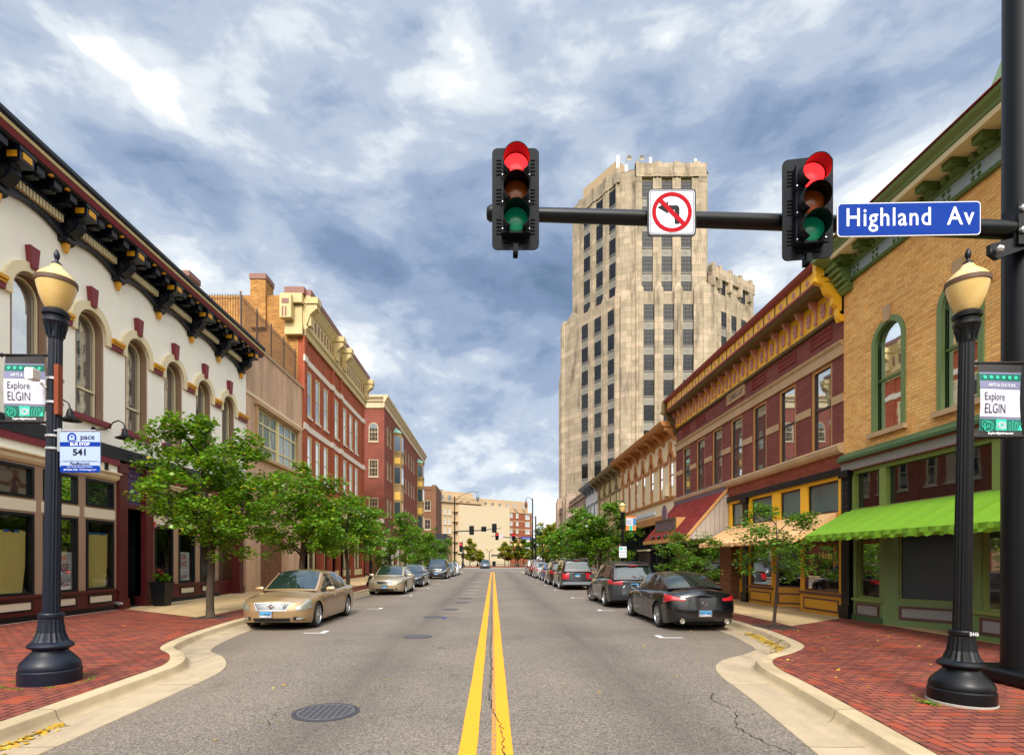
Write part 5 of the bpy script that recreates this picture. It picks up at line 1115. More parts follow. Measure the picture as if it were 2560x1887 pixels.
# aerials on the roof
def aerial(x, y, z, h, lab, kind, g_='aerials on the tower roof'):
    A = thing('roof_aerial', lab, 'aerial', (x, y, z), g_); MB().tube([(x, y, z), (x, y, z + h)], .05, 5).build('mast', 'zinc_grey', A)
    if kind == 'panel': MB().box(x - .2, x + .2, y - .15, y + .1, z + h * .15, z + h * .75).build('panel_antenna', 'galvanised', A)
    if kind == 'dish':
        MB().lathe([(.001, .1), (.25, .04), (.4, -.08), (.42, -.06), (.27, .08), (.001, .14)], (x + .4, y - .25, z + h * .75), 16, 0, 'y').build('dish', 'concrete_grey', A, True); MB().box(x - .2, x + .2, y - .1, y + .1, z + .1, z + h * .45).build('equipment_box', 'galvanised', A)
    if kind == 'rod': MB().tube([(x, y, z + h), (x, y, z + h * 1.5)], .02, 4).build('whip', 'zinc_grey', A)
for a in ((18.2, 79.4, 57.5, 4.2, 'tallest roof aerial with a long grey panel beside the tan penthouse', 'panel'), (19.3, 78.9, 57.8, 2.6, 'roof aerial with the larger cream dish', 'dish'), (21.2, 79.2, 57.6, 3.2, 'roof aerial with dish between the cream dish and a boxy panel', 'dish'), (22.8, 78.9, 57.6, 3.2, 'roof aerial with a short box panel above the middle of the tower front', 'panel'),
          (24.8, 79, 57.6, 1.5, 'thin whip aerial at the centre of the tower roof', 'rod'), (29.2, 78.6, 57.6, 2.6, 'roof aerial with box alone at the tower corner above the lower wing', 'panel')): aerial(*a)
# --- the tower's low stone street wing
B = thing('stone_annex', 'low weathered stone street wing at the foot of the tower', 'building', (10, 70, .14))
MB(FR).plate(rect(58.6, 82.6, .14, 9.1), [rect(60 + 3.2 * k, 62.2 + 3.2 * k, .9, 4.2) for k in range(6)], -.5, 0).build('wall', 'ashlar_side', B); MB(FR).box(58.61, 82.5, -3, -.5, .14, 9.0).build('core', 'ashlar_side', B); mb = MB(FR)
mb.box(58.6, 82.6, 0, .15, 8.6, 8.9); mb.box(58.6, 82.6, -.6, .1, 9.1, 9.3)
for u, z in ((71.5, 9.9), (74.2, 9.9), (81.8, 10.4)): mb.box(u - .6, u + .6, -.8, .5, .14, z); mb.box(u - .45, u + .45, -.8, .35, z, z + .5)
for k in range(5): u = 59.3 + 2.5 * k; mb.box(u - .2, u + .2, 0, .3, 5.4, 7.2); mb.lathe([(.5, 0), (.3, .3), (.1, .6)], (u, .15, 7.2), 6)
mb.each('pier', 'ashlar_side', B); MB(FR).box(59, 82, -.4, -.36, .9, 4.2).build('shop_glazing', 'glass', B)
# ------------------------------------------------------------------ the end of the street
B = thing('brown_brick_building', 'narrow brown brick building with stepped parapet beyond the dark red block', 'building', (-15.5, 132, .13))
FE = frame(0, 130, 1, 0, 0, -1)
MB(FE).box(-26, -13.7, -14, 0, .1, 18.4).build('wall', 'brick_brown', B); mb = MB(FE); mb.box(-14.6, -13.6, -14, .2, .1, 19.6); mb.box(-16.8, -14.2, -1, .1, 18.4, 19.3); mb.build('pier', 'brick_brown', B)
for z in (4, 9, 13.5): window(B, FE, -16.4, -14.9, z, z + 2.4, 0, -.01, .1, 'sash_tan', 'glass_sky', (2, 2), sill=('sash_tan', .2, .1, .1))
B = thing('corrugated_building', 'low building with black front and tan ribbed metal side by the river railing', 'building', (-11.5, 120, .13))
MB().box(-14, -10.05, 119, 134, .1, 7.05).build('wall', 'siding_tan', B); MB().box(-14.1, -10.0, 118.8, 119.4, .1, 7.4).build('front', 'siding_black', B); mb = MB()
for i in range(22): y = 119.6 + i * .66; mb.box(-10.06, -9.98, y, y + .12, .1, 7.1)
mb.build('ribs', 'siding_tan', B); MB().box(-14.1, -9.95, 119.4, 134.1, 7.05, 7.25).build('coping', 'siding_black', B)
# apartment block across the river: a tan wing, a blank panel, a red brick wing
AX0 = -13.3; FE = lambda u, w, z: (AX0 + .8 * u + .6 * w, 200 + .6 * u - .8 * w, z)      # the block stands at an angle to the street
def ax(px): k = (px - 1079) / 1190; return (200 * k - AX0) / (.8 - .6 * k)
def az(py, px=1057): return 1.8 + (1224 - py) * (200 + .6 * ax(px)) / 1190
B = thing('apartment_building', 'large tan and red brick apartment building with blank pale wall across the river', 'apartment building', (0, 200, 0))
MB(FE).box(ax(900), ax(1000), -20, 0, -.1, az(1100, 1000)).build('tan_wing', 'plaster_tan', B); MB(FE).box(ax(900), ax(1043), -22, -2.5, 8, az(1073, 985)).build('penthouse', 'plaster_tan', B); MB(FE).box(ax(1000), ax(1159), -20, -1.0, 8, az(1098.5, 1160)).build('upper_floors', 'plaster_tan', B)
mb = MB(FE); mb.box(ax(1000), ax(1110.5), -3, 1.5, -.1, az(1104.5, 1004)); mb.build('blank_wall', 'blank_panel', B); mb = MB(FE)
for z in (5, 10, 15): mb.box(ax(1000), ax(1110.5), 1.5, 1.52, z, z + .06)
for px in (1042, 1076): mb.box(ax(px) - .03, ax(px) + .03, 1.5, 1.52, 0, az(1105, 1004))
mb.build('panel_joint', 'stone', B); MB(FE).box(ax(1071), ax(1100), 1.5, 2.2, 0, az(1216)).build('lean_to', 'blank_panel', B); MB(FE).box(ax(1070), ax(1101), 1.4, 2.3, az(1216), az(1213)).build('lean_to_roof', 'roof_felt', B)
MB(FE).box(ax(1110.5), ax(1163), -18, .2, -.1, az(1121, 1135)).build('brick_wing', 'brick_orange', B)
mb = MB(FE)
for py in (1121, 1140, 1158, 1176, 1193, 1210): mb.box(ax(1110.5), ax(1163), .2, .35, az(py, 1135) - .3, az(py, 1135))
mb.build('stone_band', 'plaster_tan', B)
def grid(xs, ys, w, h, gl, F=FE, wd=-.21, fr='white_stone', b=(2, 2), P=1135):
    pr = None
    for y in ys:
        for x in xs:
            if pr is None: o = window(B, F, ax(x) - w / 2, ax(x) + w / 2, az(y, P) - h, az(y, P), 0, wd, .1, fr, gl, b, .08, ('white_stone', .15, .35, .1)); pr = (o, x, y)
            else: rep(pr[0], (.8 * (ax(x) - ax(pr[1])), .6 * (ax(x) - ax(pr[1])), az(y, P) - az(pr[2], P)))
grid((1118, 1131), (1124, 1141, 1157, 1174, 1190, 1206), 1.25, 1.7, 'glass_pale'); grid((1153.5,), (1125, 1141, 1157, 1174, 1190, 1207), 2.3, 1.9, 'glass_pale', b=(3, 1))
grid((964, 974, 984), (1114, 1135.5, 1154.5), .85, 1.9, 'glass_pale', wd=-.02, P=974); grid((1065.5, 1081.6, 1097, 1113, 1129, 1147.5), (1101.5,), 1.25, 1.2, 'glass', wd=.98, fr='spandrel', P=1106); grid((975, 992, 1012, 1027), (1083,), 1.4, 1.9, 'glass_sky', wd=2.45, fr='spandrel', P=1000)
mb = MB(FE)
for i in range(40): x = ax(950) + i * (ax(1055) - ax(950)) / 39; mb.box(x - .02, x + .02, .5, .55, az(1098, 1000), az(1091, 1000))
mb.box(ax(950), ax(1055), .5, .56, az(1091.5, 1000), az(1091, 1000)); mb.build('balcony_rail', 'black_iron', B); MB(FE).box(ax(948), ax(1056), -3, .7, az(1100, 1000), az(1098, 1000)).build('terrace_slab', 'plaster_tan', B)
MB(FE).box(ax(992), ax(999.5), -3, -.2, 0, az(1110, 996)).build('balcony_bay', 'brick_dark_red', B); mb = MB(FE)
for py in (1120, 1142, 1164, 1186, 1207): mb.box(ax(990), ax(1000), -.2, .9, az(py, 996), az(py, 996) + .25)
mb.each('balcony', 'plaster_tan', B); MB(FE).box(ax(967), ax(985), -8, -5, az(1074, 985), az(1068, 985)).build('roof_plant', 'zinc_grey', B)
railing('river_railing', 'long black railing along the river edge of the plaza', [(-40, 139.2), (40, 139.2)], .13, 1.35, 'black_iron', .3, 4.0, (.12, .9), .05, .012)
# ------------------------------------------------------------------ lamp posts
def lamp_post(label, loc, scale=1., lean=0., m='navy_iron'):
    T = thing('lamp_post', label, 'street lamp', loc, 'globe street lamps', local=True); T.rotation_euler = (0, R(lean), 0); T.scale = (scale * .79, scale * .79, scale)
    MB().lathe([(.455, 0), (.455, .17), (.43, .19), (.44, .2), (.44, .24), (.41, .29), (.33, .36), (.26, .42), (.25, .44), (.27, .455), (.33, .48), (.34, .505), (.31, .53), (.27, .56)], (0, 0, 0), 32).build('base', m, T, True)
    MB().lathe([(.30, .53), (.25, .58), (.205, .68), (.182, .8), (.172, .88)], (0, 0, 0), 40, .06).build('fluted_bell', m, T)
    MB().lathe([(.172, .87), (.19, .89), (.19, .93), (.178, .945), (.14, .95)], (0, 0, 0), 28).build('collar', m, T, True)
    MB().lathe([(.132, .94), (.128, 1.2), (.118, 2.6), (.108, 4.1), (.104, 4.72)], (0, 0, 0), 32, .09).build('shaft', m, T)
    MB().lathe([(.104, 4.7), (.115, 4.72), (.11, 4.76), (.125, 4.84), (.16, 4.9), (.185, 4.93), (.185, 4.97), (.15, 4.99), (.15, 5.01), (.2, 5.03), (.205, 5.07), (.17, 5.1), (.13, 5.12)], (0, 0, 0), 28).build('capital', m, T, True)
    mb = MB()
    for k in range(8):
        a = 2 * math.pi * k / 8; x, y = math.cos(a), math.sin(a); mb.tube([(x * .112, y * .112, 4.74), (x * .125, y * .125, 4.83), (x * .165, y * .165, 4.9)], [.022, .03, .012], 5)
    mb.build('leaf_ornament', m, T)
    g_ = MB().lathe([(.13, 5.1), (.18, 5.16), (.24, 5.28), (.28, 5.40), (.297, 5.48), (.297, 5.5), (.27, 5.56), (.2, 5.62), (.11, 5.68), (.075, 5.73)], (0, 0, 0), 36).build('globe', 'globe', T, True)
    MB().lathe([(.297, 5.455), (.308, 5.46), (.308, 5.515), (.297, 5.52)], (0, 0, 0), 36).build('globe_band', 'rust_iron', g_, True)
    MB().lathe([(.08, 5.72), (.075, 5.75), (.03, 5.78), (.025, 5.8), (.045, 5.84), (.045, 5.88), (.02, 5.93), (.001, 5.95)], (0, 0, 0), 14).build('finial', m, T, True)
    return T
lamp_post('dark blue fluted lamp post with cream globe carrying the bus stop sign', (-6.01, 7.38, .148), .985, .9)
L2 = lamp_post('black fluted lamp post with yellow globe beside the big signal pole', (5.43, 6.31, .148), .885, .9, 'black_iron')
MB().lathe([(.47, -.002), (.47, .05), (.46, .055), (.1, .056)], (0, 0, -.03), 28).build('footing', 'concrete_grey', L2)
mb = MB(); mb.text('0446', .03, -.196, .885, .075); mb.build('post_number', 'lettering_white', L2)
lamp_post('black lamp post with yellow globe in front of the cream plastered building', (6.95, 29.2, .148), .82, 0, 'black_iron')
lamp_post('dark lamp post standing inside the leaves by the second gold saloon', (-7.75, 34.4, .148), .75, 0, 'black_iron')
lamp_post('distant lamp post with globe near the red street clock', (6.9, 76, .148), .75, 0, 'black_iron')
# hardware on the left lamp post
def post_xz(z): return -6.01 + (z) * .0157
mb = MB(); mb.box(-5.89, -5.83, 7.29, 7.37, 3.75, 4.42); solo('rusty_bracket', 'rusty steel upright strapped to the dark blue lamp post', 'bracket', mb, 'rust')
for k, z in enumerate((4.22, 3.9, 3.45, 3.28)):
    mb = MB(); mb.lathe([(.097, 0), (.101, .004), (.101, .03), (.097, .034)], (post_xz(z), 7.38, z), 24); solo('steel_strap', ('uppermost shiny steel band on the dark blue lamp post', 'steel band just below the white box on the dark blue lamp post', 'upper of two steel bands holding the bus stop sign', 'lower of two steel bands holding the bus stop sign')[k], 'strap', mb, 'strap_steel', 'steel bands on the dark blue lamp post')
mb = MB(); mb.plate(rrect(-6.12, -6.01, 4.16, 4.31, .02), (), -7.22, -7.1); mb.v = [(a, -b if b < 0 else b, c) for a, b, c in mb.v]; mb.tube([(-6.05, 7.28, 4.16), (-6.0, 7.3, 4.1)], .02, 6); solo('sensor_box', 'small white sensor box fixed on the dark blue lamp post', 'sensor', mb, 'pale_box')

FX = frame(0, 0, 1, 0, 0, -1)                     # upright plane facing the camera: u = x, w = -y
def at(y): return lambda u, w, z: (u, y - w, z)
def banner(label, x0, x1, z0, z1, y, xp, curl=.05, arms=True):
    T = thing('banner', label, 'banner', ((x0 + x1) / 2, y, z0), 'lamp post banners'); F = at(y); W_, H = x1 - x0, z1 - z0
    sl = (('banner_dark', 0, .115), ('banner_grey', .115, .135), ('banner_green', .135, .235), ('banner_grey', .235, .34), ('banner_dark', .34, .348), ('banner_white', .348, .735), ('banner_dark', .735, .745), ('banner_grey', .745, .765), ('banner_green', .765, .93), ('banner_dark', .93, 1.0))
    names = ['banner_dark', 'banner_grey', 'banner_green', 'banner_white']; mb = MB(F)
    bow = lambda u, z: .03 * math.sin(math.pi * (z - z0) / H) * math.cos(math.pi * (u - x0) / W_ * .9)
    for m_, a, b in sl:
        mb.m = names.index(m_); k = 3
        for j in range(k):
            for i in range(6):
                q = [(x0 + W_ * (i + du) / 6, z1 - H * (a + (b - a) * (j + dz) / k)) for du, dz in ((0, 0), (1, 0), (1, 1), (0, 1))]; mb.add([(u, bow(u, z), z) for u, z in q], [(0, 1, 2, 3)])
    mb.build('cloth', names, T)
    zz = lambda f: z1 - H * f
    def lay(name, m_, fn): q = MB(F); fn(q); q.v = [(a, b - bow(a, c) - .006, c) for a, b, c in q.v]; q.build(name, m_, T)
    lay('dots', 'banner_teal', lambda q: [q.face(circ(x0 + W_ * (.12 + .15 * i), zz(.185), W_ * .042, 14), 0) for i in range(6)])
    lay('lettering', 'lettering_white', lambda q: (q.text('ARTS & CULTURE', x0 + W_ * .53, 0, zz(.312), H * .058, .93), q.text('ExploreElginArea.com', x0 + W_ * .5, 0, zz(.975), H * .042, .95, .001)))
    lay('lettering', 'lettering_black', lambda q: (q.text('Explore', x0 + W_ * .09, 0, zz(.505), H * .155, .66, -.001, 'LEFT'), q.text('ELGIN', x0 + W_ * .09, 0, zz(.685), H * .195, .62, -.0015, 'LEFT')))
    def art(q):
        a, b = zz(.925), zz(.77); q.face(rect(x0 + W_ * .38, x0 + W_ * .64, a, b), 0)
    lay('artwork', 'banner_teal', art)
    def lines(q):
        ring = lambda u, z, r: q.plate(circ(u, z, r, 18), [circ(u, z, r * .86, 18)], 0, .001)
        ring(x0 + W_ * .2, zz(.872), W_ * .115); ring(x0 + W_ * .13, zz(.84), W_ * .09)
        for k in range(4): q.box(x0 + W_ * (.12 + .045 * k), x0 + W_ * (.13 + .045 * k), 0, .001, zz(.905), zz(.84))
        for k, h in ((.71, .8), (.79, .78), (.87, .795)): u = x0 + W_ * k; q.plate([(u - W_ * .025, zz(.925)), (u + W_ * .025, zz(.925)), (u + W_ * .025, zz(h + .03)), (u, zz(h)), (u - W_ * .025, zz(h + .03))], [[(u - W_ * .017, zz(.92)), (u + W_ * .017, zz(.92)), (u + W_ * .017, zz(h + .032)), (u, zz(h + .012)), (u - W_ * .017, zz(h + .032))]], 0, .001)
        ring(x0 + W_ * .95, zz(.83), W_ * .035); q.plate([(x0 + W_ * .9, zz(.925)), (x0 + W_ * .99, zz(.925)), (x0 + W_ * .965, zz(.86)), (x0 + W_ * .93, zz(.86))], (), 0, .001)
        q.v = [(p, y_ - .004, z) for p, y_, z in q.v]
    lay('line_drawing', 'banner_teal', lines)
    def camera_(q):
        for r_ in (.085, .05): q.plate(circ(x0 + W_ * .52, zz(.855), W_ * r_, 18), [circ(x0 + W_ * .52, zz(.855), W_ * r_ * .75, 18)], 0, .001)
        q.plate(rect(x0 + W_ * .41, x0 + W_ * .62, zz(.9), zz(.81)), [rect(x0 + W_ * .42, x0 + W_ * .61, zz(.897), zz(.813))], 0, .001); q.v = [(p, y_ - .003, z) for p, y_, z in q.v]
    lay('camera_drawing', 'banner_white', camera_)
    e = x0 - .05 if abs(x1 - xp) < abs(x0 - xp) else x1 + .05
    mb = MB()
    for z in (z1 + .015, z0 - .01): mb.tube([(xp, y + .02, z), (e, y + .0, z)], .02, 8); mb.lathe([(.001, -.035), (.035, 0), (.001, .035)], (e, y, z), 8)
    mb.each('bar', 'black_iron', T)
banner('teal and white arts banner hanging from the dark blue lamp post', -6.60, -6.08, 3.67, 4.55, 7.36, -5.96); banner('teal and white arts banner between the black lamp post and thick signal pole', 5.62, 6.13, 3.23, 4.06, 6.3, 5.52)
# small orange and blue banner far up the right side
T = thing('banner', 'small orange, white and blue banner on the lamp post by the cream building', 'banner', (7.4, 29.15, 3.1), 'lamp post banners'); F = at(29.15)
for nm_, m_, a, b, c, d in (('cloth', 'banner_white', 7.12, 7.5, 3.62, 4.02), ('stripe', 'banner_orange', 7.12, 7.66, 4.02, 4.12), ('stripe', 'banner_blue', 7.5, 7.66, 3.62, 4.02), ('square', 'banner_orange', 7.12, 7.3, 3.36, 3.62), ('square', 'banner_teal', 7.3, 7.48, 3.36, 3.62), ('square', 'banner_orange', 7.48, 7.66, 3.36, 3.62)): MB(F).box(a, b, 0, .01, c, d).build(nm_, m_, T)
mb = MB(F); mb.text('Explore', 7.14, .012, 3.84, .11, .8, 0, 'LEFT'); mb.text('ELGIN', 7.14, .012, 3.7, .13, .8, 0, 'LEFT'); mb.build('lettering', 'lettering_black', T); mb = MB(F); mb.tube([(6.95, 0, 4.14), (7.7, 0, 4.14)], .02, 6); mb.tube([(6.95, 0, 3.33), (7.7, 0, 3.33)], .02, 6); mb.each('bar', 'black_iron', T)
T = thing('parking_sign', 'small white and teal parking sign on the lamp post by the cream building', 'sign', (6.95, 29.0, 2.1)); F = at(29.0); MB(F).plate(rrect(6.72, 7.12, 1.9, 2.5, .04), (), 0, .012).build('plate', 'white_sign', T); MB(F).plate(circ(6.82, 2.38, .07, 16), (), .012, .014).build('symbol', 'banner_teal', T)
mb = MB(F); mb.text('2 HR', 6.99, .014, 2.34, .12); mb.text('PARKING', 6.92, .014, 2.17, .08); mb.text('8AM-6PM', 6.92, .014, 2.02, .07); mb.build('lettering', 'banner_green', T)

# bus stop sign
T = thing('bus_stop_sign', 'white and blue bus stop sign numbered 541 on the dark blue lamp post', 'sign', (-5.53, 7.3, 2.95)); F = at(7.3); x0, x1, z0, z1 = -5.81, -5.27, 2.965, 3.51
MB(F).plate(rrect(x0, x1, z0, z1, .03), (), -.006, .006).build('plate', 'bus_sign', T)
mb = MB(F); mb.plate(rect(x0, x1, 3.315, 3.375), (), .006, .008); mb.plate(rrect(x0 + .001, x1 - .001, z0 + .001, 3.06, .028), (), .006, .008)
mb.plate(arch(-5.71, -5.59, 3.40, 3.44), [arch(-5.688, -5.612, 3.385, 3.44)], .006, .008); mb.box(-5.662, -5.638, .006, .008, 3.435, 3.459); mb.build('blue_print', 'sign_blue', T)
mb = MB(F); mb.text('BUS STOP', -5.54, .009, 3.328, .052, 1.15, .001); mb.text('RTA Travel Information Center', -5.54, .009, 3.035, .022, 1.2); mb.text('(847)836-7000   RTAChicago.com', -5.54, .009, 2.995, .03, 1.05); mb.build('lettering', 'lettering_white', T)
mb = MB(F); mb.text('pace', -5.44, .009, 3.41, .1, 1.05, .0012); mb.text('541', -5.54, .009, 3.2, .115, 1.15, .004); mb.text('Text Pace 12345 to 41411 for real-time next-bus arrivals', -5.54, .009, 3.115, .021, .95); mb.text('PaceBus.com', -5.54, .009, 3.07, .045, 1.1, .0015); mb.box(x0, x1, .006, .0075, 3.108, 3.11); mb.build('lettering', 'lettering_black', T)
mb = MB(F); mb.tube([(-5.9, -.01, 3.53), (-5.33, -.01, 3.53)], .012, 6); mb.box(-5.85, -5.8, -.03, .0, 3.25, 3.56); mb.build('hanger', 'strap_steel', T)

# ------------------------------------------------------------------ the near signal pole, its arm, heads and signs
T = thing('signal_pole', 'thick black traffic signal pole carrying the long mast arm over the street', 'signal pole', (7.09, 7.3, .148))
MB().lathe([(.215, 0), (.21, .6), (.2, 6), (.19, 11.5), (.001, 11.52)], (7.09, 7.3, .148), 36).build('pole', 'black_iron', T, True)
mb = MB(); mb.plate(rrect(6.72, 7.55, .148, .34, .06), (), -7.75, -6.85); mb.v = [(a, -b, c) for a, b, c in mb.v]; mb.build('base_cover', 'black_iron', T, False)
MB().tube([(7.0, 7.1, 6.09), (4, 7.1, 6.19), (1, 7.1, 6.285), (-.04, 7.1, 6.315)], [.115, .1, .088, .082], 20).build('mast_arm', 'black_iron', T, True)
MB().lathe([(.001, -.06), (.07, -.05), (.1, -.01), (.1, .02)], (-.03, 7.1, 6.315), 16, 0, 'x').build('arm_cap', 'black_iron', T, True)
mb = MB(at(7.02)); mb.plate([(6.42, 5.75), (6.52, 5.68), (7.0, 5.86), (7.3, 5.9), (7.3, 6.4), (6.85, 6.38), (6.75, 6.28), (6.72, 5.95), (6.42, 5.87)], (), -.06, .0); mb.box(6.75, 6.88, -.2, .04, 5.85, 6.38); mb.build('arm_bracket', 'black_iron', T)
mb = MB(at(6.98))
for u, z in ((6.8, 6.3), (6.8, 6.02), (6.95, 6.3), (6.5, 5.78), (6.95, 6.02)): mb.lathe([(.045, 0), (.045, .03), (.02, .05), (.001, .052)], (u, 0, z), 6, 0, 'y')
mb.build('bolts', 'strap_steel', T)
FS = lambda x, y, a: frame(x, y, math.cos(a), math.sin(a), math.sin(a), -math.cos(a))
def signal(label, x, y, z, a=0., lens=('lens_red', 'lens_amber', 'lens_green'), sc=1., lit_glow=True, group='traffic signals on the near arm'):
    T = thing('traffic_signal', label, 'traffic light', (x, y, z), group); F0 = FS(x, y, a); F = lambda u, w, zz: F0(u * sc, w * sc, z + (zz) * sc)
    slots = [rect(s_ * .205 - .04 + (0), s_ * .205 + .04, zz + j * .045 - .009, zz + j * .045 + .009) for s_ in (-1, 1) for zz in (-.45, -.07, .3) for j in range(5)]
    MB(F).plate(rrect(-.297, .297, -.64, .64, .07), [], -.02, .0).build('backplate', 'signal_body', T)
    mb = MB(F)
    for s_ in slots: mb.plate(s_, (), .0, .003)
    for u, zz in ((-.1, .55), (.1, .55), (-.1, -.56), (.1, -.56), (0, -.58)): mb.plate(rect(u - .05, u + .05, zz - .008, zz + .008), (), 0, .003)
    mb.build('louvres', 'louvre_black', T)
    mb = MB(F)
    for zz in (.335, 0, -.335): mb.plate(rrect(-.18, .18, zz - .165, zz + .165, .03), (), 0, .12)
    mb.box(-.03, .03, -.1, -.02, -.7, .5); mb.box(-.03, .03, -.06, .06, -.7, -.6); mb.build('housing', 'signal_body', T)
    mb = MB(F)
    for zz in (.335, 0, -.335):
        for s_ in (-1, 1): mb.lathe([(.001, 0), (.012, 0), (.01, .012), (.001, .014)], (s_ * .165, .12, zz - .12), 6, 0, 'y')
    mb.build('screws', 'strap_steel', T)
    for zz, m_ in zip((.335, 0, -.335), lens):
        mb = MB(F); mb.lathe([(.15, 0), (.14, .012), (.09, .03), (.001, .038)], (0, .122, zz), 24, 0, 'y'); o = mb.build('lens', m_, T, True)
        mb = MB(F); n = 26; A = [R(-60 + 300 * i / n) for i in range(n + 1)]
        for r_, w0, w1 in ((.158, .12, .36), (.165, .12, .365)):
            b_ = len(mb.v)
            mb.add([(r_ * math.cos(t_), w, zz + r_ * math.sin(t_) - (w - .12) * .2) for t_ in A for w in (w0, w1 - .06 * (1 - max(0, math.sin(t_))))], [(2 * i, 2 * i + 1, 2 * i + 3, 2 * i + 2) for i in range(n)])
        k = 2 * (n + 1); b_ = len(mb.v) - 2 * k
        mb.f += [(b_ + 2 * i + 1, b_ + k + 2 * i + 1, b_ + k + 2 * i + 3, b_ + 2 * i + 3) for i in range(n)]; mb.mi += [0] * n
        mb.build('visor', 'black_paint', T, True)
    return T
signal('three-lens traffic signal hanging at the free end of the near arm', .285, 6.88, 6.36); signal('three-lens traffic signal on the near arm beside the blue street sign', 3.98, 6.88, 6.24, -.16)
T = thing('turn_prohibition_sign', 'large white sign with a barred black turn arrow between two signals', 'sign', (2.31, 6.95, 6.0)); F = at(6.95)
u0, u1, z0, z1 = 1.975, 2.595, 5.93, 6.535; uc, zc = (u0 + u1) / 2, (z0 + z1) / 2
MB(F).plate(rrect(u0, u1, z0, z1, .05), (), -.02, 0).build('backing', 'black_paint', T); MB(F).plate(rrect(u0 + .02, u1 - .02, z0 + .02, z1 - .02, .04), (), 0, .004).build('face', 'white_sign', T)
MB(F).plate(rrect(u0 + .03, u1 - .03, z0 + .03, z1 - .03, .035), [rrect(u0 + .036, u1 - .036, z0 + .036, z1 - .036, .032)], .004, .006).build('border', 'lettering_black', T)
mb = MB(F); mb.plate([(uc + .035, zc - .15), (uc + .095, zc - .15), (uc + .095, zc + .045), (uc + .085, zc + .075), (uc + .06, zc + .088), (uc - .05, zc + .088), (uc - .05, zc + .135), (uc - .185, zc + .06), (uc - .05, zc - .02), (uc - .05, zc + .03), (uc + .035, zc + .03)], (), .004, .006); mb.build('arrow', 'lettering_black', T)
mb = MB(F); mb.plate(circ(uc, zc, .255, 40), [circ(uc, zc, .205, 40)], .006, .008); c_ = .707; mb.plate([(uc - .155 - .02, zc + .155 - .02), (uc + .155 - .02, zc - .155 - .02), (uc + .155 + .02, zc - .155 + .02), (uc - .155 + .02, zc + .155 + .02)], (), .0062, .0085); mb.build('red_circle', 'sign_red', T)
T = thing('street_name_sign', 'blue street name sign reading Highland Av on the near arm', 'street sign', (5.37, 6.93, 6.0)); F0 = at(6.93); tl = .03 / 1.84
F = lambda u, w, z: F0(u, w, z + (u - 4.4) * tl); u0, u1, z0, z1 = 4.385, 6.215, 5.905, 6.335
MB(F).plate(rrect(u0, u1, z0, z1, .05), (), -.012, 0).build('face', 'white_sign', T); MB(F).plate(rrect(u0 + .014, u1 - .014, z0 + .014, z1 - .014, .042), (), 0, .004).build('blue_field', 'sign_blue', T)
mb = MB(F); mb.text('Highland', u0 + .1, .006, z0 + .135, .325, .86, .003, 'LEFT', sp=1.12); mb.text('Av', u0 + 1.4, .006, z0 + .135, .325, .9, .003, 'LEFT', sp=1.12); mb.build('lettering', 'lettering_white', T)

# ------------------------------------------------------------------ the far crossing
T = thing('signal_pole', 'tall black street light and signal pole in front of the blank pale wall', 'signal pole', (-6, 85, .14))
MB().lathe([(.3, 0), (.3, 1.2), (.13, 1.3), (.11, 6), (.08, 11.5), (.001, 11.6)], (-6, 85, .14), 14).build('pole', 'black_iron', T)
MB().tube([(-6, 85, 6.2), (-2, 85, 6.35), (1.3, 85, 6.7)], [.12, .09, .05], 8).build('mast_arm', 'black_iron', T)
MB().tube([(-6, 85, 11.0), (-4.6, 85, 12.0), (-3.2, 85, 12.45), (-2.3, 85, 12.3)], .04, 6).build('lamp_arm', 'black_iron', T); MB().lathe([(.05, .0), (.12, -.4), (.25, -.8), (.25, -1.0), (.15, -1.4), (.02, -1.5)], (-2.4, 85, 12.3), 12).build('lantern', 'zinc_grey', T)
def back_signal(lab, x, z, h=1.4, w=.75):
    T = thing('traffic_signal', lab, 'traffic light', (x, 84.8, z - h / 2), 'signals seen from behind on the far arm'); MB(at(84.9)).plate(rrect(x - w / 2, x + w / 2, z - h / 2, z + h / 2, .08), (), -.1, 0).build('backplate', 'signal_body', T)
    mb = MB(at(84.9))
    for k in (-1, 0, 1): mb.plate(rrect(x - .17, x + .17, z + k * h * .29 - .18, z + k * h * .29 + .18, .04), (), 0, .2)
    mb.build('housing', 'black_paint', T)
back_signal('back of a traffic signal between the tall pole and the square sign', -3.35, 6.35); back_signal('back of a traffic signal at the tip of the far arm', .2, 6.7)
mb = MB(at(84.9)); mb.plate(rrect(-1.85, -1.05, 6.15, 6.95, .08), (), -.06, 0); mb.box(-1.5, -1.4, 0, .04, 6.2, 6.9); solo('traffic_sign', 'square sign seen from behind between two signals on the far arm', 'sign', mb, 'signal_body')
T = thing('signal_pole', 'black signal pole with arm and two red signals before the red brick apartments', 'signal pole', (7.85, 100, .14))
MB().lathe([(.28, 0), (.28, 1), (.17, 1.1), (.12, 9.6), (.001, 9.7)], (7.85, 100, .14), 14).build('pole', 'black_iron', T); MB().tube([(7.85, 100, 5.65), (3, 100, 5.85), (-.35, 100, 6.1)], [.11, .09, .06], 8).build('mast_arm', 'black_iron', T); MB().tube([(7.85, 100, 9.4), (6, 100, 10.0), (4.4, 100, 10.4)], .04, 6).build('lamp_arm', 'black_iron', T)
for lab, x, z in (('red lit signal at the free end of the far arm', .72, 6.05), ('red lit signal between the tiny turn sign and the small blue sign', 3.75, 5.95)): signal(lab, x, 99.8, z, 0, ('lens_red', 'black_paint', 'black_paint'), 1.05, group='red signals on the far crossing arm')
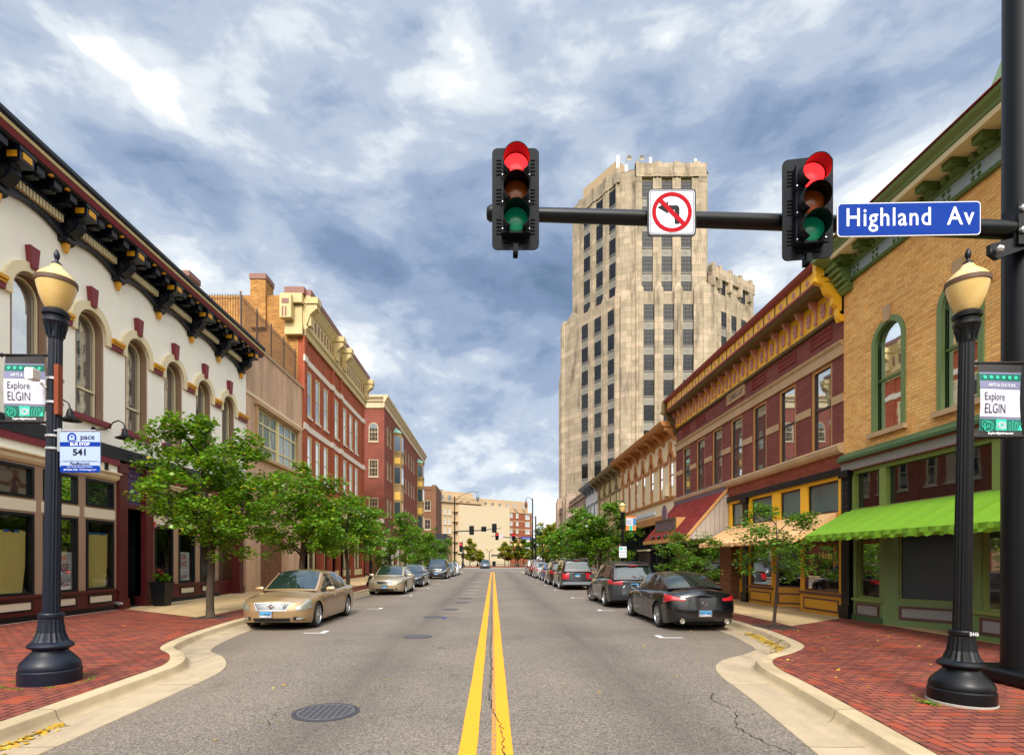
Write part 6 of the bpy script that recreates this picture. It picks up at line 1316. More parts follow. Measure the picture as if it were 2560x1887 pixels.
T = thing('turn_prohibition_sign', 'tiny white barred turn sign between the two far red signals', 'sign', (1.45, 99.8, 5.6)); F = at(99.85); MB(F).plate(rrect(1.1, 1.8, 5.7, 6.4, .06), (), -.02, 0).build('face', 'white_sign', T); MB(F).plate(circ(1.45, 6.05, .28, 20), [circ(1.45, 6.05, .21, 20)], 0, .01).build('red_circle', 'sign_red', T)
T = thing('street_name_sign', 'small blue street sign on the far crossing arm by its pole', 'street sign', (6.1, 99.8, 5.5)); MB(at(99.85)).plate(rrect(5.2, 7.0, 5.5, 6.0, .06), (), -.02, 0).build('face', 'sign_blue', T); mb = MB(at(99.85)); mb.text('Douglas Av', 6.1, .006, 5.65, .3); mb.build('lettering', 'lettering_white', T)
T = thing('street_light', 'tall dark street light with hanging dark lantern, taller than the pole with red signals', 'street light', (6.9, 95, .14)); MB().lathe([(.28, 0), (.28, 1), (.15, 1.1), (.09, 12.3), (.001, 12.4)], (6.9, 95, .14), 12).build('pole', 'black_iron', T)
MB().tube([(6.9, 95, 12.0), (6.5, 95, 12.6), (5.9, 95, 12.6), (5.75, 95, 12.2)], .05, 6).build('lamp_arm', 'black_iron', T); MB().lathe([(.05, 0), (.15, -.4), (.25, -.9), (.15, -1.4), (.02, -1.5)], (5.75, 95, 12.2), 10).build('lantern', 'rust_iron', T)
T = thing('pedestrian_signal_post', 'low signal post with a red light beside the pointed yellow-green plaza tree', 'signal post', (-5.7, 101, .13)); MB().lathe([(.09, 0), (.07, 5.0), (.001, 5.02)], (-5.7, 101, .13), 8).build('post', 'black_iron', T); MB(at(100.9)).plate(rrect(-6.25, -5.75, 3.2, 5.0, .06), (), -.1, .1).build('housing', 'black_paint', T); MB(at(100.8)).lathe([(.18, 0), (.1, .04), (.001, .05)], (-6.0, .0, 4.6), 12, 0, 'y').build('lens', 'lens_red', T); MB(at(100.9)).box(-6.5, -5.2, 0, .03, 2.6, 2.9).build('street_plate', 'black_paint', T)
T = thing('pedestrian_signal_post', 'pedestrian signal with glowing orange hand by the leafy pavement trees', 'signal post', (7.6, 82, .13)); MB().lathe([(.08, 0), (.07, 3.3), (.001, 3.32)], (7.6, 82, .13), 8).build('post', 'black_iron', T); MB(at(81.9)).plate(rrect(8.0, 8.5, 2.9, 3.4, .05), (), -.1, .1).build('housing', 'black_paint', T); MB(at(81.75)).lathe([(.15, 0), (.1, .03), (.001, .04)], (8.25, 0, 3.15), 10, 0, 'y').build('lens', 'lens_orange', T); MB().tube([(7.6, 81.9, 3.15), (8.1, 81.9, 3.15)], .03, 5).build('bracket', 'black_iron', T)
T = thing('street_clock', 'red-topped clock sticking out from the stone tower base', 'clock', (9.3, 80, 3.7)); F = at(80)
MB(F).box(8.75, 9.75, -.6, 0, 4.0, 5.6).build('case', 'clock_red', T); MB(F).box(8.6, 9.9, -.75, .15, 5.6, 6.0).build('cap', 'clock_red', T); MB(F).plate(circ(9.25, 4.8, .42, 24), (), 0, .03).build('clock_face', 'white_sign', T); mb = MB(F); mb.box(9.235, 9.265, .03, .05, 4.8, 5.1); mb.box(9.25, 9.42, .03, .05, 4.7, 4.73); mb.build('hands', 'black_paint', T); MB(F).box(9.7, 10.1, -.4, -.2, 4.6, 4.8).build('bracket', 'black_iron', T)
def twin_lamp(lab, x, y, s_=1.):
    T = thing('twin_lamp_post', lab, 'street lamp', (x, y, .13), 'two-globe lamps on the plaza', local=True); T.scale = (s_,) * 3
    MB().lathe([(.4, 0), (.4, .2), (.25, .4), (.13, .9), (.1, 1.0), (.09, 4.2), (.001, 4.25)], (0, 0, 0), 10).build('post', 'black_iron', T); MB().tube([(-.62, 0, 4.5), (-.6, 0, 4.1), (0, 0, 4.0), (.6, 0, 4.1), (.62, 0, 4.5)], .05, 6).build('arms', 'black_iron', T)
    for s2 in (-1, 1): MB().lathe([(.1, 4.45), (.16, 4.5), (.26, 4.8), (.28, 4.95), (.2, 5.1), (.05, 5.25), (.001, 5.35)], (s2 * .62, 0, 0), 12).build('globe', 'globe', T, True)
for a in (('two-globe lamp post in front of the orange tree on the plaza', 5.55, 122), ('two-globe lamp post behind the oncoming minivan on the plaza', -3.9, 137, .9), ('two-globe lamp post behind the pale grey parked SUV', 11.6, 118), ('two-globe lamp post by the red-lit low signal post', -6.3, 116, 1.), ('two-globe lamp post between the blue and black plaza bins', -.95, 136, .9)): twin_lamp(*a)
mb = MB(); mb.lathe([(.4, 0), (.42, 1.0), (.46, 1.05), (.46, 1.15), (.3, 1.2)], (-1.85, 136.5, .13), 8); solo('litter_bin', 'blue litter bin on the far plaza', 'bin', mb, 'bin_blue'); mb = MB(); mb.lathe([(.4, 0), (.42, 1.0), (.46, 1.05), (.46, 1.2), (.3, 1.25)], (.25, 136.0, .13), 10); solo('litter_bin', 'black litter bin on the far plaza', 'bin', mb, 'black_paint')

# ------------------------------------------------------------------ planters, signs in windows, small things
T = thing('planter', 'tall black tapered planter with red flowers beside the dark doorway', 'planter', (-11.9, 19.55, .15))
mb = MB(); x, y = -11.9, 19.55; mb.add([(x - a, y - a, .15) for a in ()], []); a, b = .2, .29
mb.add([(x - a, y - a, .15), (x + a, y - a, .15), (x + a, y + a, .15), (x - a, y + a, .15), (x - b, y - b, 1.0), (x + b, y - b, 1.0), (x + b, y + b, 1.0), (x - b, y + b, 1.0)], [(0, 1, 2, 3), (0, 1, 5, 4), (1, 2, 6, 5), (2, 3, 7, 6), (3, 0, 4, 7)])
b2 = .26; mb.add([(x - b, y - b, 1.0), (x + b, y - b, 1.0), (x + b, y + b, 1.0), (x - b, y + b, 1.0), (x - b2, y - b2, 1.0), (x + b2, y - b2, 1.0), (x + b2, y + b2, 1.0), (x - b2, y + b2, 1.0)], [(0, 1, 5, 4), (1, 2, 6, 5), (2, 3, 7, 6), (3, 0, 4, 7)]); mb.build('pot', 'black_paint', T); MB().box(x - .27, x + .27, y - .27, y + .27, .9, .96).build('soil', 'soil', T)
def leaves(mb, cs, n, size, spread, rr, droop=.3, asp=.5, flat=.6):
    V, Fc = mb.v, mb.f
    for c in cs:
        for _ in range(n):
            while True:
                d = Vector((rr.uniform(-1, 1), rr.uniform(-1, 1), rr.uniform(-1, 1)))
                if d.length < 1: break
            p = Vector(c) + Vector((d.x * spread[0], d.y * spread[1], d.z * spread[2])); s_ = size * rr.uniform(.65, 1.3)
            az_ = rr.uniform(0, 2 * math.pi); h = Vector((math.cos(az_), math.sin(az_), -droop * rr.uniform(-.3, 1.6))).normalized(); nrm = Vector((rr.gauss(0, flat), rr.gauss(0, flat), 1)).normalized(); q = h.cross(nrm)
            if q.length < .1: continue
            q = q.normalized() * s_ * asp; b_ = len(V); h = h * s_
            V += [tuple(p), tuple(p + h * .45 + q), tuple(p + h), tuple(p + h * .45 - q)]; Fc.append((b_, b_ + 1, b_ + 2, b_ + 3))
    mb.mi = [0] * len(mb.f); return mb
r_ = random.Random(3); leaves(MB(), [(x + r_.uniform(-.2, .2), y + r_.uniform(-.2, .2), 1.05 + r_.uniform(0, .2)) for _ in range(14)], 14, .11, (.12, .12, .1), r_).build('foliage', 'leaf_mid', T, recalc=False)
leaves(MB(), [(x + r_.uniform(-.2, .2), y + r_.uniform(-.2, .2), 1.2 + r_.uniform(0, .28)) for _ in range(7)], 12, .07, (.07, .07, .1), r_).build('flowers', 'leaf_red', T, recalc=False)
def lease(lab, u, z, w, h):
    T = thing('for_lease_sign', lab, 'sign', FL(u, -.12, z), 'for lease signs in the shop windows'); MB(FL).box(u - w / 2, u + w / 2, -.13, -.12, z, z + h).build('board', 'white_sign', T)
    mb = MB(FL); mb.text('FOR', u, -.116, z + h * .74, h * .27, .9, .008); mb.text('LEASE', u, -.116, z + h * .5, h * .27, .78, .008); mb.box(u - w * .42, u + w * .42, -.12, -.117, z + h * .44, z + h * .455); mb.box(u - w * .42, u + w * .42, -.12, -.117, z + h * .27, z + h * .28); mb.text('847', u - w * .42, -.116, z + h * .31, h * .12, 1, .003, 'LEFT'); mb.text('812-4204', u, -.116, z + h * .08, h * .19, .78, .005); mb.build('lettering', 'lettering_red', T)
lease('red and white for lease sign in the window behind the dark blue lamp post', 15.86, .9, .95, 1.12); lease('red and white for lease sign in the window behind the crooked-boughed tree', 22.1, .95, .95, 1.15)
T = thing('alarm_bell', 'small red alarm box beside the dark doorway', 'alarm', FL(19.95, .02, 3.0)); MB(FL).box(19.88, 20.02, 0, .1, 2.95, 3.18).build('box', 'alarm_red', T); MB(FL).box(19.9, 20.0, .1, .13, 2.99, 3.06).build('strobe', 'glass_pale', T)
T = thing('hose_valve', 'silver standpipe valve low on the red shopfront base', 'valve', FL(17.95, .06, .3)); mb = MB(FL); mb.tube([(17.95, .04, .36), (17.95, .16, .36)], .05, 10); mb.tube([(17.87, .2, .33), (17.95, .15, .36), (18.03, .2, .33)], .045, 8); mb.build('valve', 'strap_steel', T)
T = thing('window_notice', 'yellow notice leaning in the dark studio entrance', 'notice', FL(29.8, -.6, .9)); MB(FL).plate([(29.45, 1.1), (29.95, .95), (30.05, 1.3), (29.55, 1.5)], (), -.62, -.6).build('board', 'bay_yellow', T)
# fallen leaves in the gutters
r_ = random.Random(11); mb = MB()
for _ in range(420):
    t_ = r_.random() ** .8; y = 9.9 + 3.2 * t_; xk = np.interp(y, [p.y for p in KR], [p.x for p in KR]); leaves(mb, [(xk - abs(r_.gauss(.12, .09)) - .03, y, .02 + r_.random() * .025)], 1, .055, (.02, .02, .0), r_, .1, .45, .5)
for _ in range(130): y = 5.0 + r_.random() * .9; leaves(mb, [(-4.72 + abs(r_.gauss(.05, .06)), y, .02)], 1, .055, (.02, .02, 0), r_, .1, .45, .5)
for _ in range(70): leaves(mb, [(r_.uniform(3.9, 8.5), r_.uniform(6.5, 13), .155)], 1, .05, (.02, .02, 0), r_, .05, .45, .3)
for _ in range(40): leaves(mb, [(r_.uniform(-10.5, -5.2), r_.uniform(6.5, 14.5), .155)], 1, .05, (.02, .02, 0), r_, .05, .45, .3)
for _ in range(40): leaves(mb, [(r_.uniform(-4.5, 4), r_.uniform(5, 16), .012)], 1, .045, (.02, .02, 0), r_, .05, .45, .3)
tag(mb.build('fallen_leaves', 'leaf_fallen', recalc=False), 'yellow fallen leaves scattered along the kerbs and brick paving', 'leaves', kind='stuff')
r_ = random.Random(12); mb = MB()
for _ in range(26): a = r_.uniform(0, 6.28); leaves(mb, [(-6.01 + .47 * math.cos(a), 7.38 + .47 * math.sin(a), .15)], 16, .02, (.05, .05, .008), r_, -.2, .35, .8)
for _ in range(8): a = r_.uniform(2.8, 3.6); leaves(mb, [(5.43 + .45 * math.cos(a), 6.31 + .45 * math.sin(a), .16)], 14, .03, (.06, .06, .03), r_, -.2, .4, .8)
for _ in range(30): leaves(mb, [(r_.uniform(-7.4, -5.3), r_.uniform(6.2, 8.6), .148)], 6, .025, (.05, .02, .006), r_, -.2, .35, .8)
tag(mb.build('moss_and_weeds', 'leaf_bright', recalc=False), 'moss and weeds in the paving joints at the lamp post bases', 'weeds', kind='stuff')
# ------------------------------------------------------------------ trees
def tree(label, x, y, H, zb, rx, ncl, per, size, leaf, tr=.09, bark='bark', group='street trees', seed=1, name='street_tree', lean=(0, 0), spread=.3, wide=.42, asp=.5, droop=.35, fork=.55, ry=None, limbs=26, z0=.148, tip=0., sparse=0.):
    rr = random.Random(seed); ry = ry or rx; T = thing(name, label, 'tree', (x, y, z0), group, local=True); tb = MB()
    Hc = H - zb; zf = zb + Hc * .12; top = Vector((lean[0] * H * .5, lean[1] * H * .5, zb + Hc * .8))
    ax_ = lambda z: Vector((lean[0] * z * .5 + .05 * math.sin(z * 1.7 + seed), lean[1] * z * .5 + .05 * math.cos(z * 1.3 + seed), z))
    zs = [0, .05, .2, zb * .4, zb * .75, zf, zb + Hc * .35, zb + Hc * .6, zb + Hc * .82]; rs = [tr * 1.6, tr * 1.25, tr * 1.05, tr, tr * .95, tr * .85, tr * .55, tr * .32, tr * .12]
    tb.tube([ax_(z) for z in zs], rs, 9)
    # sub-crowns (boughs), each holding leaf clumps, with open gaps between them
    nb = max(7, ncl // 16); boughs = []
    for i in range(nb):
        f = (i + .5) / nb; zc = zb + Hc * (.12 + .80 * f); rad = math.sin(math.pi * min(1, max(.06, (f * (1 - wide) + wide * .55))) ** 1.0) ** .8
        a = i * 2.399 + rr.uniform(-.4, .4); k = rr.uniform(.55, .9); boughs.append((Vector((rx * rad * k * math.cos(a), ry * rad * k * math.sin(a), zc)) + Vector((top.x * f, top.y * f, 0)), rr.uniform(.42, .62) * rx * (1.05 - .45 * f)))
    cl = []
    for i in range(ncl):
        b_, br = boughs[i % nb] if rr.random() > .18 else (Vector((rr.gauss(0, .35) * rx, rr.gauss(0, .35) * ry, zb + Hc * rr.uniform(.2, .85))), .4 * rx)
        d = Vector((rr.gauss(0, 1), rr.gauss(0, 1), rr.gauss(0, .8))); d = d.normalized() * (rr.random() ** .45) * br; d.z *= .75; c = b_ + d
        if c.z > H - .05: c.z = H - rr.random() * .3
        if c.z < zb: c.z = zb + rr.random() * .3
        cl.append(c)
    for _ in range(int(tip * 10)): cl.append(Vector((rr.gauss(0, .1) + top.x, rr.gauss(0, .1) + top.y, H - .3 + rr.random() * .4)))
    for b_, br in boughs:
        z = max(zf * .9, min(zb + Hc * .75, b_.z - (.35 + .25 * rr.random()) * math.hypot(b_.x, b_.y) - .15)); s_ = ax_(z); m_ = s_.lerp(b_, .5) + Vector((0, 0, .12)) + Vector((rr.gauss(0, .06), rr.gauss(0, .06), 0)); tb.tube([s_, m_, b_], [tr * .42, tr * .25, tr * .1], 6)
        near = sorted(cl, key=lambda c: (c - b_).length)[:max(3, limbs // 6)]
        for c in near: tb.tube([m_.lerp(b_, .6), m_.lerp(c, .7) + Vector((0, 0, .05)), c], [tr * .14, tr * .09, tr * .04], 4)
    tb.build('trunk', bark, T, True, recalc=False)
    mb = MB(); leaves(mb, cl, per, size, (spread, spread, spread * .62), rr, droop, asp); mb.build('crown', leaf, T, recalc=False); return T
g_l, g_r = 'street trees on the cream building side', 'street trees on the tan brick side'
tree('tree with a crooked low bough in front of the cream building', -8.05, 15.6, 5.55, 1.75, 1.8, 260, 60, .105, 'leaf_bright', .105, group=g_l, seed=4, lean=(-.08, 0), spread=.30, tip=.8, ry=1.8)
tree('broad street tree rising behind the gold saloon car', -8.05, 23.0, 5.55, 1.5, 2.25, 240, 44, .13, 'leaf_bright', .13, group=g_l, seed=9, spread=.34, tip=.5)
tree('street tree in front of the bright red brick building', -8.0, 29.8, 5.3, 1.7, 2.1, 200, 40, .14, 'leaf_mid', .11, group=g_l, seed=13, spread=.34)
tree('street tree in front of the dark red end wall', -8.0, 41.8, 5.8, 1.2, 2.5, 170, 26, .2, 'leaf_mid', .12, group=g_l, seed=17, spread=.38)
tree('small dense street tree below the green-capped bay windows', -8.0, 58.5, 5.4, 1.0, 2.5, 130, 24, .24, 'leaf_mid', .12, group=g_l, seed=21, spread=.45)
tree('street tree beside the white saloon before the far crossing', -7.6, 70, 4.8, .8, 2.2, 100, 22, .26, 'leaf_mid', .12, group=g_l, seed=25, spread=.45)
tree('slim young tree with feathery leaves in the square iron-edged pit', 6.88, 13.25, 3.15, 1.05, 1.12, 120, 34, .085, 'leaf_locust', .038, 'dark_bark', g_r, 31, spread=.2, asp=.3, lean=(.02, 0), wide=.3, limbs=36)
tree('low spreading young tree behind the black saloon car', 7.0, 19.6, 2.75, .75, 1.12, 105, 32, .095, 'leaf_locust', .045, 'dark_bark', g_r, 35, spread=.22, asp=.3, wide=.3)
tree('large leafy tree beside the lamp post with the orange banner', 7.0, 35.5, 5.3, 1.3, 2.2, 190, 30, .19, 'leaf_mid', .14, group=g_r, seed=39, spread=.36)
tree('leafy tree in front of the beige plastered building', 7.2, 47, 5.0, 1.2, 2.1, 140, 26, .22, 'leaf_mid', .12, group=g_r, seed=43, spread=.4); tree('street tree in front of the stone annex', 7.4, 59, 5.2, 1.0, 2.3, 120, 24, .25, 'leaf_mid', .12, group=g_r, seed=47, spread=.45)
g_p = 'young trees on the far plaza'
for a in (('pointed yellow-green plaza tree beside the red-lit low signal post', -5.2, 121, 6.2, 1.0, 1.7, 'leaf_yellow', 51), ('small yellow plaza tree behind the oncoming van', -3.3, 134, 3.8, 1.0, 1.2, 'leaf_yellow', 52), ('pointed yellow-green plaza tree above the black bin', 2.8, 128, 5.6, 1.2, 1.7, 'leaf_yellow', 53), ('orange-tinged plaza tree behind the two-globe lamp', 5.2, 126, 6.2, 1.2, 1.7, 'leaf_yellow', 54), ('greenest plaza tree, behind the orange-tinged one', 7.2, 128, 6.4, 1.2, 1.7, 'leaf_bright', 55)):
    tree(a[0], a[1], a[2], a[3], a[4], a[5], 90, 34, .34, a[6], .1, group=g_p, seed=a[7], name='plaza_tree', spread=.45, wide=.25, tip=.6, z0=.13)
g_f = 'big trees beyond the far crossing'
for a in (('tall ochre-green tree beside the red street clock', 14.2, 128, 11.5, 1.5, 3.2, 'leaf_yellow', 61), ('dark green tree behind the tall ochre-green tree', 14.5, 150, 11.0, 1.0, 5.5, 'leaf_dark', 62), ('darkest and broadest tree beyond the pole with red signals', 21, 165, 13.5, 1.0, 7.5, 'leaf_dark', 63), ('green tree partly hidden by the stone tower base', 19, 140, 9, 1.0, 4, 'leaf_mid', 64)):
    tree(a[0], a[1], a[2], a[3], a[4], a[5], 150, 26, .6, a[6], .25, group=g_f, seed=a[7], name='big_tree', spread=.9, z0=.0)
tree('low rounded golden tree with bare stems behind the parked cars', 10.2, 117, 4.3, 1.4, 2.6, 90, 28, .3, 'leaf_yellow', .08, group='plaza planting', seed=71, name='golden_tree', spread=.5, z0=.13)
def bush(lab, x, y, h, r, leaf, n=30, size=.09):
    rr = random.Random(int(x * 7 + y)); T = thing('shrub', lab, 'shrub', (x, y, .148), None, local=True); cs = [(rr.gauss(0, .4) * r, rr.gauss(0, .4) * r, rr.uniform(.15, 1) * h * .8) for _ in range(n)]; leaves(MB(), cs, 26, size, (.16, .16, .13), rr).build('foliage', leaf, T, recalc=False); mb = MB()
    for c in cs[:8]: mb.tube([(0, 0, 0), (c[0] * .5, c[1] * .5, c[2] * .6), c], [.015, .01, .005], 4)
    mb.build('stems', 'dark_bark', T, recalc=False)
bush('small green shrub on the pavement behind the dark compact SUV', 7.4, 31.5, 1.3, .55, 'leaf_bright'); bush('dense dark shrub by the end of the red brick building', -10.2, 50, 2.6, 1.1, 'leaf_dark', 60, .16); bush('round green shrub beneath the small dense street tree', -8.6, 64, 2.2, 1.0, 'leaf_mid', 50, .18)
# tree pits
for x, y, lab in ((6.9, 13.3, 'square iron-edged tree pit in the brick paving under the feathery tree'), (-8.05, 15.6, 'square soil tree pit at the foot of the crooked-boughed tree')):
    mb = MB(); mb.plate(rect(x - .42, x + .42, y - .42, y + .42), [rect(x - .36, x + .36, y - .36, y + .36)], .14, .156); mb.v = [(a, c, b) for a, b, c in mb.v]; T = thing('tree_pit', lab, 'tree pit', (x, y, .14)); mb.build('edging', 'cast_iron', T); MB().box(x - .36, x + .36, y - .36, y + .36, .12, .152).build('soil', 'soil', T)
# ------------------------------------------------------------------ cars (built facing +y, centre of the wheelbase at the origin)
def ip(x, pts):
    for (a, p), (b, q) in zip(pts, pts[1:]):
        if x <= b: t_ = 0 if b == a else max(0, min(1, (x - a) / (b - a))); return p + (q - p) * (t_ * t_ * (3 - 2 * t_) * .5 + t_ * .5)
    return pts[-1][1]
def make_car(name, label, cat, P, paint, loc, face, group):
    T = thing(name, label, cat, (*loc, 0), group, local=True, rz=math.pi if face < 0 else 0.)
    L, Wd, wb, fo, Rw = P['L'], P['W'], P['wb'], P['fo'], P['R']; hw = Wd / 2; front = wb / 2 + fo
    axf, axr = fo, fo + wb                         # stations s run from the nose (0) to the tail (L)
    clear, ra = .17 + (.05 if P.get('suv') else 0), Rw * 1.13
    def half(s):
        a, n = .62, 2.7; w = 1.
        if s < a: w = min(w, max(0., 1 - (1 - s / a) ** n) ** (1 / n))
        r_ = L - s; b, n2 = .5, 3.0
        if r_ < b: w = min(w, max(0., 1 - (1 - r_ / b) ** n2) ** (1 / n2))
        return hw * w * (1 - .045 * max(0, (1.5 - s) / 1.5) - .035 * max(0, (1.3 - r_) / 1.3))
    def zbot(s):
        z = clear + .06 * max(0, 1 - s / .5) + .10 * max(0, 1 - (L - s) / .5)
        for c in (axf, axr):
            d = abs(s - c)
            if d < ra: z = max(z, Rw + math.sqrt(ra * ra - d * d))
        return z
    deck = lambda s: ip(s, P['deck'])
    def lean(s, z):                                # nose and tail lean back above the bumpers
        f = max(0, 1 - s / .9); r_ = max(0, 1 - (L - s) / .8); zz = z - .5
        o = f * (.30 * max(0, zz) ** 1.1 + .35 * max(0, .32 - z)) if True else 0
        q = r_ * (P.get('tail', .12) * max(0, zz) + .4 * max(0, .34 - z)); return o - q
    belt = P['belt']
    def shoulder(s): return min(belt(s), deck(s) - .035)
    ts = [(0, .93), (.12, .965), (.3, .99), (.5, 1.), (.68, .995), (.85, .975), (.95, .945), (1., .90)]
    def S_(s, t, off=0.):
        zb_, zs = zbot(s), shoulder(s); base = clear if zb_ > clear + .13 else zb_
        z = zb_ + (zs - zb_) * t; tt = (z - base) / max(.05, zs - base); k = np.interp(tt, [a for a, b in ts], [b for a, b in ts]); w = half(s) * k
        flare = 0
        for c in (axf, axr):
            d = abs(s - c)
            if d < ra + .12 and z < Rw + ra + .12: flare = max(flare, .018 * (1 - max(0, (math.hypot(d, z - Rw) - ra)) / .14))
        return (w + off + max(0, flare) * (1 if half(s) > .5 * hw else 0), front - s - lean(s, z), z)
    def D_(s, t):                                  # t: 0 shoulder edge .. 1 centre line
        zs, zd = shoulder(s), deck(s); w = half(s) * .90 * (1 - t); return (w, front - s - lean(s, zs), zs + (zd - zs) * (1 - (1 - t) ** 2.4))
    ss = sorted(set([0, .004, .015, .035, .07, .11, .16, .22, .29, .37, .46] + [i * L / 64 for i in range(1, 64)] + [axf + ra * k for k in (-1, -.985, -.95, -.86, 1, .985, .95, .86)] + [axr + ra * k for k in (-1, -.985, -.95, -.86, 1, .985, .95, .86)] + [L - k for k in (0, .004, .015, .04, .08, .13, .19, .27, .36)]))
    tv = [0, .06, .12, .2, .3, .4, .5, .6, .7, .8, .88, .95, 1.]; dv = [.12, .3, .5, .7, .85, 1.]
    def loft(fn, ss_, vs_, both=True, cond=None):
        mb = MB()
        for sd in ((1, -1) if both else (1,)):
            b_ = len(mb.v); mb.v += [(sd * p[0], p[1], p[2]) for s in ss_ for p in (fn(s, v) for v in vs_)]; n = len(vs_)
            q = [(b_ + i * n + j, b_ + i * n + j + 1, b_ + (i + 1) * n + j + 1, b_ + (i + 1) * n + j) for i in range(len(ss_) - 1) for j in range(n - 1) if cond is None or cond((ss_[i] + ss_[i + 1]) / 2, (vs_[j] + vs_[j + 1]) / 2)]
            mb.f += q
        mb.mi = [0] * len(mb.f); return mb
    body = loft(lambda s, v: S_(s, v) if v <= 1 else D_(s, v - 1), ss, tv + [1 + d for d in dv])
    # greenhouse
    g0, g1, g2, g3, zr = P['gh']                   # windscreen base, windscreen top, rear glass top, rear glass base, roof height
    def roof(s):
        if s <= g1: t_ = (s - g0) / (g1 - g0); return deck(g0) + (zr - .03 - deck(g0)) * (t_ * 1.12 - .12 * t_ * t_)
        if s >= g2: t_ = (g3 - s) / (g3 - g2); return deck(g3) + (zr - .04 - deck(g3)) * (t_ * 1.2 - .2 * t_ * t_)
        m_ = (s - g1) / (g2 - g1); return zr - .03 - .01 * m_ + .035 * math.sin(math.pi * m_)
    def ghw(s):
        e = min(1, max(0, (s - g0) / .5), 1); e2 = min(1, max(0, (g3 - s) / .5)); return hw * .905 * (.90 + .10 * min(e, e2) ** .6)
    tuck = P.get('tuck', .78)
    def GH(s, v):                                  # v 0..1 side glass from belt to rail, 1..2 rail to roof centre
        zb_, zt = shoulder(s) - .01, roof(s); h = max(.0, zt - zb_); w0 = ghw(s); wr = w0 * (1 - (1 - tuck) * min(1, h / .5)); edge = zt - .045 * min(1, h / .3)
        if v <= 1: 
            return (w0 + (wr - w0) * v ** 1.25, front - s, zb_ + (edge - zb_) * v)
        t_ = v - 1; return (wr * (1 - t_), front - s, edge + (zt - edge + .03 * min(1, h / .4)) * (1 - (1 - t_) ** 2.2))
    gs = sorted(set([g0 + (g1 - g0) * i / 14 for i in range(15)] + [g1 + (g2 - g1) * i / 22 for i in range(23)] + [g2 + (g3 - g2) * i / 12 for i in range(13)] + [x for p in P['pil'] for x in (p - .045, p + .045)]))
    gv = [0, .04, .1, .25, .4, .55, .7, .8, .86, .93, 1., 1.08, 1.16, 1.3, 1.5, 1.75, 2.]
    sg0, sg1 = P['sg']
    def is_side(s, v):
        if not (.05 < v < .9) or not (sg0 < s < sg1): return False
        h = roof(s) - shoulder(s); mar = .075 / max(.1, h)
        if s < g1 and v > 1 - mar - .05 - .08: return False
        if s > g2 and v > .86: return False
        return h > .17 and not any(abs(s - p) < .045 for p in P['pil'])
    def is_ws(s, v): return g0 + .06 < s < g1 - .02 and v > 1.1
    def is_rw(s, v): return g2 + .03 < s < g3 - .05 and v > (1.12 if not P.get('suv') else 1.12)
    gh = loft(GH, gs, gv, cond=lambda s, v: not (is_side(s, v) or is_ws(s, v) or is_rw(s, v)))
    b_ = len(body.v); body.v += gh.v; body.f += [tuple(i + b_ for i in f) for f in gh.f]; body.mi = [0] * len(body.f)
    bo = body.build('body', paint, T, True)
    loft(GH, gs, gv, cond=is_ws).build('windscreen', 'car_glass', T, True); loft(GH, gs, gv, cond=is_rw).build('rear_window', 'car_glass', T, True)
    for sd in (1, -1):
        mb = loft(GH, gs, gv, False, is_side); mb.v = [(a * sd, b, c) for a, b, c in mb.v]; mb.build('side_windows', 'car_glass', T, True)
    mb = loft(lambda s, v: tuple(a + b for a, b in zip(GH(s, v), (.004, 0, 0))), [s for s in gs if sg0 <= s <= sg1 and roof(s) - shoulder(s) > .2], [.0, .045]); mb.build('window_trim', 'chrome' if P.get('chrome') else 'dark_plastic', T)
    # things laid on the skin
    def patch(nm_, m_, s0, s1, t0, t1, off, ns=10, nt_=6, sides=(1, -1), smooth=True, fn=None, parent=None, sl=0.):
        outs = []
        for sd in sides:
            mb = MB(); g = [[None] * (nt_ + 1) for _ in range(ns + 1)]
            for i in range(ns + 1):
                for j in range(nt_ + 1):
                    a, b = i / ns, j / nt_
                    s = s0 + (s1 - s0) * a + sl * b; t_ = t0 + (t1 - t0) * b
                    if fn: t_ = fn(a, b)
                    p = Vector(S_(s, t_)); pa = Vector(S_(min(L, s + .01), t_)); pb = Vector(S_(s, min(1, t_ + .02))); nrm = (pb - p).cross(pa - p)
                    if nrm.length > 1e-9: nrm.normalize()
                    if nrm.x < 0 and s > .1 and s < L - .1: nrm = -nrm
                    if s <= .1 and nrm.y < 0: nrm = -nrm
                    if s >= L - .1 and nrm.y > 0: nrm = -nrm
                    e = off * (1 if 0 < i < ns and 0 < j < nt_ else .35); p = p + nrm * e; mb.v.append((sd * p.x, p.y, p.z))
            mb.f = [(i * (nt_ + 1) + j, i * (nt_ + 1) + j + 1, (i + 1) * (nt_ + 1) + j + 1, (i + 1) * (nt_ + 1) + j) for i in range(ns) for j in range(nt_)]; mb.mi = [0] * len(mb.f); outs.append(mb.build(nm_, m_, parent or T, smooth))
        return outs
    hl = P.get('hl', (.05, .5, .62, .9)); patch('headlight', P.get('hlm', 'lamp_clear'), hl[0], hl[1], hl[2], hl[3], .012, 12, 6, fn=lambda a, b: hl[2] + (hl[3] - hl[2]) * (b * (.55 + .45 * min(1, a * 2.2)) + (1 - b) * (.22 * a if P.get('sharp') else .0) + .1 * a * (1 - b)))
    tl = P.get('tl', (.04, .42, .68, .95)); patch('tail_light', 'lamp_red', L - tl[1], L - tl[0], tl[2], tl[3], .012, 12, 6, fn=None if P.get('suv') else (lambda a, b: tl[2] + (tl[3] - tl[2]) * (b * (1 - .10 * a) + (1 - b) * (.08 + .5 * a * a))))
    mb = MB()                                       # grille, intakes, under-tray
    gx, gz0, gz1 = P.get('gr', (.36, .52, .70)); bow = lambda x, z: next(front - s - lean(s, z) for s in [min(.6, .62 * (1 - (1 - min(.999, abs(x) / (hw * .93)) ** 2.7) ** (1 / 2.7)))])
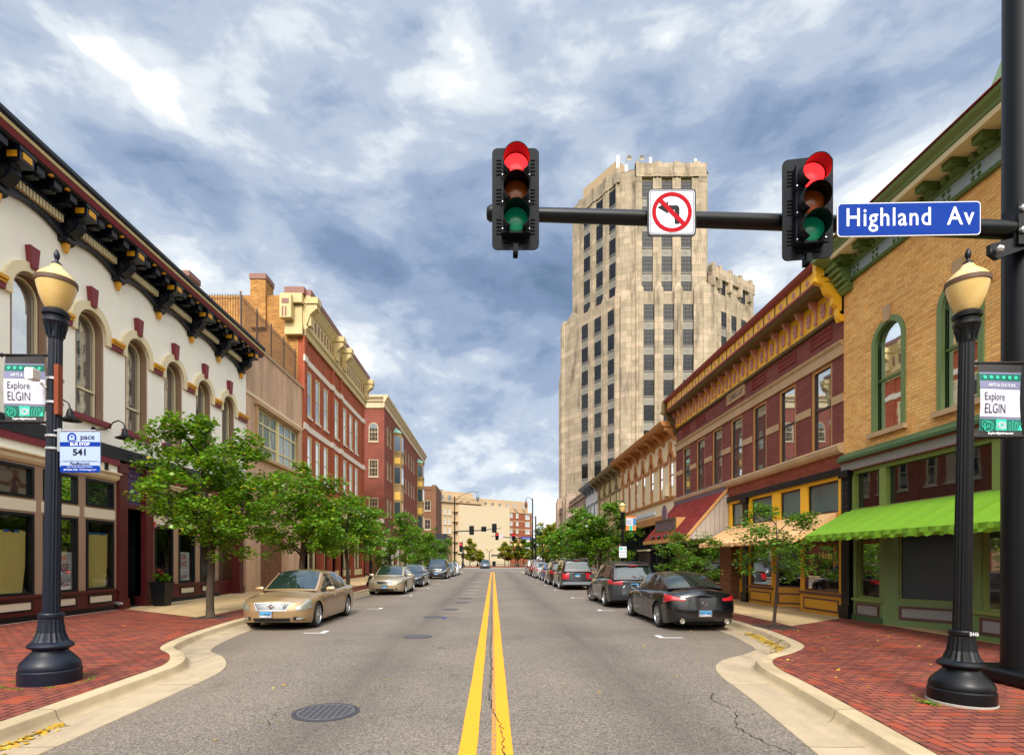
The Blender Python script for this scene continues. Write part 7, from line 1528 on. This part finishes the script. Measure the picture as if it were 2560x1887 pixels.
    def slab(mb, x0, x1, z0, z1, off, n=8, th=.02, taper=0.):
        for i in range(n):
            a, b = x0 + (x1 - x0) * i / n, x0 + (x1 - x0) * (i + 1) / n; k = lambda x, z: x * (1 - taper * (z1 - z) / max(.01, z1 - z0))
            mb.add([(k(a, z0), bow(a, z0) + off, z0), (k(b, z0), bow(b, z0) + off, z0), (k(b, z1), bow(b, z1) + off, z1), (k(a, z1), bow(a, z1) + off, z1), (k(a, z0), bow(a, z0) - th, z0), (k(b, z0), bow(b, z0) - th, z0), (k(b, z1), bow(b, z1) - th, z1), (k(a, z1), bow(a, z1) - th, z1)], [(0, 1, 2, 3), (0, 4, 5, 1), (2, 6, 7, 3), (0, 3, 7, 4), (1, 5, 6, 2)])
    slab(mb, -gx, gx, gz0, gz1, .012, 10, .03, .16); gro = mb.build('grille', 'dark_plastic', T)
    mb = MB(); nb = P.get('bars', 5)
    for i in range(nb): z = gz0 + (gz1 - gz0) * (i + .5) / nb; slab(mb, -gx * (.84 + .1 * i / nb), gx * (.84 + .1 * i / nb), z - .004, z + .004, .016, 8)
    slab(mb, -gx - .015, gx + .015, gz1, gz1 + .014, .022, 10); slab(mb, -gx * .84 - .02, gx * .84 + .02, gz0 - .015, gz0, .02, 10)
    for s2 in (-1, 1): mb.tube([(s2 * gx * .84, bow(gx * .84, gz0) + .015, gz0), (s2 * (gx + .01), bow(gx, gz1) + .015, gz1)], .011, 5)
    q = circ(0, (gz0 + gz1) / 2, (gz1 - gz0) * .3, 16); q2 = circ(0, (gz0 + gz1) / 2, (gz1 - gz0) * .2, 16); yb = bow(0, (gz0 + gz1) / 2); b_ = MB(lambda u, w, z: (u * 1.35, yb + w, z)); b_.plate(q, [q2], .02, .035); b_.box(-.015, .03, .022, .034, (gz0 + gz1) / 2 - .012, (gz0 + gz1) / 2 + .012); o_ = len(mb.v); mb.v += b_.v; mb.f += [tuple(i + o_ for i in f) for f in b_.f]; mb.mi = [0] * len(mb.f)
    mb.build('grille_bars', 'chrome', gro)
    mb = MB(); slab(mb, -hw * .5, hw * .5, clear + .07, clear + .16, .008, 10); slab(mb, -hw * .84, -hw * .58, clear + .10, clear + .19, .008, 4); slab(mb, hw * .58, hw * .84, clear + .10, clear + .19, .008, 4); mb.build('air_intake', 'dark_plastic', T)
    mb = MB(); slab(mb, -hw * .8, -hw * .66, clear + .115, clear + .17, .014, 4); slab(mb, hw * .66, hw * .8, clear + .115, clear + .17, .014, 4); mb.build('fog_light', 'lamp_clear', T)
    mb = MB(); mb.box(-hw * .72, hw * .72, front - L + .25, front - .3, clear + .0, clear + .14); mb.box(-hw + .26, hw - .26, front - L + .3, front - .35, clear + .1, .78); mb.build('underbody', 'rubber', T)
    yr = front - L + .0; zpl = P.get('rp', .62)     # plates
    for nm_, yy, zz, sg, x_ in (('front_plate', bow(0, gz0 - .13) + .03, P.get('fp', gz0 - .16), 1, P.get('fpx', 0)), ('rear_plate', yr - .012 + P.get('tail', .12) * max(0, zpl - .5), zpl, -1, 0)):
        F_ = (lambda u, w, z: (x_ - u * sg, yy + w * sg, z)); o = MB(F_).plate(rrect(-.155, .155, zz - .078, zz + .078, .012), (), -.02, .008).build('licence_plate', 'plate_blue', T); b_ = MB(F_); b_.plate(rrect(-.165, .165, zz - .088, zz + .088, .015), [rrect(-.145, .145, zz - .068, zz + .068, .01)], -.01, .012); b_.build('plate_frame', 'chrome' if P.get('chrome') else 'dark_plastic', o)
        b_ = MB(F_); b_.plate(rect(-.14, .14, zz - .066, zz - .02), (), .008, .009); b_.build('plate_tint', 'white_sign', o); b_ = MB(F_); b_.text(P.get('lp', 'K 28 417'), 0, .011, zz - .045, .098, .72, .002); b_.build('lettering', 'lettering_black', o)
    mb = MB()                                       # tail details
    yb2 = lambda x, z: front - L + .5 * (1 - max(0, 1 - (min(.999, abs(x) / hw)) ** 3) ** (1 / 3)) + P.get('tail', .12) * max(0, z - .5)
    if P.get('suv'):
        mb.box(-hw * .9, hw * .9, yr - .03, yr + .25, clear + .12, clear + .28); mb.build('bumper_trim', P.get('bump', 'dark_plastic'), T); mb = MB(); mb.box(-.42, .42, yb2(0, .93) - .02, yb2(0, .93) + .03, zpl + .11, zpl + .14); mb.build('tailgate_trim', 'chrome', T)
        mb = MB()
        for s2 in (-1, 1): mb.tube([(s2 * hw * .66, front - g1 - .1, zr + .0), (s2 * hw * .67, front - g1 - .25, zr + .055), (s2 * hw * .67, front - g2 + .35, zr + .05), (s2 * hw * .66, front - g2 + .15, zr - .01)], .018, 6)
        if P.get('cross'):
            for k in (.45, 1.25): mb.tube([(-hw * .66, front - g1 - k, zr + .06), (hw * .66, front - g1 - k, zr + .06)], .02, 6)
        mb.build('roof_rails', P.get('railm', 'dark_plastic'), T); mb = MB(); mb.tube([(.05, front - g3 + .02, deck(g3) + .08), (-.1, front - g3 + .10, deck(g3) + .14), (-.4, front - g3 + .12, deck(g3) + .13)], .014, 5); mb.build('wiper', 'dark_plastic', T)
        MB().prism([(front - g2 - .10, zr - .085), (front - g2 + .1, zr - .03), (front - g2 + .1, zr + .005), (front - g2 - .12, zr - .055)], -hw * .68, hw * .68).build('roof_spoiler', paint, T); MB().box(-.16, .16, front - g2 - .135, front - g2 - .1, zr - .085, zr - .06).build('brake_light', 'lamp_red', T)
    else:
        for s2 in (-1, 1): mb.lathe([(.06, 0), (.065, -.03), (.05, -.03), (.045, .03), (.001, .03)], (s2 * hw * .62, yr + .06, clear + .1), 14, 0, 'y')
        mb.each('exhaust_tip', 'chrome', T); mb = MB(); mb.plate(circ(0, 0, .05, 14), [circ(0, 0, .032, 14)], 0, .01); mb.v = [(a * 1.3, yb2(0, zpl + .22) - .012 - b, c + zpl + .23) for a, b, c in mb.v]; mb.build('badge', 'chrome', T)
    # doors, handles, mirrors
    zmid = None
    for a, b in P['doors']:
        for sd, o in zip((1, -1), patch('door', paint, a, b, .13, 1.0, .006, 16, 8)):
            h = (b - a); hx_ = b - .19; p = S_(hx_, .80); MB().tube([(sd * (p[0] + .012), p[1] + .09, p[2]), (sd * (p[0] + .035), p[1] + .05, p[2] + .004), (sd * (p[0] + .035), p[1] - .05, p[2] + .004), (sd * (p[0] + .012), p[1] - .09, p[2])], .013, 6).build('handle', 'chrome' if P.get('chrome') else paint, o, True)
    p = S_(g0 + .42, 1.)
    for sd in (1, -1):
        mb = MB(); mb.lathe([(.001, -.125), (.075, -.115), (.1, -.06), (.1, .06), (.085, .1), (.001, .115)], (sd * (p[0] + .17), p[1], p[2] + .08), 14, 0, 'x'); mb.v = [(a, p[1] + (b - p[1]) * .6 + (.02 if b > p[1] else 0), p[2] + .08 + (c - p[2] - .08) * .72) for a, b, c in mb.v]; o = mb.build('mirror', paint, T, True)
        mb = MB(); mb.plate(rrect(-.09, .085, -.06, .06, .03), (), 0, .006); mb.v = [(sd * (p[0] + .17) + a, p[1] - .062 - b, p[2] + .08 + c) for a, b, c in mb.v]; mb.build('mirror_glass', 'glass_sky', o); MB().tube([(sd * (p[0] - .03), p[1], p[2] + .01), (sd * (p[0] + .1), p[1], p[2] + .05)], .02, 6).build('mirror_arm', 'dark_plastic', o)
    # wheels
    for ax_, nm_ in ((axf, 1), (axr, 0)):
        for sd in (1, -1):
            c = (sd * (hw - .115), front - ax_, Rw); ty = MB(); ri = Rw * P.get('rim', .70)
            ty.lathe([(ri, -.105), (Rw * .93, -.11), (Rw * .985, -.095), (Rw, -.06), (Rw, .06), (Rw * .985, .095), (Rw * .93, .11), (ri, .105)], (0, 0, 0), 30, 0, 'x', False); st = P.get('steer', 0) if nm_ else 0; ca, sa = math.cos(st), math.sin(st)
            pl = lambda mb: setattr(mb, 'v', [(c[0] + a * ca - b * sa, c[1] + a * sa + b * ca, c[2] + z) for a, b, z in mb.v])
            w_ = thing('wheel', None, None, (0, 0, 0), local=True) if False else None
            pl(ty); o = ty.build('wheel', 'rubber', T, True); rm = MB(); rm.lathe([(ri * 1.01, sd * .108), (ri * .95, sd * .112), (ri * .93, sd * .09), (ri * .90, sd * .03)], (0, 0, 0), 30, 0, 'x', False); ns_ = P.get('spokes', 5)
            for k in range(ns_):
                a = 2 * math.pi * k / ns_ + .3; ux, uz = math.cos(a), math.sin(a); e = .055 * (6 / ns_) ** .6
                for da in (-.5, .5):
                    q = [(ri * .12, da * e * .8 - e * .28), (ri * .12, da * e * .8 + e * .28), (ri * .95, da * e * 2.0 + e * .42), (ri * .95, da * e * 2.0 - e * .42)]; rm.add([(sd * (.104 if r_ < ri * .5 else .096), ux * r_ - uz * t_, uz * r_ + ux * t_) for r_, t_ in q] + [(sd * .07, ux * r_ - uz * t_, uz * r_ + ux * t_) for r_, t_ in q], [(0, 1, 2, 3), (0, 4, 5, 1), (1, 5, 6, 2), (2, 6, 7, 3), (3, 7, 4, 0)])
            rm.lathe([(.001, sd * .112), (ri * .2, sd * .11), (ri * .24, sd * .07)], (0, 0, 0), 14, 0, 'x'); pl(rm); rm.build('rim', 'alloy', o); dk = MB(); dk.lathe([(.001, sd * .045), (ri * .94, sd * .045)], (0, 0, 0), 24, 0, 'x'); pl(dk); dk.build('brake_disc', 'cast_iron', o)
    return T
def sedan(L=4.9, W=1.83, H=1.46, wb=2.8, fo=.93, **k):
    d = dict(L=L, W=W, wb=wb, fo=fo, R=.335, deck=[(0, .73), (.06, .775), (.35, .845), (1.2, .94), (L * .27, .97), (L * .5, 1.0), (L * .78, 1.06), (L - .5, 1.06), (L - .12, 1.03), (L, .93)], belt=lambda s: ip(s, [(0, .69), (.5, .80), (1.3, .89), (2.2, .915), (L - .9, .97), (L - .2, .94), (L, .86)]),
             gh=(L * .255, L * .42, L * .665, L * .86, H), sg=(L * .30, L * .80), pil=(L * .515, L * .665), doors=((L * .285, L * .513), (L * .517, L * .715)), tuck=.76, rp=.66, tail=.16)
    d.update(k); return d
def suv(L=4.6, W=1.85, H=1.66, wb=2.66, fo=.92, **k):
    d = dict(L=L, W=W, wb=wb, fo=fo, R=.365, suv=True, deck=[(0, .78), (.06, .86), (.35, .96), (1.1, 1.06), (L * .28, 1.09), (L * .5, 1.10), (L * .9, 1.12), (L - .1, 1.10), (L, 1.06)], belt=lambda s: ip(s, [(0, .74), (.5, .9), (1.2, 1.0), (2.2, 1.03), (L - .5, 1.10), (L, 1.04)]),
             gh=(L * .23, L * .385, L - .42, L - .02, H), sg=(L * .28, L - .35), pil=(L * .505, L * .69), doors=((L * .275, L * .503), (L * .507, L * .70)), tuck=.80, rp=.86, tail=.10, hl=(.05, .55, .66, .92), tl=(.03, .34, .64, .97), gr=(.42, .62, .80), fp=.5)
    d.update(k); return d
for n_, c_, k_ in (('paint_gold', (.36, .235, .115), dict(metal=.5, rough=.36)), ('paint_champagne', (.42, .33, .21), dict(metal=.5)), ('paint_navy', (.02, .03, .06), {}), ('paint_black', (.002, .0024, .0035), dict(metal=0., rough=.2, coat=.45)), ('paint_ink', (.015, .02, .03), {}), ('paint_graphite', (.028, .03, .034), dict(metal=.4)), ('paint_grey', (.16, .165, .17), dict(metal=.5)),
                   ('paint_white', (.72, .75, .78), dict(metal=0.)), ('paint_maroon', (.09, .008, .012), {}), ('paint_silver', (.45, .46, .46), dict(metal=.6)), ('paint_blue', (.03, .09, .28), {}), ('paint_brown', (.03, .014, .012), {}), ('paint_slate', (.07, .09, .12), dict(metal=.4))): carpaint(n_, c_, **k_)
gl_, gr_ = 'cars parked facing the camera', 'cars parked facing away'
make_car('gold_saloon', 'metallic gold saloon car with chrome grille facing the camera', 'car', sedan(5.0, 1.83, 1.49, 2.93, .9, chrome=True, hl=(.09, .5, .58, .97), gr=(.44, .53, .70), bars=6, spokes=7, lp='H 49068', fpx=.12, fp=.43), 'paint_gold', (-5.56, 15.97), -1, gl_)
make_car('champagne_saloon', 'beige champagne saloon car between the gold and dark blue ones', 'car', sedan(4.86, 1.85, 1.46, 2.78, .95, hl=(.06, .66, .66, .94), sharp=1, gr=(.40, .59, .69), bars=3, spokes=10), 'paint_champagne', (-5.45, 29.6), -1, gl_)
make_car('navy_saloon', 'dark blue saloon car parked behind the champagne one', 'car', sedan(4.96, 1.84, 1.46, 2.82, .97, hl=(.06, .6, .68, .93), sharp=1, gr=(.4, .42, .58), bars=6), 'paint_navy', (-5.5, 37.2), -1, gl_)
make_car('black_suv', 'black SUV with broad chrome grille facing the camera', 'car', suv(4.85, 1.99, 1.83, 2.78, .95, hl=(.06, .5, .72, .97), gr=(.52, .76, .93), bars=3, railm='strap_steel'), 'paint_ink', (-5.2, 51.6), -1, gl_)
make_car('grey_saloon', 'grey car hidden between the black SUV and the white car', 'car', sedan(4.7), 'paint_grey', (-4.95, 58.2), -1, gl_)
make_car('white_saloon', 'white saloon car parked beyond the black SUV', 'car', sedan(4.85, 1.86, 1.47, 2.8, .95, hl=(.05, .6, .72, .93), sharp=1, gr=(.5, .4, .66)), 'paint_white', (-4.85, 64.3), -1, gl_)
make_car('black_saloon', 'glossy black saloon car parked by the feathery tree', 'car', sedan(4.75, 1.78, 1.45, 2.85, .85, chrome=True, tl=(.03, .55, .66, .96), spokes=7, lp='D32 1942', rp=.47, tail=.2), 'paint_black', (5.25, 15.93), 1, gr_)
make_car('charcoal_suv', 'charcoal compact SUV with roof bars and turned front wheel', 'car', suv(4.6, 1.85, 1.64, 2.66, .93, cross=True, tl=(.02, .5, .78, .97), spokes=6, steer=.45), 'paint_graphite', (5.17, 22.2), 1, gr_)
make_car('grey_suv', 'large grey SUV with upright red tail lights', 'car', suv(5.1, 1.93, 1.82, 3.02, .95, deck=[(0, .82), (.06, .92), (.35, 1.05), (1.1, 1.12), (1.4, 1.15), (2.5, 1.15), (4.6, 1.16), (5.0, 1.14), (5.1, 1.10)], tl=(.03, .24, .48, .99), railm='strap_steel', bump='zinc_grey', tail=.14), 'paint_graphite', (4.95, 34.4), 1, gr_)
make_car('dark_brown_suv', 'very dark brown SUV with white-edged roof in front of the large grey SUV', 'car', suv(4.65, 1.87, 1.66, 2.7, .93, tl=(.02, .45, .72, .97), railm='strap_steel'), 'paint_brown', (4.85, 40.0), 1, gr_)
make_car('blue_saloon', 'blue saloon car between a silver car and a dark SUV', 'car', sedan(4.6, 1.78, 1.45, 2.7, .9), 'paint_blue', (5.0, 47.0), 1, gr_); make_car('silver_saloon', 'silver saloon car parked between the blue saloon and maroon SUV', 'car', sedan(4.85, 1.83, 1.47, 2.8, .93), 'paint_silver', (4.9, 53.3), 1, gr_)
make_car('maroon_suv', 'maroon boxy SUV parked beyond the silver saloon', 'car', suv(4.5, 1.83, 1.72, 2.65, .9), 'paint_maroon', (4.8, 59.2), 1, gr_); make_car('pale_grey_suv', 'pale grey SUV parked beyond the maroon one', 'car', suv(4.7, 1.9, 1.76, 2.75, .93), 'paint_silver', (4.9, 66.4), 1, gr_)
make_car('oncoming_van', 'slate grey minivan driving towards the camera beyond the crossing', 'van', suv(4.9, 1.95, 1.75, 2.95, .9, deck=[(0, .75), (.06, .85), (.4, 1.0), (1.0, 1.1), (2.4, 1.12), (4.4, 1.13), (4.8, 1.12), (4.9, 1.06)]), 'paint_slate', (-1.62, 110.5), -1, None)
make_car('distant_suv', 'white SUV in the side street beyond the leafy pavement trees', 'car', suv(), 'paint_white', (11.2, 92), 1, None)
